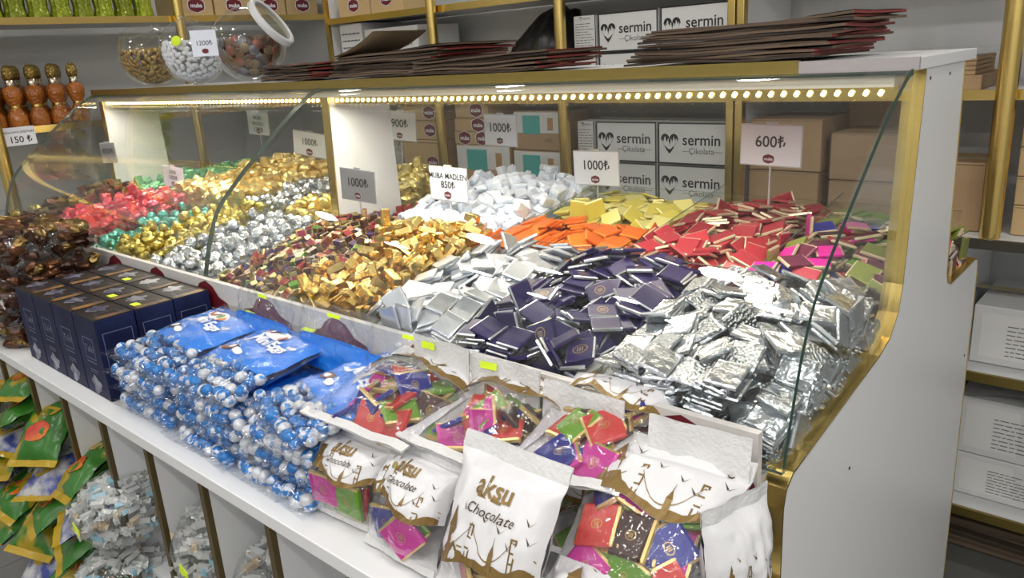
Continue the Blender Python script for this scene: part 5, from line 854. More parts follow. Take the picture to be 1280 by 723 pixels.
104,240,207,5,27,76,212,359,205,40,73,-54,87,516,202,-8,-90,-4,244,274,202,3,78,3,26,246,201,-90,42,-8,105,309,201,-28,78,-22,149,417,201,5,77,-2,127,536,198,35,-58,40,
198,470,197,-66,13,72,206,304,197,-64,-69,-21,143,446,196,71,-3,-4,90,482,196,-71,-8,6,159,516,196,-23,-65,69,89,450,195,44,53,56,24,520,195,52,50,-46,204,409,194,-59,-38,-54,
199,502,194,68,-15,-20,184,537,194,10,72,68,150,482,193,-1,1,-38,177,392,193,-68,19,-12,18,183,193,-48,-68,18,191,113,193,-36,57,49,21,469,193,-52,-43,-62,53,182,193,35,-23,70,
165,363,192,-69,2,2,203,439,192,-69,-1,8,116,378,191,-83,-56,-2,55,535,190,-2,-2,71,223,534,190,4,1,73,60,328,190,-64,-10,-75,81,406,190,56,83,4,195,146,190,-2,8,-81,
242,471,189,52,-39,-51,132,252,189,-1,71,8,134,335,188,-80,60,3,242,412,188,-63,3,78,52,374,188,69,-33,-25,90,342,187,-13,99,3,17,389,187,-63,3,-77,20,320,186,-2,-41,55,
69,237,186,18,-46,34,28,356,186,-53,-38,-68,242,174,185,71,-70,-11,132,289,185,-71,-70,-2,192,335,184,-100,1,7,26,431,184,-27,96,1,166,292,184,-66,75,5,196,245,183,49,55,-52,
87,274,182,1,-7,51,205,271,181,10,-74,67,53,274,181,56,34,48,163,254,181,6,-1,68,118,45,180,-47,51,-43,128,173,180,-11,67,20,236,327,180,-15,73,-66,37,210,179,-3,67,-53,
238,370,179,-99,-2,10,227,97,179,29,-94,-4,205,16,178,43,64,-56,99,163,178,65,-32,65,191,214,177,-44,-48,50,111,213,177,-70,71,3,82,195,177,-48,47,-46,67,18,176,0,99,12,
152,204,176,-93,-37,1,238,249,176,58,-46,42,48,60,174,29,-12,-70,244,15,174,55,-54,45,24,245,172,73,-8,8,58,153,172,6,41,-91,241,292,172,-70,-71,5,24,279,172,76,64,11,
199,49,172,-45,-7,-16,20,20,171,-2,-22,98,242,218,169,-55,59,-39,153,137,167,-82,-56,-2,195,161,167,9,-1,81,21,152,166,8,63,0,226,179,164,15,-98,-7,150,24,162,21,-42,-40,
240,61,162,-54,-70,-7,67,119,162,7,-6,1,190,116,162,8,4,18,145,94,161,8,0,4,238,135,161,-30,-59,60,159,66,159,77,5,4,71,85,157,-70,-71,-9,210,82,155,8,-4,92,
24,109,155,0,-10,57,119,56,154,-98,-18,-2,113,18,152,-39,-45,-54,22,57,152,52,41,54,74,47,151,4,-8,70,180,22,149,-44,57,-42,70,15,147,-62,-2,-1,22,21,143,8,-1,-10,
240,21,143,5,7,-71,224,378,268,-2,-3,42,267,287,258,-44,52,47,163,450,250,53,40,43,219,250,250,-59,69,32,364,539,249,-55,57,44,427,538,246,-9,8,1,181,502,246,-27,59,-71,
384,297,244,-4,6,-87,464,389,244,-31,-16,-67,226,537,243,-15,0,0,425,328,243,49,58,54,518,421,242,-68,9,10,119,472,241,-5,4,100,105,438,240,-4,100,-2,337,415,238,-21,95,-6,
255,396,237,70,-6,71,222,382,236,-2,-73,-2,209,352,235,65,33,-59,336,356,235,-67,-26,-63,498,536,234,-88,-6,-11,45,534,234,68,71,8,209,318,234,22,65,-18,518,478,233,-96,-1,29,
246,457,233,-67,-27,-66,359,386,233,-51,-49,-46,292,416,233,11,-71,-68,355,334,233,-61,26,70,184,336,233,27,-70,28,462,343,233,6,9,29,15,536,232,-7,63,-6,278,448,231,33,-64,-58,
326,318,231,68,-17,-23,199,284,231,11,68,-5,277,497,230,19,-19,68,281,347,230,2,0,67,303,290,230,-5,-73,68,186,395,230,-63,25,-32,107,533,230,16,-33,-66,306,383,230,-91,-42,1,
239,340,230,1,-2,47,498,393,229,3,-44,-1,177,250,229,-12,22,-36,44,432,229,34,31,63,240,273,229,-63,22,-22,388,344,229,-76,-2,-65,209,455,229,58,-41,-34,16,332,228,63,-50,-50,
262,303,228,2,-3,64,214,418,228,97,23,2,167,294,228,-6,-74,-12,20,490,228,-5,-2,100,320,446,226,55,83,-5,354,467,226,-36,-57,64,125,293,226,-14,-75,9,368,258,226,-82,-32,18,
125,367,225,74,16,-63,227,491,225,-28,59,-71,424,389,225,-48,50,58,281,259,224,6,1,-4,112,399,224,-41,-59,-49,375,420,224,71,-70,-3,222,121,223,-99,12,-2,283,218,223,-12,75,-64,
149,393,222,-6,-5,81,415,418,222,1,-70,-71,316,224,222,51,51,56,158,444,222,-4,-4,10,218,224,222,75,-11,-8,162,537,222,-6,42,-3,375,306,222,-24,-97,-2,297,189,221,-63,-21,-67,
486,270,221,4,14,-11,309,497,220,70,70,-7,334,195,220,49,60,-42,173,488,219,89,45,0,315,534,219,70,-11,-70,195,535,218,-10,70,-10,408,527,218,-53,56,46,135,529,218,23,36,58,
381,493,218,-1,-100,7,118,441,218,-3,100,-2,128,332,217,3,-9,2,411,278,217,73,-1,-14,448,427,217,-64,41,-31,436,502,217,-73,-3,5,88,335,217,-53,43,46,418,339,217,77,-63,-8,
352,527,217,-79,-2,6,376,225,216,72,28,24,272,536,216,-1,-1,-71,441,296,216,51,50,-60,475,446,216,-60,25,73,130,486,216,100,3,5,476,481,216,-29,68,34,263,179,216,50,48,59,
219,532,216,42,-57,-41,91,486,216,52,40,45,419,241,215,63,-42,49,97,289,215,55,48,-40,463,529,215,47,46,-55,153,50,215,22,91,-33,324,162,215,-49,-41,-55,55,479,215,64,-10,75,
444,468,214,82,-57,-4,141,253,213,10,-3,-62,200,196,213,-2,99,9,151,207,212,-40,-67,52,72,521,212,3,66,-75,113,251,211,63,-47,-40,449,349,211,-59,-80,4,459,387,211,-100,3,9,
74,435,211,69,72,8,218,158,210,3,62,78,506,227,210,75,-38,-53,57,331,209,-54,41,45,70,381,208,-4,-11,48,417,209,208,-55,51,-36,485,314,208,39,34,62,519,512,207,72,6,-3,
448,223,207,-70,-20,-59,516,421,206,34,68,-41,20,440,206,-55,41,44,190,24,206,13,-1,-78,416,170,206,-76,7,-65,493,360,205,-63,-11,26,51,300,205,40,55,-26,370,168,204,-74,-66,-2,
27,514,204,97,21,6,160,170,204,8,-7,7,412,93,203,51,-74,-14,113,214,203,-99,5,-10,520,391,203,59,-44,41,475,241,203,10,79,-5,271,47,202,12,12,-70,519,480,202,-69,-72,5,
257,130,202,9,7,-68,18,172,202,74,-30,-57,55,253,201,23,60,-11,20,373,201,3,57,3,166,135,201,-63,-7,-1,219,131,201,7,99,12,19,472,201,-69,71,-6,23,401,201,72,-12,11,
287,111,200,64,37,48,116,167,200,10,76,-64,70,228,199,43,-62,-62,188,103,199,-52,-30,-67,400,24,199,-22,-34,50,479,280,199,0,-99,-5,518,154,198,-98,-1,16,260,89,198,-66,-5,-71,
339,54,198,43,70,-55,368,131,197,11,5,0,469,19,197,17,6,-1,122,143,197,-1,63,77,515,336,196,-20,-59,65,23,339,196,12,72,-67,519,300,196,-38,56,61,67,54,195,-97,-22,4,
18,302,195,-56,4,-82,518,15,194,-6,-61,-79,221,92,194,51,-48,-61,157,95,194,-8,63,23,344,96,194,49,-45,-62,72,19,194,-58,-10,3,515,258,193,53,35,-75,235,24,193,15,43,21,
411,132,192,9,8,-13,446,163,192,8,10,-3,455,131,192,9,77,2,157,35,192,-27,-40,87,311,93,191,-81,-57,-7,83,177,191,76,64,13,74,140,191,-28,54,32,21,242,190,61,42,-38,
113,113,189,-60,10,-16,491,59,189,-63,-76,-2,178,70,189,67,-34,65,480,186,187,-86,49,14,299,56,187,-70,12,-69,522,81,187,-69,-71,3,333,23,187,42,20,62,51,195,186,-12,-7,99,
104,88,186,63,48,-46,22,272,186,-98,1,-18,18,214,186,3,-82,-5,484,130,186,-35,57,53,519,192,184,61,-43,38,380,81,184,-98,12,5,71,99,183,-76,-6,64,474,101,183,-18,68,36,
124,58,181,-47,-37,-65,46,116,181,-63,6,-77,263,58,181,-97,-19,-4,376,53,179,-5,-80,58,211,55,179,13,11,-71,30,144,178,-65,-10,-11,446,88,177,-90,41,11,519,128,177,60,-43,39,
16,108,176,-48,47,52,207,18,175,5,-72,-5,422,63,174,-33,-93,-11,521,162,173,-69,-70,7,90,65,172,-98,14,-5,304,24,171,60,38,59,446,43,170,-53,-31,31,173,20,170,-3,35,94,
30,82,169,22,-65,-72,124,22,169,-71,-15,67,421,13,167,52,-51,47,46,54,167,-50,39,-39,484,65,167,12,0,69,464,25,167,33,73,-12,21,48,166,76,17,-62,276,22,165,-68,68,20,
364,25,165,-60,76,21,519,93,165,-99,-1,12,87,26,165,-29,-73,50,500,24,163,65,19,-73,24,17,161,-43,-45,-55,203,472,216,40,-92,0,308,523,215,48,-51,-50,185,378,211,54,46,48,
341,407,205,-62,78,-1,275,224,203,-13,70,21,365,509,202,-72,-70,1,194,250,201,4,0,-6,37,263,198,-68,-8,14,236,412,198,-50,77,-5,128,234,198,-45,89,2,226,288,194,-12,-60,41,
143,450,191,47,53,-45,230,490,191,-65,-31,-63,216,377,191,-44,54,46,261,481,190,-69,12,71,85,19,190,7,-71,-7,143,381,190,-43,54,44,221,352,190,-43,54,46,174,348,190,56,45,-54,
265,401,190,-68,6,73,157,107,189,28,60,70,206,427,188,34,-62,-63,180,449,188,-8,70,-71,206,477,188,24,67,66,306,442,188,41,59,-43,164,308,188,67,-24,68,108,367,187,-12,-72,-16,
168,507,187,-29,-64,66,134,493,187,41,57,56,37,537,186,-59,38,58,51,472,186,29,63,-24,204,524,186,-29,-62,68,264,526,185,-16,67,-71,261,352,185,72,8,4,81,118,184,93,-19,14,
119,532,184,-60,-40,43,81,515,184,-2,71,70,288,394,184,57,46,43,83,443,184,63,-38,-33,156,542,184,68,0,0,181,378,184,1,-1,63,309,533,184,-55,46,-47,267,282,184,-61,29,67,
372,477,183,-45,52,54,268,435,183,-3,1,-100,22,461,183,28,-69,28,364,447,182,8,-66,4,325,353,182,-66,-27,-61,131,307,182,-42,54,-54,105,481,182,-1,-2,15,114,415,182,-60,80,-1,
294,479,182,3,0,100,206,318,182,-29,96,3,96,340,181,-23,-70,65,212,218,181,-70,2,71,180,210,180,21,-70,15,312,293,180,-44,-51,-43,18,420,180,-5,-76,-11,328,475,180,-2,3,-77,
256,315,180,-88,-46,2,310,330,179,-65,33,-24,359,376,179,-18,-63,-19,365,522,179,19,-98,-4,21,149,178,4,-8,0,322,408,178,-5,2,-100,30,498,178,3,-2,-47,348,325,178,-52,-45,-48,
58,423,178,-97,-25,-5,176,251,177,4,1,-51,15,379,177,2,-77,-2,64,383,177,2,-6,12,57,330,177,-65,-31,22,369,412,177,73,6,-2,236,251,176,4,2,7,342,292,176,3,75,2,
18,84,176,-48,45,-47,276,189,175,21,71,-15,132,253,175,-62,78,1,89,55,175,-4,100,7,31,301,175,34,60,-25,215,156,175,-70,0,71,80,304,174,-95,-30,-7,311,250,174,-25,-64,63,
218,21,174,24,0,-6,274,42,174,-70,-71,-4,177,49,174,32,7,-2,273,242,173,1,6,-63,104,211,173,73,-15,-9,338,227,172,21,73,-19,187,164,172,54,-46,-51,84,262,172,-1,-6,75,
371,288,172,47,56,-54,270,145,171,43,-60,33,120,170,170,-9,-74,66,46,210,170,-24,-68,-34,375,319,169,-53,56,-43,24,341,169,82,57,10,50,257,167,61,79,7,104,146,167,-6,-75,66,
289,113,166,63,37,-63,313,195,165,-3,7,-89,17,259,165,-46,43,-50,249,116,165,-49,52,-44,78,186,165,-94,34,-3,220,81,164,11,71,-1,54,133,164,-5,-73,-13,205,123,164,-64,76,5,
257,75,163,51,57,-44,370,212,162,-59,49,-34,369,254,162,0,-99,-4,342,157,162,70,-13,-24,15,217,162,47,43,56,301,83,161,-61,26,68,161,107,161,-99,-7,-2,121,117,161,-100,-5,-3,
312,138,160,5,6,-17,73,97,158,-3,74,-66,376,163,158,55,51,49,127,64,157,49,-52,-58,216,53,156,-64,5,-3,165,74,156,8,-2,13,24,162,156,-13,99,3,145,21,156,12,-45,-5,
58,54,156,-68,0,-73,321,56,153,-11,-73,65,89,72,153,3,7,-99,108,24,153,55,-55,46,357,38,152,51,55,-47,81,20,151,9,-71,-6,25,103,151,-87,-48,-8,277,44,150,8,2,-2,
48,15,149,-45,-47,-54,372,98,149,9,3,69,17,18,149,-71,6,-71,270,15,147,78,0,0,177,22,146,10,9,-70,20,51,145,4,5,-100,355,14,145,75,1,-1,311,26,145,-55,83,10,
228,18,145,-99,0,0,]
SHADES = dict(mixed=['magenta', 'hot pink', 'green', 'royal blue', 'dark red', 'dark brown', 'purple', 'olive green'],
 mini=['cocoa brown', 'reddish brown', 'light brown', 'dark brown', 'red', 'pink', 'purple', 'green', 'olive', 'orange'], brown=['brown', 'khaki', 'rust red'], dark=['black', 'red'])
SHADELAB = dict(mixed='wrapped chocolate square with cream edges in the mixed rear heap', mini='wrapped small chocolate brick with gold ends beside the gold ingots', brown='foil chocolate in the heap at the far end of the counter', dark='wrapped chocolate in the narrow bin beside the middle upright')
KINDNAME = dict(silver='silver_foil_square', navy='navy_chocolate_square', paper='pearl_chocolate_square', gold='gold_foil_ingot', mini='small_chocolate_brick', ball='silver_foil_ball', olive='dark_gold_chocolate', teal='teal_chocolate',
 pink='coral_chocolate', brown='brown_chocolate', mixed='colourful_chocolate_square', red='crimson_chocolate_square', orange='orange_chocolate_square', yellow='yellow_chocolate_square', white='icy_white_chocolate', dark='dark_chocolate',
 lemon='lemon_gold_chocolate', honey='honey_gold_chocolate', frost='silver_foil_lump', lump='pale_gold_chunk', green='green_chocolate')
BINS = [('silver', 250, -0.325, -0.012, 0.945, 1.385, 1.085, 1.195, 0.04), ('navy', 200, -0.645, -0.337, 0.945, 1.385, 1.075, 1.19, 0.04), ('paper', 170, -0.925, -0.657, 0.945, 1.385, 1.08, 1.195, 0.04), ('gold', 190, -1.2, -0.937, 0.945, 1.385, 1.085, 1.215, 0.027), ('mini', 290, -1.57, -1.21, 0.945, 1.385, 1.075, 1.195, 0.0216), ('ball', 115, -1.95, -1.63, 0.945, 1.385, 1.085, 1.2, 0.072), ('olive', 120, -2.25, -1.96, 0.945, 1.385, 1.085, 1.175, 0.0432), ('teal', 85, -2.5, -2.26, 0.945, 1.385, 1.08, 1.15, 0.0432), ('pink', 170, -2.9, -2.51, 0.945, 1.385, 1.09, 1.19, 0.0432), ('brown', 100, -3.17, -2.91, 0.945, 1.385, 1.11, 1.21, 0.0432), ('mixed', 190, -0.295, -0.012, 1.415, 1.97, 1.16, 1.185, 0.04), ('red', 200, -0.615, -0.305, 1.415, 1.97, 1.15, 1.195, 0.04), ('orange', 120, -0.995, -0.625, 1.415, 1.665, 1.13, 1.175, 0.04), ('yellow', 125, -0.995, -0.625, 1.685, 1.97, 1.15, 1.185, 0.04), ('white', 230, -1.4, -1.005, 1.415, 1.97, 1.15, 1.22, 0.0324), ('dark', 60, -1.565, -1.41, 1.415, 1.97, 1.15, 1.17, 0.0324), ('lemon', 70, -1.93, -1.63, 1.7, 1.97, 1.19, 1.225, 0.0432), ('honey', 70, -1.93, -1.63, 1.415, 1.68, 1.16, 1.21, 0.0432), ('frost', 110, -2.2, -1.94, 1.415, 1.97, 1.17, 1.22, 0.0432), ('lump', 220, -2.75, -2.21, 1.415, 1.97, 1.18, 1.235, 0.0432), ('green', 140, -3.15, -2.76, 1.415, 1.97, 1.17, 1.21, 0.0432)]
off = 0
for bi, (nm, cnt, x0, x1, y0, y1, zf, zb, thick) in enumerate(BINS):
    rng = random.Random(bi); ms = CHOC[nm]; lab, grp = INFO[nm]
    oname = KINDNAME[nm]
    for k in range(cnt):
        x, y, z, b, c, d = DATA[off:off+6]; off += 6; b /= 100; c /= 100; d /= 100
        q = Quaternion((math.sqrt(max(0, 1-b*b-c*c-d*d)), b, c, d)).normalized()
        mi_ = rng.randrange(len(ms)); o = link(oname, ms[mi_], None, Matrix.Translation((x0+x/1000, y0+y/1000, 1+z/1000)) @ q.to_matrix().to_4x4())
        if nm in SHADES:
            cw = SHADES[nm][mi_]; tag(o, cw+' '+SHADELAB[nm], 'chocolate', cw+' pieces, '+grp)
        else: tag(o, lab, 'chocolate', grp)
    # what lies under the top layers, joined
    bm = bmesh.new(); st = .034; nx = int((x1-x0)/st); ny = int((y1-y0)/st)
    for i in range(nx):
        for j in range(ny):
            m = ms[rng.randrange(len(ms))]; n0 = len(bm.verts); f0 = len(bm.faces); bm.from_mesh(m); bm.verts.ensure_lookup_table(); bm.faces.ensure_lookup_table()
            v = (j+.5)/ny; z = zf+(zb-zf)*v-thick-.012
            u = (i+.5)/nx
            if nm in ('silver', 'mixed') and u > .6: z -= (u-.6)*.18
            T = Matrix.Translation((x0+.028+(i+.5)*(x1-x0-.056)/nx, y0+.028+(j+.5)*(y1-y0-.056)/ny, max(z, 1.05)+rng.uniform(-.006, .004))) @ Matrix.Rotation(rng.uniform(0, 6), 4, 'Z') @ Matrix.Rotation(rng.uniform(-.4, .4), 4, 'X')
            for q in range(n0, len(bm.verts)): bm.verts[q].co = T @ bm.verts[q].co
    me = bpy.data.meshes.new('under_layer')
    bm.to_mesh(me); bm.free(); me.materials.append(ms[0].materials[0]); me.materials.append(ms[0].materials[-1] if len(ms[0].materials) == 2 else ms[0].materials[min(1, len(ms[0].materials)-1)]); me.materials.append(ms[0].materials[-1])
    o = link('chocolate_filling', me); o['kind'] = 'stuff'
    tag(o, 'lower layer under ' + lab.split(' in the ')[0].split(' heaped')[0].split(' beside')[0].split(' at the far')[0] + ' pieces', 'chocolates', kind='stuff')
ORD = ['top', 'second', 'third', 'fourth', 'fifth', 'sixth', 'seventh', 'eighth', 'ninth', 'tenth', 'eleventh', 'twelfth', 'thirteenth', 'fourteenth', 'fifteenth', 'sixteenth']

# ================================================================ PRICE SIGNS
def sign(label, x0, x1, z0, z1, y, lines, roll=0, yaw=0, back=False, rod=None, logo=True, size=None):
    w, h = x1-x0, z1-z0
    t = thing('price_sign', label, 'price sign', Matrix.Translation(((x0+x1)/2, y, (z0+z1)/2)) @ Matrix.Rotation(R(yaw), 4, 'Z') @ Matrix.Rotation(R(roll), 4, 'Y'))
    MB().box(-w/2-.003, w/2+.003, .0008, .003, -h/2-.003, h/2+.003).build('holder', mat('clear_holder', (.55, .55, .58), .15), t, .0006)
    MB().box(-w/2, w/2, 0, .0008, -h/2, h/2).build('card', GREYCARD if back else CARD, t)
    n = len(lines); zz = h*(.08 if n == 1 else .24)
    for i, s in enumerate(lines):
        sz = size or (h*.40 if n == 1 else h*(.30 if i == n-1 else .24))
        sz = min(sz, w*.92/(len(s)*.56))
        text(s, sz, BLACK, t, face_y(0, -.0006, zz), bold=sz*.012); zz -= h*(.27 if n > 1 else 0)
    if logo: badge(w*.19, t, face_y(-w*.02, -.0006, -h*.34))
    MB().box(-.014, .014, .001, .006, h/2, h/2+.008).build('clip', mat('clear_clip', (.6, .6, .6), .15), t)
    if rod: MB().tube([(0, .005, -h/2+.004), (0, .005, -h/2-rod)], .0025, 6).build('rod', mat('clear_holder', (0, 0, 0)), t)
sign('white price sign reading 600 standing before brown cartons over the crimson squares', -.514, -.360, 1.315, 1.411, 1.85, ['600₺'], 1, -2, rod=.14)
sign('white price sign reading 1000 standing over the yellow squares', -1.037, -.881, 1.235, 1.330, 1.85, ['1000₺'], -1, 0, rod=.07)
sign('white price sign reading 1000 raised high behind the icy white pieces', -1.487, -1.346, 1.322, 1.422, 1.95, ['1000₺'], 1, 0, rod=.16)
sign('two-line price sign reading MADLEN 850 in the icy white pieces', -1.287, -1.142, 1.232, 1.323, 1.50, ['MUBA MADLEN', '850₺'], 1, 0, rod=.08)
sign('white price sign reading 900 right of the middle upright', -1.941, -1.789, 1.336, 1.437, 1.90, ['900₺'], 4, 6, rod=.14)
sign('grey price sign reading 1000 in front of the middle upright', -1.526, -1.384, 1.236, 1.324, 1.372, ['1000₺'], 3, 4, back=True, rod=.09)
sign('tilted price sign reading 1000 over the pale gold chunks left of the middle upright', -2.550, -2.348, 1.256, 1.352, 1.90, ['1000₺'], 6, 6, rod=.05)
sign('three-line price sign reading FINDIKLI in the rear left of the counter', -2.994, -2.824, 1.330, 1.431, 1.95, ['MUBA', 'FINDIKLI', '1200₺'], 2, 0, rod=.16)
sign('small price sign leaning beside the green foil chocolates', -2.79, -2.66, 1.185, 1.265, 1.43, ['SADE', '1000₺'], 5, 8, rod=.04)
sign('grey little sign on the front of the far left upright', -3.20, -3.12, 1.275, 1.354, 1.372, ['850₺'], 0, 20, back=True)
def tagsign(label, M, w, h, lines, par=None):
    t = thing('price_tag', label, 'price tag', M)
    MB().box(-w/2, w/2, -h/2, h/2, -.001, 0).build('card', CARD, t)
    zz = h*.22 if len(lines) > 1 else 0
    for i, s in enumerate(lines):
        sz = min(h*(.5 if i == len(lines)-1 else .22), w*.9/(len(s)*.56)); text(s, sz, BLACK, t, Matrix.Translation((0, zz, .0006)), bold=sz*.012); zz -= h*.42
    return t
tagsign('white price tag reading 150 on the brass edge of the bottle shelf', face_x(-3.532, 1.166, 1.402), .125, .078, ['KOLONYA ÇEŞİTLERİ', '150 ₺'])

# ================================================================ CARTONS
def carton(name, label, x0, x1, y0, y1, z0, z1, m, group=None, tape=True):
    t = thing(name, label, 'box', loc=((x0+x1)/2, y0, z0), group=group)
    w, d, h = x1-x0, y1-y0, z1-z0
    MB().box(-w/2, w/2, 0, d, 0, h).build('body', m, t, .003)
    if tape: MB().box(-w/2+.002, w/2-.002, d*.5-.02, d*.5+.02, h+.0002, h+.0008).build('tape', mat('packing_tape', (.45, .36, .22), .25), t)
    return t, w, d, h
def heart_mesh():
    mb = MB(); N = 28
    drip = [.5, .75, .62, .95, .9, .55, .35, .45, .8, 1.0, .85, .5, .4, .62, .9, .8, .5, .7, 1.05, .8, .45, .4, .7, .9, .6, .5, .7, .5]
    yt = lambda x: math.sqrt(max(0, 1-(2*abs(x)-1)**2))*.55+.45 if abs(x) < 1 else .45
    yb = lambda x: .45-1.45*(abs(x))**0+1.45*abs(x)**1.25
    for i in range(N):
        x0 = -1+2*i/N; x1 = -1+2*(i+1)/N; a = drip[i]*.75
        mb.add([(x0, yt(x0)), (x1, yt(x1)), (x1, yt(x1)-a), (x0, yt(x0)-a)], [(0, 1, 2, 3)]) if False else mb.add([(x0, yt(x0), 0), (x1, yt(x1), 0), (x1, max(yt(x1)-a, yb(x1)), 0), (x0, max(yt(x0)-a, yb(x0)), 0)], [(0, 3, 2, 1)])
        if abs(x0+x1)/2 < .5:
            mb.add([(x0, yb(x0), 0), (x1, yb(x1), 0), (x1, yb(x1)+.42-.5*abs(x1)*(1 if i % 2 else .6), 0), (x0, yb(x0)+.42-.5*abs(x0), 0)], [(0, 1, 2, 3)])
        mb.add([(x0, yb(x0), 0), (x1, yb(x1), 0), (x1, yb(x1)+.05, 0), (x0, yb(x0)+.05, 0)], [(0, 1, 2, 3)])
    return mb.mesh('heart_print', [BLACK])
HEART = heart_mesh()
def borders(w, h, b, m, t):
    mb = MB()
    for x0, x1, z0, z1 in ((-w/2, w/2, 0, b), (-w/2, w/2, h-b, h), (-w/2, -w/2+b, b, h-b), (w/2-b, w/2, b, h-b)): mb.box(x0, x1, -.0006, -.0002, z0, z1)
    mb.build('printed_border', m, t)
def lines_print(w, h, t, rows, m=DARKINK, y=-.0006, seed=0):
    rg = random.Random(seed); mb = MB()
    for i in range(rows):
        z = h*(.86-.72*i/rows); a = -w*.42; e = w*rg.uniform(.1, .42) if i % 2 else w*.4
        while a < e-.01:
            l = rg.uniform(.008, .03); mb.box(a, min(a+l, e), y, y+.0004, z, z+h*.018); a += l+.004
    mb.build('small_print', m, t)
WG = 'white heart print cartons'
def heart_carton(label, x0, x1, z0, z1):
    t, w, d, h = carton('chocolate_carton', label, x0, x1, 2.515, 2.68, z0, z1, WBOX, WG)
    borders(w, h, .005, BLACK, t)
    o = link('heart_print', HEART, t, face_y(-w*.33, -.0005, h*.49) @ Matrix.Scale(h*.24, 4))
    text('sermin', h*.37, BLACK, t, face_y(w*.13, -.0006, h*.58), bold=.0006)
    text('Çikolata', h*.20, DARKINK, t, face_y(w*.13, -.0006, h*.32))
    MB().box(-w*.14, -w*.05, -.0006, -.0003, h*.31, h*.32).box(w*.31, w*.42, -.0006, -.0003, h*.31, h*.32).build('rule_line', DARKINK, t)
def text_carton(label, x0, x1, z0, z1, sd):
    t, w, d, h = carton('chocolate_carton', label, x0, x1, 2.515, 2.70, z0, z1, WBOX, WG)
    text('sermin', h*.09, DARKINK, t, face_y(w*.1, -.0006, h*.92)); lines_print(w, h*.9, t, 9, seed=sd)
    link('heart_print', HEART, t, face_y(-w*.16, -.0005, h*.92) @ Matrix.Scale(h*.05, 4))
    MB().box(-w/2, w/2, -.0006, -.0002, 0, .005).box(w/2-.004, w/2, -.0006, -.0002, .005, h).build('printed_border', BLACK, t)
heart_carton('white heart print carton above the counter top, second from the brass double post', -1.406, -1.152, 1.597, 1.735)
heart_carton('white heart print carton above the counter top, next to the brass double post', -1.141, -.872, 1.597, 1.737)
heart_carton('white carton half hidden by the counter top, under the left heart print carton', -1.406, -1.152, 1.442, 1.594)
heart_carton('white carton hidden behind the bag pile, under the right heart print carton', -1.141, -.872, 1.442, 1.594)
text_carton('white carton with small print above the counter top, next to the round post', -1.520, -1.418, 1.597, 1.733, 1)
text_carton('white carton with small print showing just over the counter top', -1.520, -1.418, 1.442, 1.594, 2)
heart_carton('white heart print carton seen through the glass, upper one near the middle post', -1.430, -1.162, 1.194, 1.343)
heart_carton('white heart print carton seen through the glass, upper one at the double post', -1.154, -.877, 1.194, 1.342)
heart_carton('white heart print carton seen through the glass, lower one behind the yellow squares', -1.430, -1.162, 1.042, 1.190)
heart_carton('white heart print carton seen through the glass, lower one at the double post', -1.154, -.877, 1.042, 1.190)
text_carton('white carton with small print seen through the glass, upper one', -1.52, -1.440, 1.194, 1.343, 3)
text_carton('white carton with small print seen through the glass, lower one', -1.52, -1.440, 1.042, 1.190, 4)
# brown cartons
for lab, x0, x1, y0, y1, z0, z1, m in (
 ('plain brown carton behind the 600 price sign, upper of two', -.80, -.560, 2.515, 2.76, 1.19, 1.356, KRAFT),
 ('plain brown carton behind the crimson squares, lower of two', -.80, -.565, 2.515, 2.76, 1.042, 1.187, KRAFT),
 ('brown carton wrapped in film behind the glass edge, upper of two', -.530, -.335, 2.515, 2.74, 1.17, 1.315, KRAFT),
 ('brown carton wrapped in film behind the glass edge, lower of two', -.530, -.335, 2.515, 2.74, 1.042, 1.167, KRAFT),
 ('brown carton on the rear shelf just past the white end panel', -.26, -.097, 2.515, 2.72, 1.042, 1.238, KRAFT)):
    t, w, d, h = carton('cardboard_box', lab, x0, x1, y0, y1, z0, z1, m)
    MB().box(-w/2+.004, w/2-.004, -.0005, .0003, h*.97, h*.98).build('flap_seam', mat('dark_seam', (.12, .08, .05), .8), t)
    if 'film' in lab: MB().box(-w/2-.003, w/2+.003, -.004, d+.003, .004, h-.001).build('stretch_film', FILM, t)
bb, w, d, h = carton('cardboard_box', 'brown carton with raised flaps behind the other brown cartons', -.57, -.40, 2.765, 2.87, 1.042, 1.40, KRAFT)
MG = 'tan maroon-badge cartons'
def tan(label, x0, x1, z0, z1, y0=2.515, y1=2.72, bx=(0,), grp=MG):
    t, w, d, h = carton('cardboard_box', label, x0, x1, y0, y1, z0, z1, KRAFTL, grp, True)
    for b in bx: badge(.075, t, face_y(b*w, -.0006, h*.5))
    MB().box(-w/2+.003, w/2-.003, -.0004, .0003, h*.93, h*.945).build('flap_seam', mat('dark_seam', (0, 0, 0)), t)
tan('tan badge carton by the left thin post through the glass, top of the stack', -2.20, -2.00, 1.352, 1.42, bx=(.15,))
tan('tan badge carton by the left thin post through the glass, second from top', -2.21, -1.985, 1.294, 1.350, bx=(.15,))
tan('tan badge carton by the left thin post through the glass, third from top', -2.215, -2.0, 1.236, 1.292, bx=(-.2, .3))
tan('tan badge carton left of the thin post, top of the left stack', -2.57, -2.29, 1.34, 1.41, bx=(.2,))
tan('tan badge carton left of the thin post, middle of the left stack', -2.58, -2.29, 1.25, 1.338, bx=(.2,))
tan('tan badge carton left of the thin post, bottom of the left stack', -2.58, -2.29, 1.042, 1.248, bx=(.2,))
for i, (z0, z1) in enumerate(((1.042, 1.125), (1.127, 1.205), (1.207, 1.285), (1.287, 1.385))):
    tan(('bottom', 'second', 'third', 'top')[i]+' tan badge carton in the stack right of the thick round post', -.02, .24, z0, z1, bx=(-.22,) if i == 1 else ())
tan('tan badge carton on the upper shelf beside the side panel', -2.96, -2.72, 1.832, 1.93, bx=(0,))
tan('tan badge carton on the upper shelf, second from the side panel', -2.71, -2.48, 1.832, 1.95, bx=(0,))
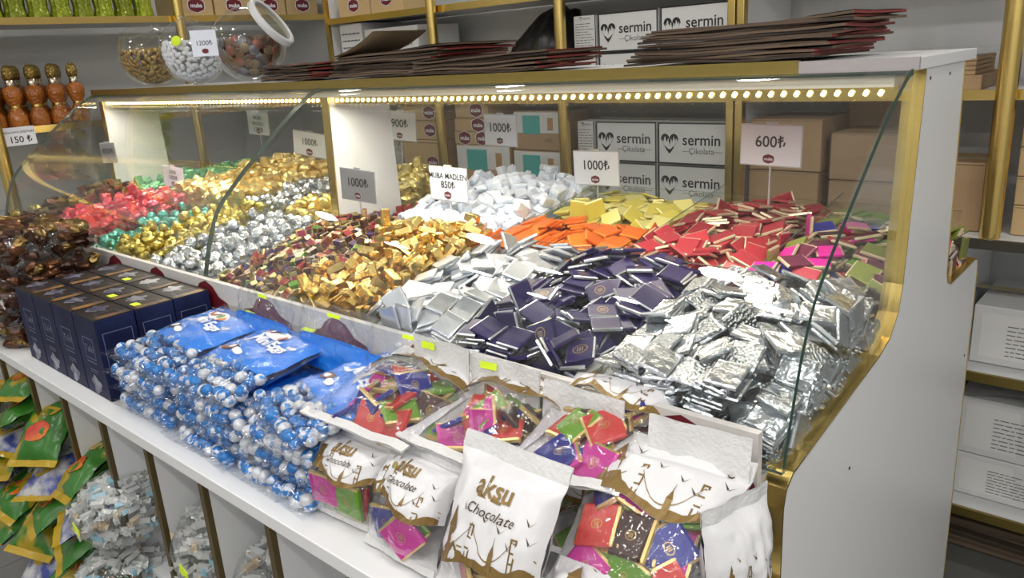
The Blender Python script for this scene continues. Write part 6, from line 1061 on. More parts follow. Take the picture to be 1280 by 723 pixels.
def tanx(label, y0, y1, z1):
    t = thing('cardboard_box', label, 'box', loc=(-3.57, (y0+y1)/2, 1.892), group=MG); w = y1-y0
    MB().box(-.25, 0, -w/2, w/2, 0, z1).build('body', KRAFTL, t, .003); badge(.085, t, face_x(.0006, 0, .05))
for i, (a, b) in enumerate(((2.01, 2.19), (2.2, 2.42), (2.43, 2.62), (2.63, 2.83))): tanx('tan badge carton on the top left shelf, '+('next to the brass post', 'second from the brass post', 'third from the brass post', 'in the corner')[i], a, b, .14)
# teal label cartons
def teal_carton(label, x0, x1, z0, z1):
    t, w, d, h = carton('cardboard_box', label, x0, x1, 2.515, 2.72, z0, z1, KRAFT, 'teal label cartons')
    MB().box(-w/2+.002, w/2-.002, -.0006, -.0002, h*.45, h*.98).build('label_sheet', WBOX, t)
    MB().box(-w*.30, w*.08, -.001, -.0007, h*.42, h*.9).build('label_print', TEAL, t)
    MB().box(w*.24, w*.36, -.001, -.0007, h*.52, h*.84).build('glass_picture', mat('tan_ink', (.42, .25, .12), .6), t)
    text('SPIES', h*.13, DARKINK, t, face_y(w*.25, -.0006, h*.26))
teal_carton('brown carton with teal label through the glass, upper beside the round post', -1.853, -1.608, 1.222, 1.380)
teal_carton('brown carton with teal label through the glass, lower beside the round post', -1.864, -1.612, 1.042, 1.219)
teal_carton('brown carton with teal label below the tan badge cartons', -2.21, -1.886, 1.042, 1.234)
mt, w, d, h = carton('cardboard_box', 'white-topped carton reading MELODI beside the white side panel', -2.78, -2.40, 2.515, 2.78, 1.442, 1.765, WBOX)
MB().box(-w/2-.0006, w/2+.0006, -.0008, d+.0006, .004, h*.60).build('lower_wrap', KRAFT, mt)
text('MELODI', .05, DARKINK, mt, face_y(w*.16, -.0012, h*.78)); MB().box(-w*.46, -w*.18, -.002, -.0012, h*.35, h*.75).build('label_sheet', WBOX, mt)
lines_print(w*.3, h*.5, mt, 7, y=-.0025, seed=9); mt.children[-1].location = (-w*.32, 0, h*.28)
bx, w, d, h = carton('cardboard_box', 'white carton on top of the wire basket beside the side panel', -2.97, -2.80, 2.515, 2.78, 1.442, 1.80, WBOX)
lines_print(w, h, bx, 8, seed=5)
# right-hand low shelves
for i, (lab, x0, x1, z0, z1, dd) in enumerate((('white document carton on the shelf under the thick post', -.085, .20, .647, .825, .3), ('white carton with a blue cross on the low shelf, upper of two', -.10, .22, .345, .53, .3), ('white carton on the low shelf, lower of two', -.10, .22, .202, .342, .3))):
    t, w, d, h = carton('cardboard_box', lab, x0, x1, 2.515, 2.515+dd, z0, z1, WBOX)
    q = MB().box(-w*.42, w*.02, -.0008, -.0003, h*.12, h*.88).build('label_sheet', mat('label_paper', (.74, .74, .73), .6), t)
    lines_print(w*.44, h*.8, t, 8, y=-.0014, seed=20+i); t.children[-1].location = (-w*.2, 0, h*.08)
    if i == 1: MB().tube([(.05, -.001, .03), (.12, -.001, .11)], .003, 5).tube([(.055, -.001, .11), (.11, -.001, .03)], .003, 5).build('pen_cross', mat('blue_pen', (.02, .06, .4), .5), t)
    if i == 1: MB().grid(lambda u, v: Vector(((u-.5)*w*.98, v*d*.9, h+.03*sin(pi*u)*(1-v)+.012*noise.noise(Vector((u*6, v*6, 1))))), 10, 6).build('open_flap', mat('flap_board', (.55, .54, .52), .7), t)
for i in range(11):
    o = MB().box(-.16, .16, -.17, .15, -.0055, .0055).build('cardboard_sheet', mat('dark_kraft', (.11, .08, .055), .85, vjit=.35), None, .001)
    o.matrix_basis = Matrix.Translation((.03+rnd(-.02, .02), 2.72+rnd(-.02, .01), .0062+i*.0135)) @ Matrix.Rotation(rnd(-.04, .04), 4, 'Z')
    tag(o, 'flat brown cardboard sheet, '+ORD[10-i]+' from the top in the stack under the lowest shelf', 'cardboard', 'flattened cardboard at the floor')
for i in range(4):
    o = MB().box(-.15, .15, 0, .24, 0, .011).build('cardboard_sheet', KRAFT, None, .001); o.matrix_basis = Matrix.Translation((-.30, 2.52+rnd(0, .01), 1.4405+.04+.0125*i))
    tag(o, 'flat brown board under clear film behind the counter top, '+ORD[3-i]+' from the top', 'cardboard', 'film wrapped boards')
tag(MB().box(-.46, -.13, 2.51, 2.79, 1.4405, 1.4795).build('cardboard_tray', KRAFT, None, .002), 'low cardboard tray under the film wrapped boards', 'box')
tag(MB().box(-.455, -.135, 2.512, 2.78, 1.5335, 1.552).build('wrap_film', FILM, None, .004), 'clear stretch film over the flat brown boards', 'film')
def blob(name, label, cat_, c, d, m, seed, amp=.25, flat=True):
    bm = bmesh.new(); bmesh.ops.create_icosphere(bm, subdivisions=4, radius=.5)
    for v in bm.verts:
        q = v.co*2.2+Vector((seed, seed*2, 0)); k = 1+amp*noise.noise(q)+amp*.5*noise.noise(q*3)
        v.co = Vector((v.co.x*d[0]*k, v.co.y*d[1]*k, (v.co.z*k+.36)*d[2]*1.1))
        if v.co.z < 0: v.co.z = 0
        if flat: v.co.x *= 1-.42*max(0, v.co.z/d[2]); v.co.x += .3*v.co.z
    o = link(name, bm_mesh(bm, name, [m], True)); o.location = c
    return tag(o, label, cat_)
blob('plastic_bag', 'slumped black plastic bag on the rear shelf', 'bag', (-1.80, 2.66, 1.4405), (.46, .26, .36), mat('black_plastic', (.006, .006, .007), .3, bump=.4, bscale=22), 3)
blob('plastic_bag', 'small purple wrapped bundle at the thick post', 'bag', (.06, 2.66, 1.4405), (.16, .2, .1), mat('purple_plastic', (.10, .02, .12), .3, bump=.3, bscale=30), 5)
blob('sweets_bag', 'clear bag of pale sweets on the shelf behind the lemon gold chocolates', 'bag', (-2.72, 2.66, 1.0405), (.3, .26, .27), mat('pale_sweets', (.42, .42, .42), .4, mix=(.18, .17, .16), mscale=30, bump=.4, bscale=60), 8)

# ================================================================ PAPER CARRIER BAGS ON THE COUNTER TOP
PB = [mat('bag_print_dark', (.035, .022, .015), .55, vjit=.25), mat('bag_kraft', (.11, .072, .045), .7, vjit=.2), mat('bag_red', (.22, .03, .025), .6, vjit=.2)]
def paper_bag_mesh(L, W, seed):
    mb = MB(); th = .0045
    def z(u, v): return .004*noise.noise(Vector((u*3+seed, v*2, seed)))+.006*max(0, u-.75)
    mb.grid(lambda u, v: Vector(((u-.5)*L, (v-.5)*W, th/2+z(u, v))), 8, 4, 0)
    mb.grid(lambda u, v: Vector(((u-.5)*L, (v-.5)*W, -th/2+z(u, v))), 8, 4, 1, True)
    for fn in (lambda u, v: (u, 0), lambda u, v: (u, 1)): mb.grid(lambda u, v, fn=fn: Vector(((fn(u, v)[0]-.5)*L, (fn(u, v)[1]-.5)*W, th*(v-.5)+z(*fn(u, v)))), 8, 1, 1)
    for fn in (lambda u, v: (0, u), lambda u, v: (1, u)): mb.grid(lambda u, v, fn=fn: Vector(((fn(u, v)[0]-.5)*L, (fn(u, v)[1]-.5)*W, th*(v-.5)+z(*fn(u, v)))), 4, 1, 2)
    mb.grid(lambda u, v: Vector((L*(.5-.22*(1-u)), (v-.5)*W, th/2+.0012+z(1-.22*(1-u), v))), 3, 3, 2)
    return mb
def bagpile(x, y, n, L, W, label, grp, fan=0, tilt=0, z0=1.573, dz=.0062):
    for i in range(n):
        o = link('paper_bag', paper_bag_mesh(L, W, i*1.7+x).mesh('paper_bag', PB if i % 3 else [PB[0], PB[0], PB[1]]))
        o.matrix_basis = Matrix.Translation((x+rnd(-.012, .012)+fan*i, y+rnd(-.008, .008), z0+.006+i*dz)) @ Matrix.Rotation(rnd(-.06, .06)+pi*(i % 2), 4, 'Z') @ Matrix.Rotation((tilt*i/n)*(1 if i % 2 == 0 else -1), 4, 'Y')
        tag(o, 'flat dark paper bag, '+ORD[n-1-i]+(' ' if i == n-1 else ' from the top ')+'of the '+label, 'paper bag', grp)
bagpile(-1.84, 1.55, 8, .26, .24, 'small pile beside the open jar', 'paper bags by the jar', .002)
bagpile(-1.40, 1.58, 13, .44, .28, 'middle pile on the counter', 'middle pile of paper bags', .004, -.03, dz=.0052)
bagpile(-1.02, 1.53, 8, .44, .22, 'low pile before the heart cartons', 'low pile of paper bags', .004, -.03, dz=.0048)
bagpile(-.36, 1.56, 15, .40, .27, 'fanned pile at the right end', 'right pile of paper bags', .0035, -.02, dz=.0046)
o = MB().grid(lambda u, v: Vector(((u-.5)*.2, (v-.5)*.2, .035*u*u)), 8, 3).grid(lambda u, v: Vector(((u-.5)*.2, (v-.5)*.2, .035*u*u-.002)), 8, 3, 0, True).build('paper_bag', mat('pale_kraft', (.42, .31, .19), .7))
o.matrix_basis = Matrix.Translation((-1.48, 1.53, 1.650)) @ Matrix.Rotation(-.12, 4, 'Y'); tag(o, 'kraft paper bag with lifted end on top of the middle pile', 'paper bag')
dv = thing('card_terminal', 'small black device lying between open jar and paper bags', 'device', loc=(-2.06, 1.66, 1.5725))
MB().box(-.06, .06, -.035, .035, 0, .05).build('body', BLACK, dv, .006); MB().box(-.035, .035, -.036, -.0352, .02, .04).build('screen', mat('grey_screen', (.25, .26, .27), .2), dv)

# ================================================================ GLASS JARS
def jar(label, c, r, axis, kind, fill, lid=False, n=150, seed=1, tagtxt=None):
    ax = Vector(axis).normalized(); q = ax.to_track_quat('Z', 'Y').to_matrix().to_4x4()
    t = thing('glass_jar', label, 'jar', Matrix.Translation(c))
    pr = [(.001, -.93)]+[(sin(a), -cos(a)) for a in [.38+.14*i for i in range(16)]]
    pr = [(a, max(b, -.93)) for a, b in pr]; nr = pr[-1][0]
    pr += [(nr+.0, pr[-1][1]+.06), (nr+.05, pr[-1][1]+.08)]
    M = q @ Matrix.Scale(r, 4)
    MB().lathe(pr, 32, 0, M).build('glass_body', GLASSB, t)
    zt = pr[-1][1]
    if lid:
        MB().lathe([(nr+.12, zt-.06), (nr+.14, zt-.05), (nr+.14, zt+.10), (nr+.11, zt+.13), (nr+.02, zt+.13), (nr, zt+.10), (nr+.04, zt+.06)], 32, 0, M).build('lid_ring', mat('white_plastic', (.72, .73, .74), .35), t)
        MB().add([M @ Vector(((nr-.1)*cos(2*pi*k/28), (nr-.1)*sin(2*pi*k/28), zt+.10)) for k in range(28)], [tuple(range(28))]).build('lid_window', clear('lid_window', (.9, .85, .6), .05, .1), t)
    else: MB().lathe([(nr+.01, zt-.03), (nr+.08, zt), (nr+.01, zt+.03), (nr-.02, zt)], 32, 0, M).build('rim', GLASSB, t)
    if tagtxt:
        d = Vector((.75, -.66, .0)); p = d.normalized()*(r*1.03)+Vector((0, 0, -.02)); tg = thing('price_tag', 'white price tag with shop badge on the '+label.split(' with ')[0].split(' full')[0], 'price tag', Matrix.Translation(Vector(c)+p+Vector(tagtxt[2])) @ frame((0, 0, 0), (.66, .75, 0), (0, 0, 1)))
        w, h = tagtxt[1]; MB().box(-w/2, w/2, -h/2, h/2, -.001, 0).build('card', CARD, tg)
        text(tagtxt[0], h*.26, BLACK, tg, Matrix.Translation((0, 0, .0005))); badge(w*.25, tg, Matrix.Translation((0, -h*.3, .0004)), False)
    rg = random.Random(seed); cands = []
    ms, nm, lab, grp, sz = kind
    R_ = r*.97-sz*.62
    for _ in range(6000):
        if rg.random() < .62:
            d = Vector((rg.gauss(0, 1), rg.gauss(0, 1), rg.gauss(0, 1))).normalized()*R_
            if d.z > fill*r: continue
        else:
            a = rg.uniform(0, 2*pi); rr = math.sqrt(rg.random())*math.sqrt(max(0, R_*R_-(fill*r)**2)); d = Vector((rr*cos(a), rr*sin(a), fill*r+rg.uniform(-.004, .006)))
        if d.dot(ax) < -.88*r or d.dot(ax) > zt*r-.01: continue
        if all((d-e).length > sz*.70 for e in cands): cands.append(d)
        if len(cands) >= n: break
    for d in cands:
        o = link(nm, ms[rg.randrange(len(ms))], None, Matrix.Translation(Vector(c)+d) @ Vector((d.x, d.y, d.z)).to_track_quat('Z', 'Y').to_matrix().to_4x4() @ Matrix.Rotation(rg.uniform(0, 6), 4, 'Z'))
        tag(o, lab, 'sweet', grp)
def dragee(name, m, d=(.027, .017, .013)):
    bm = bmesh.new(); bmesh.ops.create_uvsphere(bm, u_segments=10, v_segments=7, radius=.5)
    for v in bm.verts: v.co = Vector((v.co.x*d[0]*(1-.12*v.co.x), v.co.y*d[1], v.co.z*d[2]))
    return bm_mesh(bm, name, [m], True)
def coin(name, m, r=.016, th=.006):
    return MB().lathe([(.0005, -th/2), (r*.85, -th/2), (r, 0), (r*.85, th/2), (.0005, th/2)], 12).mesh(name, [m])
GD = dragee('gold_dragee', mat('gold_dragee', (.36, .24, .07), .3, .65, vjit=.2)); WD = dragee('white_dragee', mat('white_dragee', (.72, .74, .78), .35, vjit=.06), (.028, .019, .015))
YC = [coin('coin1', mat('yellow_coin', (.50, .40, .05), .35, .6, vjit=.2), .02)]
CC = [coin('coin%d' % i, mat('coin_%d' % i, c, .35, .4, vjit=.2), .019) for i, c in enumerate([(.10, .05, .03), (.16, .10, .05), (.24, .18, .10), (.2, .2, .22), (.28, .10, .07)])]
jar('glass jar full of yellow coins at the far end of the counter top', (-3.13, 1.66, 1.676), .103, (-.7, -.2, .7), (YC, 'chocolate_coin', 'yellow gold chocolate coin in the farthest glass jar', 'yellow coins in a jar', .03), .05, n=70, seed=1)
jar('glass jar full of golden dragees', (-2.93, 1.525, 1.697), .122, (-.3, -.1, .9), ([GD], 'gold_dragee', 'golden almond dragee in the glass jar', 'golden dragees', .021), .12, n=295, seed=2, tagtxt=('1000₺', (.05, .075), (-.13, .03, .0)))
jar('glass jar full of white dragees with a lime sticker', (-2.62, 1.55, 1.697), .123, (.3, .3, .9), ([WD], 'white_dragee', 'white almond dragee in the glass jar', 'white dragees', .022), .22, n=295, seed=3)
jar('open glass jar of chocolate coins with a white ring lid', (-2.25, 1.57, 1.703), .128, (.70, .50, .62), (CC, 'chocolate_coin', 'dark foil chocolate coin in the open jar', 'coins in the open jar', .028), .05, lid=True, n=130, seed=4, tagtxt=('1200₺', (.085, .085), (-.10, -.08, .03)))
st = MB().lathe([(.0001, .001), (.018, .0008), (.019, 0)], 16).build('round_sticker', YELLOWST); st.matrix_basis = Matrix.Translation((-2.545, 1.452, 1.735)) @ Vector((.6, -.78, .25)).to_track_quat('Z', 'Y').to_matrix().to_4x4()
tag(st, 'lime round sticker on the white dragee jar', 'sticker')

# ================================================================ BOTTLES AND VASES ON THE LEFT SHELVES
AMB = mat('amber_glass', (.42, .13, .015), .12, bump=.5, bscale=90, voro=True, coat=.5, vjit=.15); CAPM = mat('gold_crystal_cap', (.42, .30, .09), .22, .8, bump=.6, bscale=120, voro=True); COLR = mat('steel_collar', (.75, .68, .55), .2, 1)
bb_ = MB().lathe([(.001, 0), (.036, 0), (.042, .01), (.040, .05), (.022, .082), (.021, .09), (.034, .115), (.038, .14), (.034, .165), (.018, .176), (.001, .176)], 18).mesh('body', [AMB])
bc_ = MB().lathe([(.018, .174), (.019, .176), (.019, .205), (.001, .205)], 16).mesh('collar', [COLR]); bk_ = MB().lathe([(.001, .203), (.021, .205), (.024, .225), (.021, .25), (.012, .262), (.001, .266)], 12).mesh('cap', [CAPM])
bw_ = MB().lathe([(.0225, .08), (.0235, .086), (.0225, .092)], 16).mesh('waist_band', [BRASS])
k = 0
for row, xx in enumerate((-3.60, -3.70, -3.80)):
    for i in range(7):
        y = .93+.088*i+(.044 if row % 2 else 0)
        if y > 1.50: continue
        t = thing('perfume_bottle', 'amber crystal bottle with gold cap, '+(['first']+ORD[1:])[i]+' along the '+('front', 'second', 'back')[row]+' row of its shelf', 'bottle', loc=(xx, y, 1.4352), group='amber bottles row %s' % ('one', 'two', 'three')[row])
        for nm, me in (('body', bb_), ('collar', bc_), ('cap', bk_), ('waist_band', bw_)): link(nm, me, t)
VG = [mat('green_crystal', (.30, .36, .02), .15, .2, bump=.5, bscale=70, voro=True, coat=.4, vjit=.3)]
prof = [(.001, 0), (.038, 0), (.040, .012), (.034, .05), (.044, .16), (.036, .2), (.001, .2)]
mb = MB(); vs = []; n = 24
for r_, z_ in prof:
    for q in range(n): rr = r_*(1+.10*(q % 2)); vs.append((rr*cos(2*pi*q/n), rr*sin(2*pi*q/n), z_))
mb.add(vs, [(i*n+q, i*n+(q+1) % n, (i+1)*n+(q+1) % n, (i+1)*n+q) for i in range(len(prof)-1) for q in range(n)], 0, False)
vm = mb.mesh('crystal_vase', VG)
for row, xx in enumerate((-3.605, -3.71)):
    for i in range(10):
        o = link('crystal_vase', vm, None, Matrix.Translation((xx, 1.0+.094*i+.04*row, 1.8905))); tag(o, 'fluted lime green glass vase, '+(['first']+ORD[1:])[9-i]+' from the cartons in the '+('front' if row == 0 else 'back')+' row', 'vase', 'green vases, '+('front' if row == 0 else 'back')+' row')

# ================================================================ BAGS: shared shape
def bag_fn(w, h, t, seed, ct=.10, cb=.06, wr=.006):
    def f(u, v, s):
        b = max(0, min(1, (v-cb)/(1-cb-ct)))
        pv = max(0, sin(pi*b))**.42; pu = max(0, 1-abs(2*u-1)**2.6)**.6
        x = (u-.5)*w*(1-.10*pv*(1-.3*b)); y = v*h
        n = noise.noise(Vector((u*5+seed, v*5, s*3+seed)))+.6*noise.noise(Vector((u*13, v*11+seed, s)))
        z = s*(t/2*pv*pu+.0012)+wr*n*(.5+.5*pv)+.010*(1-pv)*noise.noise(Vector((u*2.5, v*1.2, seed*3)))
        return Vector((x, y, z))
    return f
def nrm(f, u, v, s):
    e = .012; a = f(min(1, u+e), v, s)-f(max(0, u-e), v, s); b = f(u, min(1, v+e), s)-f(u, max(0, v-e), s)
    n = a.cross(b).normalized(); return n if n.z*s > 0 else -n
def on(f, u, v, d=.0012): return f(u, v, 1)+nrm(f, u, v, 1)*d
def wrapped(f, polys, mi=0, d=.0012):
    """flat outlines in (u, v) laid on the bag's front"""
    mb = MB()
    for p in polys: mb.add([on(f, max(.02, min(.98, u)), max(.01, min(.99, v)), d) for u, v in p], [tuple(range(len(p)))], mi)
    return mb
def wrap_text(s, size, m, f, uc, vc, w, h, parent, rot=0, **kw):
    me = textmesh(s, size, m, **kw).copy(); c, sn = cos(rot), sin(rot)
    for vv in me.vertices:
        x, y = vv.co.x*c-vv.co.y*sn, vv.co.x*sn+vv.co.y*c
        vv.co = on(f, max(.02, min(.98, uc+x/w)), max(.02, min(.98, vc+y/h)), .0018)
    return link('lettering', me, parent)
WPL = mat('white_bag_plastic', (.70, .70, .715), .28, bump=.12, bscale=18)
CRIMP = mat('white_crimp', (.66, .66, .66), .4, bump=.25, bscale=150)
GOLDINK = mat('gold_ink', (.23, .145, .045), .38, .3); BROWNINK = mat('brown_ink', (.075, .04, .015), .45, .1)
EMBG = mat('gold_emblem', (.55, .38, .10), .3, .6)
BSQ = [square_mesh('bagged%d' % i, 0, 0, paint('bagged_wrap_%d' % i, c, .3, .1), mat('bagged_edge', (.62, .46, .18), .3, .7), EMBG, 0, .060, .009, .55) for i, c in enumerate([(.015, .02, .22), (.50, .015, .26), (.13, .30, .02), (.50, .035, .03), (.05, .02, .015)])]
def skyline(f, wv):
    P = []
    N = 26
    def hill(u): return .04+.085*abs(noise.noise(Vector((u*5, 3, 0))))+(.06 if .10 < u < .30 else 0)
    for i in range(N):
        a, b = i/N, (i+1)/N
        P.append([(a, wv(a)), (b, wv(b)), (b, wv(b)+hill(b)), (a, wv(a)+hill(a))])
    def at(u, pts): return [(u+x, wv(u)+.03+y) for x, y in pts]
    P += [at(.2, [(-.05, 0), (.05, 0), (.045, .17), (-.045, .17)]), at(.2, [(-.055, .17), (.055, .17), (.055, .19), (-.055, .19)]), at(.2, [(-.045, .19), (.045, .19), (0, .31)])]
    for c in (.42, .82):
        for dx in (-.018, .018): P.append(at(c, [(dx-.006, 0), (dx+.006, 0), (dx+.006, .20), (dx-.006, .20)]))
        for y in (.06, .12, .19): P.append(at(c, [(-.02, y), (.02, y), (.02, y+.01), (-.02, y+.01)]))
    def q(u0, y0, u1, y1, t=.007): return [(u0, y0), (u1, y1), (u1, y1+t), (u0, y0+t)]
    pts = [(.42+.4*i/10, .20-.17*(1-((i-5)/5)**2)) for i in range(11)]
    for (a, b), (c, d) in zip(pts, pts[1:]): P.append(q(a, wv(.6)+.04+b, c, wv(.6)+.04+d))
    P += [q(.26, wv(.3)+.09, .42, wv(.4)+.21), q(.82, wv(.8)+.21, .98, wv(.9)+.12), q(.30, wv(.6)+.075, .98, wv(.6)+.075, .009)]
    P += [at(.66, [(-.022, 0), (.022, 0), (.018, .09), (-.018, .09)]), at(.66, [(-.02, .09), (.02, .09), (0, .15)]), at(.66, [(-.003, .14), (.003, .14), (.001, .19), (-.001, .19)])]
    B = []
    for u, v in ((.30, .30), (.52, .26), (.68, .24), (.88, .30), (.78, .16), (.92, .20)):
        B += [[(u, wv(u)+v), (u+.012, wv(u)+v+.006), (u+.045, wv(u)+v+.04)], [(u, wv(u)+v), (u-.035, wv(u)+v+.045), (u+.006, wv(u)+v+.012)]]
    return P, B
def choco_bag(label, o, right, upv, w, h, t, seed, wave=.46, messy=.15, ct=.13, sticker=False, title=True, group=None):
    T = thing('chocolate_bag', label, 'bag', frame(o, right, upv), group)
    f = bag_fn(w, h, t, seed, ct, .07)
    ph = seed*1.3
    wv = lambda u: wave+.045*sin(5.2*u+ph)-.03*cos(9*u)
    mb = MB(); mb.grid(lambda u, v: f(u, wv(u)+(1-ct*.8-wv(u))*v, 1), 26, 20, 0); mb.grid(lambda u, v: f(u, v*(1-ct*.8), -1), 20, 26, 0, True)
    mb.build('wrapper', WPL, T)
    MB().grid(lambda u, v: f(u, 1-ct*.8+ct*.8*v, 1), 20, 6).grid(lambda u, v: f(u, 1-ct*.8+ct*.8*v, -1), 20, 6, 0, True).build('top_crimp', CRIMP, T)
    MB().grid(lambda u, v: f(u, .07*v, 1)+Vector((0, 0, .001)), 20, 3).build('bottom_crimp', CRIMP, T)
    MB().grid(lambda u, v: f(u, .07+(wv(u)-.07)*v, 1), 24, 18).build('clear_window', FILM2, T)
    P, B = skyline(f, wv)
    wrapped(f, P).build('printed_skyline', GOLDINK, T); wrapped(f, B).build('printed_birds', BROWNINK, T)
    if title:
        vc = wave+(1-ct-wave)*.80
        wrap_text('aksu', h*.155, GOLDINK, f, .52, vc, w, h, T, bold=.0007)
        wrap_text('Chocolate', h*.085, BROWNINK, f, .54, vc-.13, w, h, T, shear=.35)
        wrapped(f, [[(.38, vc-.062), (.62, vc-.062), (.62, vc-.045), (.38, vc-.045)]]).build('printed_band', GOLDINK, T)
    if sticker: wrapped(f, [[(.18, .925), (.40, .925), (.40, .975), (.18, .975)]], d=.004).build('price_sticker', YELLOWST, T)
    rg = random.Random(seed)
    s = .060 if messy < .3 else .047; nc = max(2, int(w*.92/s)); nr = max(1, int(round((wave+.02-.09)*h/s)))
    for layer in range(2 if messy < .3 else 3):
        for i in range(nc):
            for j in range(nr+1):
                u = .5+(i-(nc-1)/2)*s*1.02/w+rg.uniform(-.02, .02)*(1+messy*3); v = .055+(j+.45)*s*1.0/h+rg.uniform(-.015, .015)*(1+messy*3)
                if v > wave+.10 or v < .11 or abs(u-.5)*w > w*.45-.026: continue
                n = nrm(f, u, v, 1); p = f(u, v, 1)-n*(.013+.020*messy+layer*.013+rg.uniform(0, .004)*(1+messy*4))
                M = Matrix.Translation(p) @ n.to_track_quat('Z', 'Y').to_matrix().to_4x4() @ Matrix.Rotation(rg.uniform(-.12, .12)*(1+messy*9), 4, 'Z') @ Matrix.Rotation(rg.uniform(-messy, messy), 4, 'X') @ Matrix.Rotation(rg.uniform(-messy, messy), 4, 'Y')
                link('chocolate_square', BSQ[(rg.randrange(5) if messy > .3 else (i+2*j+seed+layer) % 5)], T, M)
    return T
choco_bag('white chocolate bag standing upright at the ledge front, its name largest', (-.285, .605, .885), (1, .0, -.02), (-.035, .09, .2), .185, .24, .08, 3, .30, .1)
choco_bag('white chocolate bag left of the upright one, green and blue squares in its window', (-.475, .625, .885), (1, -.02, .02), (-.03, .10, .17), .165, .18, .10, 5, .44, .12)
choco_bag('leftmost white chocolate bag beside the blue egg bags, pink and red squares showing', (-.635, .64, .885), (1, .10, -.03), (.03, .08, .17), .16, .155, .10, 6, .50, .1)
choco_bag('large clear-fronted bag at the right end with blue, pink and green squares in a row', (-.11, .675, .925), (1, .12, -.01), (.015, .17, .125), .225, .255, .10, 11, .56, .1, title=False)
choco_bag('bag half under the large right-hand bag, green squares in its window', (-.10, .575, .89), (1, .08, 0), (0, .16, .10), .19, .15, .07, 8, .66, .2, title=False)
choco_bag('bag lying on top at the left, messy red and green squares in its window', (-.62, .665, 1.045), (1, .06, -.02), (.02, .95, .13), .25, .26, .08, 14, .66, .6, title=False)
choco_bag('bag lying on top in the middle, red squares jumbled in its window', (-.43, .695, 1.047), (1, .0, -.03), (.02, .95, .11), .21, .28, .08, 17, .56, .6)
choco_bag('bag lying behind the upright one with red and green squares and a white lower edge', (-.25, .745, 1.045), (1, .12, 0), (.06, .9, .22), .19, .27, .07, 20, .58, .25, title=False)
choco_bag('white bag standing sideways against the brass corner, brown print at its foot', (-.0, .80, .885), (.3, .95, 0), (-.06, .0, 1), .12, .19, .06, 23, .3, .1, title=False)
for i, (x, tz, s) in enumerate(((-.60, .255, True), (-.45, .25, True), (-.29, .24, False), (-.095, .235, False))):
    choco_bag('white bag standing against the counter front, '+('first from the egg bags, lime sticker', 'second from the egg bags, lime sticker', 'third from the egg bags, no sticker', 'last before the brass corner')[i], (x, .845, .885), (1, .03*(i-1), 0), (0, .10, 1), .15, tz, .05, 30+i, .25, .1, .30, s, False)
choco_bag('white bag buried flat under the others in the middle of the pile', (-.5, .72, .925), (1, 0, 0), (0, 1, .05), .3, .2, .07, 41, .4, .2, title=False)
choco_bag('white bag buried flat under the others at the right of the pile', (-.19, .74, .925), (1, 0, 0), (0, 1, .05), .26, .2, .07, 42, .4, .2, title=False)

# ================================================================ BLUE BAGS OF MINI EGGS
BLUEP = mat('blue_header', (.004, .20, .74), .45, vjit=.04, bump=.04, bscale=12)
EGGM = mat('egg_foil', (.52, .56, .65), .25, .25, mix=(.025, .17, .48), mscale=60, mth=(.40, .45), vjit=.08, bump=.15, bscale=120)
EGGW = mat('egg_foil_white', (.60, .62, .66), .25, .25, vjit=.08, bump=.15, bscale=120, mix=(.10, .30, .66), mscale=50, mth=(.60, .63))
EG = [dragee('egg', m_, (.028, .024, .024)) for m_ in (EGGM, EGGW)]
PRW = mat('print_white', (.75, .77, .8), .4); PRR = mat('print_red', (.30, .04, .03), .4); PRG = mat('print_green', (.06, .25, .08), .4); PRO = mat('print_orange', (.55, .18, .03), .4); PRB = mat('print_brown', (.18, .07, .03), .4)
def ell(u, v, a, b, n=14, rot=0): return [(u+a*cos(2*pi*k/n)*cos(rot)-b*sin(2*pi*k/n)*sin(rot), v+a*cos(2*pi*k/n)*sin(rot)*.6+b*sin(2*pi*k/n)*cos(rot)) for k in range(n)]
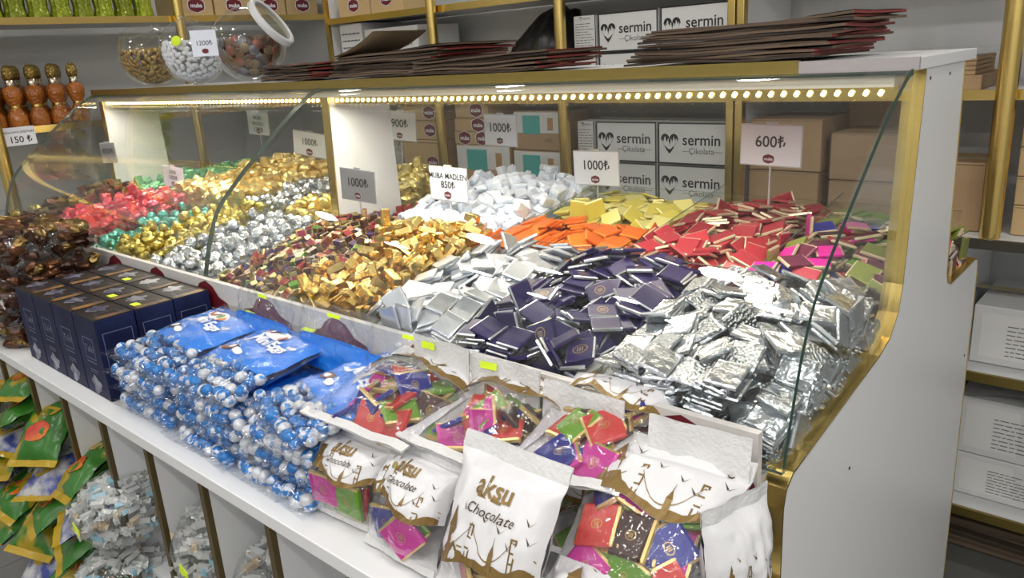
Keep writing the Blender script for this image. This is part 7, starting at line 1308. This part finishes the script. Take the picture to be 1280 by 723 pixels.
def egg_bag(label, o, right, upv, w, h, t, seed, top, group=None, sticker=False, side=False, eggs=True):
    T = thing('egg_bag', label, 'bag', frame(o, right, upv), group)
    f = bag_fn(w, h, t, seed, .16, .05, .005)
    MB().grid(lambda u, v: f(u, v, 1), 24, 30).grid(lambda u, v: f(u, v, -1), 16, 22, 0, True).build('clear_film', FILM, T)
    hv = .54 if eggs else .32
    g = lambda u, v: f(.03+.94*u, .31+hv*v, 1)-nrm(f, .03+.94*u, .31+hv*v, 1)*.002
    MB().grid(g, 18, 14).grid(lambda u, v: f(.03+.94*u, .31+hv*v, -1)+Vector((0, 0, .003)), 10, 8, 0, True).build('printed_header', BLUEP, T)
    if top:
        cl = []
        for (cu, cv) in ((.25, .55), (.78, .60), (.62, .80), (.2, .78)): cl += [ell(cu, cv, .05, .012), ell(cu+.03, cv+.01, .03, .014), ell(cu-.03, cv+.008, .022, .01)]
        wrapped(f, cl, d=-.0004).build('printed_clouds', PRW, T)
        wrapped(f, [ell(.42, .70, .19, .062, 20, -.2)], d=.0).build('logo_plate', PRW, T)
        wrapped(f, [ell(.32, .72, .075, .045)], d=.0006).build('logo_disc', PRR, T)
        wrapped(f, [ell(.44, .70, .06, .035)], d=.0006).build('logo_leaf', PRG, T); wrapped(f, [ell(.54, .67, .05, .035)], d=.0006).build('logo_corner', PRO, T)
        wrapped(f, [ell(.32, .72, .03, .018)], d=.001).build('logo_dot', PRW, T)
        wrap_text('Mini Eggs', .036, PRW, f, .55, .575, w, h, T, rot=-.12, bold=.0012)
        wrapped(f, [ell(.24, .44, .10, .036, 14, .3)], d=.0002).build('egg_picture', PRB, T); wrapped(f, [ell(.25, .445, .06, .02, 14, .3), ell(.40, .415, .07, .026, 14, -.3)], d=.0008).build('egg_picture_white', PRW, T)
    if sticker: wrapped(f, [[(.40, .87), (.56, .87), (.56, .91), (.40, .91)]], d=.002).build('price_sticker', YELLOWST, T)
    rg = random.Random(seed); nc = int(w*.92/.0275) if eggs else 0; nr = 4 if top else 3
    for i in range(nc):
        for j in range(nr):
            for s in (1, -1):
                if top and s < 0 and 0 < j and 0 < i < nc-1: continue
                u = .5+(i-(nc-1)/2+.5*(j % 2)*.9-.2)*.0275/w+rg.uniform(-.025, .025); v = .05+(j+.5)*.0255/h+rg.uniform(-.018, .018)
                if u < .06 or u > .94 or v < .03: continue
                p = f(u, max(v, .075), s); p = Vector((p.x, v*h+.004, ((p.z-s*.0125) if abs(p.z) > .0135 else s*.004)+rg.uniform(-.005, .004)))
                link('chocolate_egg', EG[rg.random() < .33], T, Matrix.Translation(p) @ Matrix.Rotation(rg.uniform(0, 6), 4, 'Z') @ Matrix.Rotation(rg.uniform(0, 6), 4, 'X'))
    if side:
        for j in range(6):
            v = .16+j*.045; p = f(.93, v, 1); link('chocolate_egg', EG[j % 2], T, Matrix.Translation((p.x-.006, v*h, rg.uniform(-.004, .004))) @ Matrix.Rotation(rg.uniform(0, 6), 4, 'X'))
tl = 0
for c, x in enumerate((-1.325, -1.06, -.80)):
    for l in range(4):
        topb = l == 3
        lab = 'blue mini egg bag on top of the '+('left stack beside the navy boxes', 'middle stack', 'right stack, turned slightly, beside the white bags')[c] if topb else ('bottom', 'second', 'third')[l]+' mini egg bag from the ledge in the '+('left', 'middle', 'right')[c]+' stack'
        egg_bag(lab, (x+rnd(-.008, .008), .595+rnd(-.008, .012)+(0 if not topb else .01), .902+.040*l), (1, (-.04, .03, -.34)[c] if topb else rnd(-.04, .04), 0), ((.04, -.03, .34)[c] if topb else 0, 1, .10 if topb else .02), .272, .345 if topb else .315, .047, 50+c*5+l, topb, None, topb, c == 2)
for i, (x, y, s) in enumerate(((-1.20, .80, True), (-.93, .82, True), (-.69, .83, True))):
    egg_bag('blue mini egg bag lying behind the stacks, '+('leftmost, its tail up on the glass', 'middle one, tail up on the glass', 'next to the white bags')[i], (x, .835, .955), (1, .05*(i-1), 0), (.06*(1-i), .17, .6), .262, .195, .03, 70+i, False, None, True, False, False)

# ================================================================ NAVY BOXES
NAVY = mat('navy_box', (.005, .007, .034), .5, spec=.2, mix=(.010, .016, .06), mscale=9, vjit=.1); NTOP = mat('navy_box_top', (.008, .007, .012), .45, spec=.25, mix=(.03, .02, .015), mscale=7, vjit=.1)
SPL = mat('silver_print', (.28, .29, .36), .3, .3, mix=(.07, .07, .14), mscale=40); GLW = mat('amber_print', (.30, .15, .04), .4, mix=(.05, .03, .02), mscale=14); LBL = mat('pale_line_print', (.12, .14, .24), .4)
def navy_box(label, x1, y0, stick):
    W, D, H = .132, .093, .204
    t = thing('chocolate_box', label, 'box', loc=(x1-W/2, y0, .8805), group=None)
    MB().box(-W/2, W/2, 0, D, 0, H).build('body', NAVY, t, .002)
    lid = MB().box(-W/2+.001, W/2-.001, .001, D-.001, H, H+.0015).build('lid', NTOP, t)
    top = H+.0019
    sp_ = MB().add([(-.03+.028*(1+.35*sin(5*a))*cos(a), D*.5+.022*(1+.3*cos(4*a))*sin(a), top) for a in [2*pi*k/26 for k in range(26)]], [tuple(range(26))]).build('printed_splash', SPL, lid)
    mb = MB()
    for a, b, c, d in ((.012, .052, .02, .0215), (.012, .052, .0715, .073), (.012, .0135, .02, .073), (.0505, .052, .02, .073)): mb.add([(a, c, top), (b, c, top), (b, d, top), (a, d, top)], [(0, 1, 2, 3)])
    mb.build('printed_frame', LBL, lid); MB().add([(.04, .01, top-.0002), (.064, .01, top-.0002), (.064, .085, top-.0002), (.04, .085, top-.0002)], [(0, 1, 2, 3)]).build('printed_glow', GLW, lid)
    # front face towards the aisle: name plate, pictures; end face: thin frame
    mb = MB()
    for a, b, c, d in ((-.03, .03, .150, .1515), (-.03, .03, .098, .0995), (-.03, -.0285, .098, .15), (.0285, .03, .098, .15), (-.028, .028, .088, .090), (-.022, .022, .068, .070), (-.02, .02, .062, .0635)): mb.box(a, b, -.0008, -.0003, c, d)
    mb.build('printed_plate', LBL, t); text('Tafel', .026, SPL, t, face_y(0, -.0008, .124), shear=.2)
    MB().add([(.026*(1+.3*sin(5*a))*cos(a), -.0006, .03+.022*(1+.3*cos(3*a))*sin(a)) for a in [2*pi*k/24 for k in range(24)]], [tuple(range(24))]).build('printed_splash', SPL, t)
    mb = MB(); X = W/2+.0004
    for a, b, c, d in ((.012, .081, .168, .1695), (.012, .0135, .06, .168), (.0795, .081, .06, .168)): mb.box(X-.0003, X+.0002, a, b, c, d)
    mb.build('printed_line', LBL, t)
    if stick: MB().box(.008, .036, .012, .03, top+.0002, top+.0006).build('price_sticker', YELLOWST, t)
for i in range(4):
    for j in range(3):
        navy_box('navy box, '+('first', 'second', 'third', 'fourth')[i]+' from the egg bags in the '+('front', 'middle', 'back')[j]+' row', -1.505-.136*i, .618+.0955*j, (i, j) in ((0, 1), (1, 1), (2, 2)))

# ================================================================ BROWN CHOCOLATES IN CLEAR BAGS (ledge, left)
BR = [lump_mesh('brl%d' % i, m_, (.05, .036, .026), 40+i, sharp=True) for i, m_ in enumerate((mat('cocoa_foil', (.045, .018, .010), .25, .45, vjit=.3), mat('copper_foil', (.14, .06, .03), .28, .7, vjit=.3), mat('bronze_gold_foil', (.26, .17, .06), .28, .9, vjit=.3)))]
STRIP = mat('white_slip', (.65, .63, .6), .5)
def clear_bag(label, c, d, n, ms, seed, nm='foil_chocolate', slips=6, cat_='bag', wrm=FILM2):
    t = thing('sweets_bag', label, cat_, loc=c); rg = random.Random(seed)
    bm = bmesh.new(); bmesh.ops.create_cube(bm, size=1); bmesh.ops.subdivide_edges(bm, edges=list(bm.edges), cuts=9, use_grid_fill=True)
    def sh(p):
        q = p.normalized()*.62; q = p.lerp(q, .42); k = 1+.10*noise.noise(p*4+Vector((seed, 0, 0)))
        return Vector((q.x*d[0]*k, q.y*d[1]*k, (q.z+.5)*d[2]*(1+.06*noise.noise(p*5))))
    for v in bm.verts: v.co = sh(v.co)
    link('clear_film', bm_mesh(bm, 'clear_film', [wrm], True), t)
    P = []
    for _ in range(4000):
        a = rg.randrange(3); p = Vector([rg.uniform(-.5, .5) for _ in range(3)]); p[a] = rg.choice((-.5, .5))
        if a == 1 and p[1] > 0: p[1] = -.5
        if a == 2 and p[2] < 0: p[2] = .5
        q = sh(p*.86)
        if q.z > .012 and all((q-e).length > .027 for e in P): P.append(q)
        if len(P) >= n: break
    for q in P: link(nm, ms[rg.randrange(len(ms))], t, Matrix.Translation(q) @ Matrix.Rotation(rg.uniform(0, 6), 4, 'Z') @ Matrix.Rotation(rg.uniform(-1, 1), 4, 'X'))
    for k in range(slips):
        q = sh(Vector((rg.uniform(-.4, .4), -.46, rg.uniform(-.3, .45)))); o = MB().box(-.022, .022, -.006, .006, 0, .0006).build('paper_slip', STRIP, t); o.matrix_basis = Matrix.Translation(q) @ Matrix.Rotation(rg.uniform(0, 3), 4, 'Y') @ Matrix.Rotation(1.3, 4, 'X')
    return t
clear_bag('clear bag of brown and gold chocolates at the ledge end, uppermost', (-2.235, .76, 1.045), (.22, .25, .165), 95, BR, 3)
clear_bag('clear bag of brown chocolates under the uppermost one beside the navy boxes', (-2.225, .74, .8805), (.20, .28, .175), 95, BR, 5)
clear_bag('clear bag of brown and gold chocolates farthest along the ledge', (-2.47, .74, .8805), (.24, .28, .20), 80, BR, 7)
clear_bag('clear bag of brown chocolates stacked on the farthest one', (-2.48, .76, 1.065), (.22, .25, .13), 80, BR, 8)
clear_bag('clear bag of brown chocolates beyond the others on the ledge', (-2.74, .74, .8805), (.22, .28, .21), 70, BR, 9)

# ================================================================ CUBBY HOLES UNDER THE LEDGE
GRN = mat('green_snack_film', (.03, .15, .015), .25, bump=.25, bscale=25, mix=(.34, .25, .01), mscale=6, mth=(.52, .56)); YBAND = mat('yellow_snack_film', (.42, .28, .012), .25, bump=.25, bscale=25); SWEETINK = mat('orange_snack_print', (.60, .16, .02), .3, mix=(.50, .04, .02), mscale=20); BERRYINK = mat('blue_snack_print', (.04, .06, .25), .3, mix=(.5, .5, .5), mscale=18)
def snack(label, o, right, upv, seed, blue=False, w=.17, h=.22):
    T = thing('snack_bag', label, 'bag', frame(o, right, upv)); f = bag_fn(w, h, .06, seed, .10, .10, .008)
    MB().grid(lambda u, v: f(u, v*.82+.09, 1), 16, 16).grid(lambda u, v: f(u, v*.82+.09, -1), 12, 12, 0, True).build('wrapper', BERRYINK if blue else GRN, T)
    for b0 in (.91, 0): MB().grid(lambda u, v: f(u, b0+.09*v, 1), 12, 3).build('sealed_end', YBAND, T)
    wrapped(f, [ell(.5, .42, .26, .13, 18, .3)], d=.002).build('printed_sweets', YBAND if blue else SWEETINK, T)
    wrapped(f, [ell(.5, .70, .28, .07, 16, .1)], d=.002).build('printed_cloud', mat('snack_white', (.55, .60, .5), .4) if seed % 2 else YBAND, T)
sn = [(-2.14, .60, .78), (-2.16, .56, .70), (-2.14, .54, .62), (-2.16, .52, .54), (-2.13, .50, .46), (-1.92, .58, .64), (-1.90, .55, .56), (-1.90, .53, .48), (-1.90, .51, .40), (-1.74, .57, .62), (-1.73, .55, .54), (-1.73, .53, .46), (-1.70, .50, .38), (-1.69, .50, .30), (-1.88, .49, .32), (-2.12, .47, .38), (-2.36, .52, .60), (-2.36, .50, .50), (-2.36, .47, .40)]
for i, (x, y, z) in enumerate(sn):
    col = 'under the ledge end' if x < -2.05 else ('in the second hole from the ledge end' if x < -1.8 else 'in the third hole')
    k_ = sum(1 for q in sn[:i] if abs(q[0]-x) < .06)
    snack(('blue and white snack bag ' if i % 4 == 2 else 'green snack bag ')+col+', '+('topmost', 'second from top', 'third from top', 'fourth from top', 'fifth from top', 'lowest')[min(k_, 5)]+(', outer column' if x < -2.3 else ''), (x+rnd(-.02, .02), y-.06, z-.03), (1, rnd(-.5, .5), rnd(-.3, .3)), (rnd(-.5, .5), .85, rnd(.2, .7)), i+1, i % 4 == 2)
SW = [mat('sweet_wrap', (.46, .47, .46), .35, vjit=.2), mat('sweet_blue', (.25, .45, .55), .35), mat('sweet_tan', (.5, .4, .28), .4)]
def sweet_stuff(d, n, seed):
    rg = random.Random(seed); mb = MB()
    for _ in range(n):
        p = Vector((rg.gauss(0, 1), rg.gauss(0, 1), rg.gauss(0, 1))).normalized(); p = Vector((p.x*d[0]*.44, p.y*d[1]*.44, (p.z*.42+.5)*d[2]))
        M = Matrix.Translation(p) @ Matrix.Rotation(rg.uniform(0, 6), 4, 'Z') @ Matrix.Rotation(rg.uniform(-2, 2), 4, 'X'); mi = 0 if rg.random() < .8 else rg.choice((1, 2))
        mb.box(-.015, .015, -.007, .007, -.006, .006, mi, M)
        for s in (-1, 1): mb.add([M @ Vector(q) for q in ((s*.015, -.002, 0), (s*.026, -.008, .003), (s*.026, .008, -.003), (s*.015, .002, 0))], [(0, 1, 2, 3)], mi)
    return mb
for i, (x, y, z, dx, dz, lab) in enumerate(((-1.535, .52, .50, .24, .19, 'upper clear bag of white wrapped sweets beside the green snack bags'), (-1.53, .49, .30, .26, .21, 'lower clear bag of white wrapped sweets beside the green snack bags'), (-1.165, .60, .4575, .23, .27, 'clear bag of white wrapped sweets in the fourth hole, lime sticker'), (-.92, .60, .4575, .23, .265, 'clear bag of white wrapped sweets in the hole before the last visible divider'), (-1.21, .50, .27, .25, .20, 'clear bag of white wrapped sweets below the stickered one'))):
    t = thing('sweets_bag', lab, 'bag', loc=(x, y+.08, z)); d = (dx, .24, dz)
    so = sweet_stuff(d, 230, i).build('wrapped_sweets', SW, t); so['kind'] = 'stuff'
    bm = bmesh.new(); bmesh.ops.create_icosphere(bm, subdivisions=4, radius=.5)
    for v in bm.verts: k = 1+.10*noise.noise(v.co*6+Vector((i*5, 0, 0))); v.co = Vector((v.co.x*d[0]*k, v.co.y*d[1]*k, max(0, (v.co.z*k*.95+.5)*d[2])))
    link('clear_film', bm_mesh(bm, 'clear_film', [FILM], True), t)
    o = MB().box(-.018, .018, 0, .001, -.012, .012).build('price_sticker', YELLOWST, t); o.matrix_basis = Matrix.Translation((.03, -.122, dz*.55)) @ Matrix.Rotation(.3, 4, 'Y')
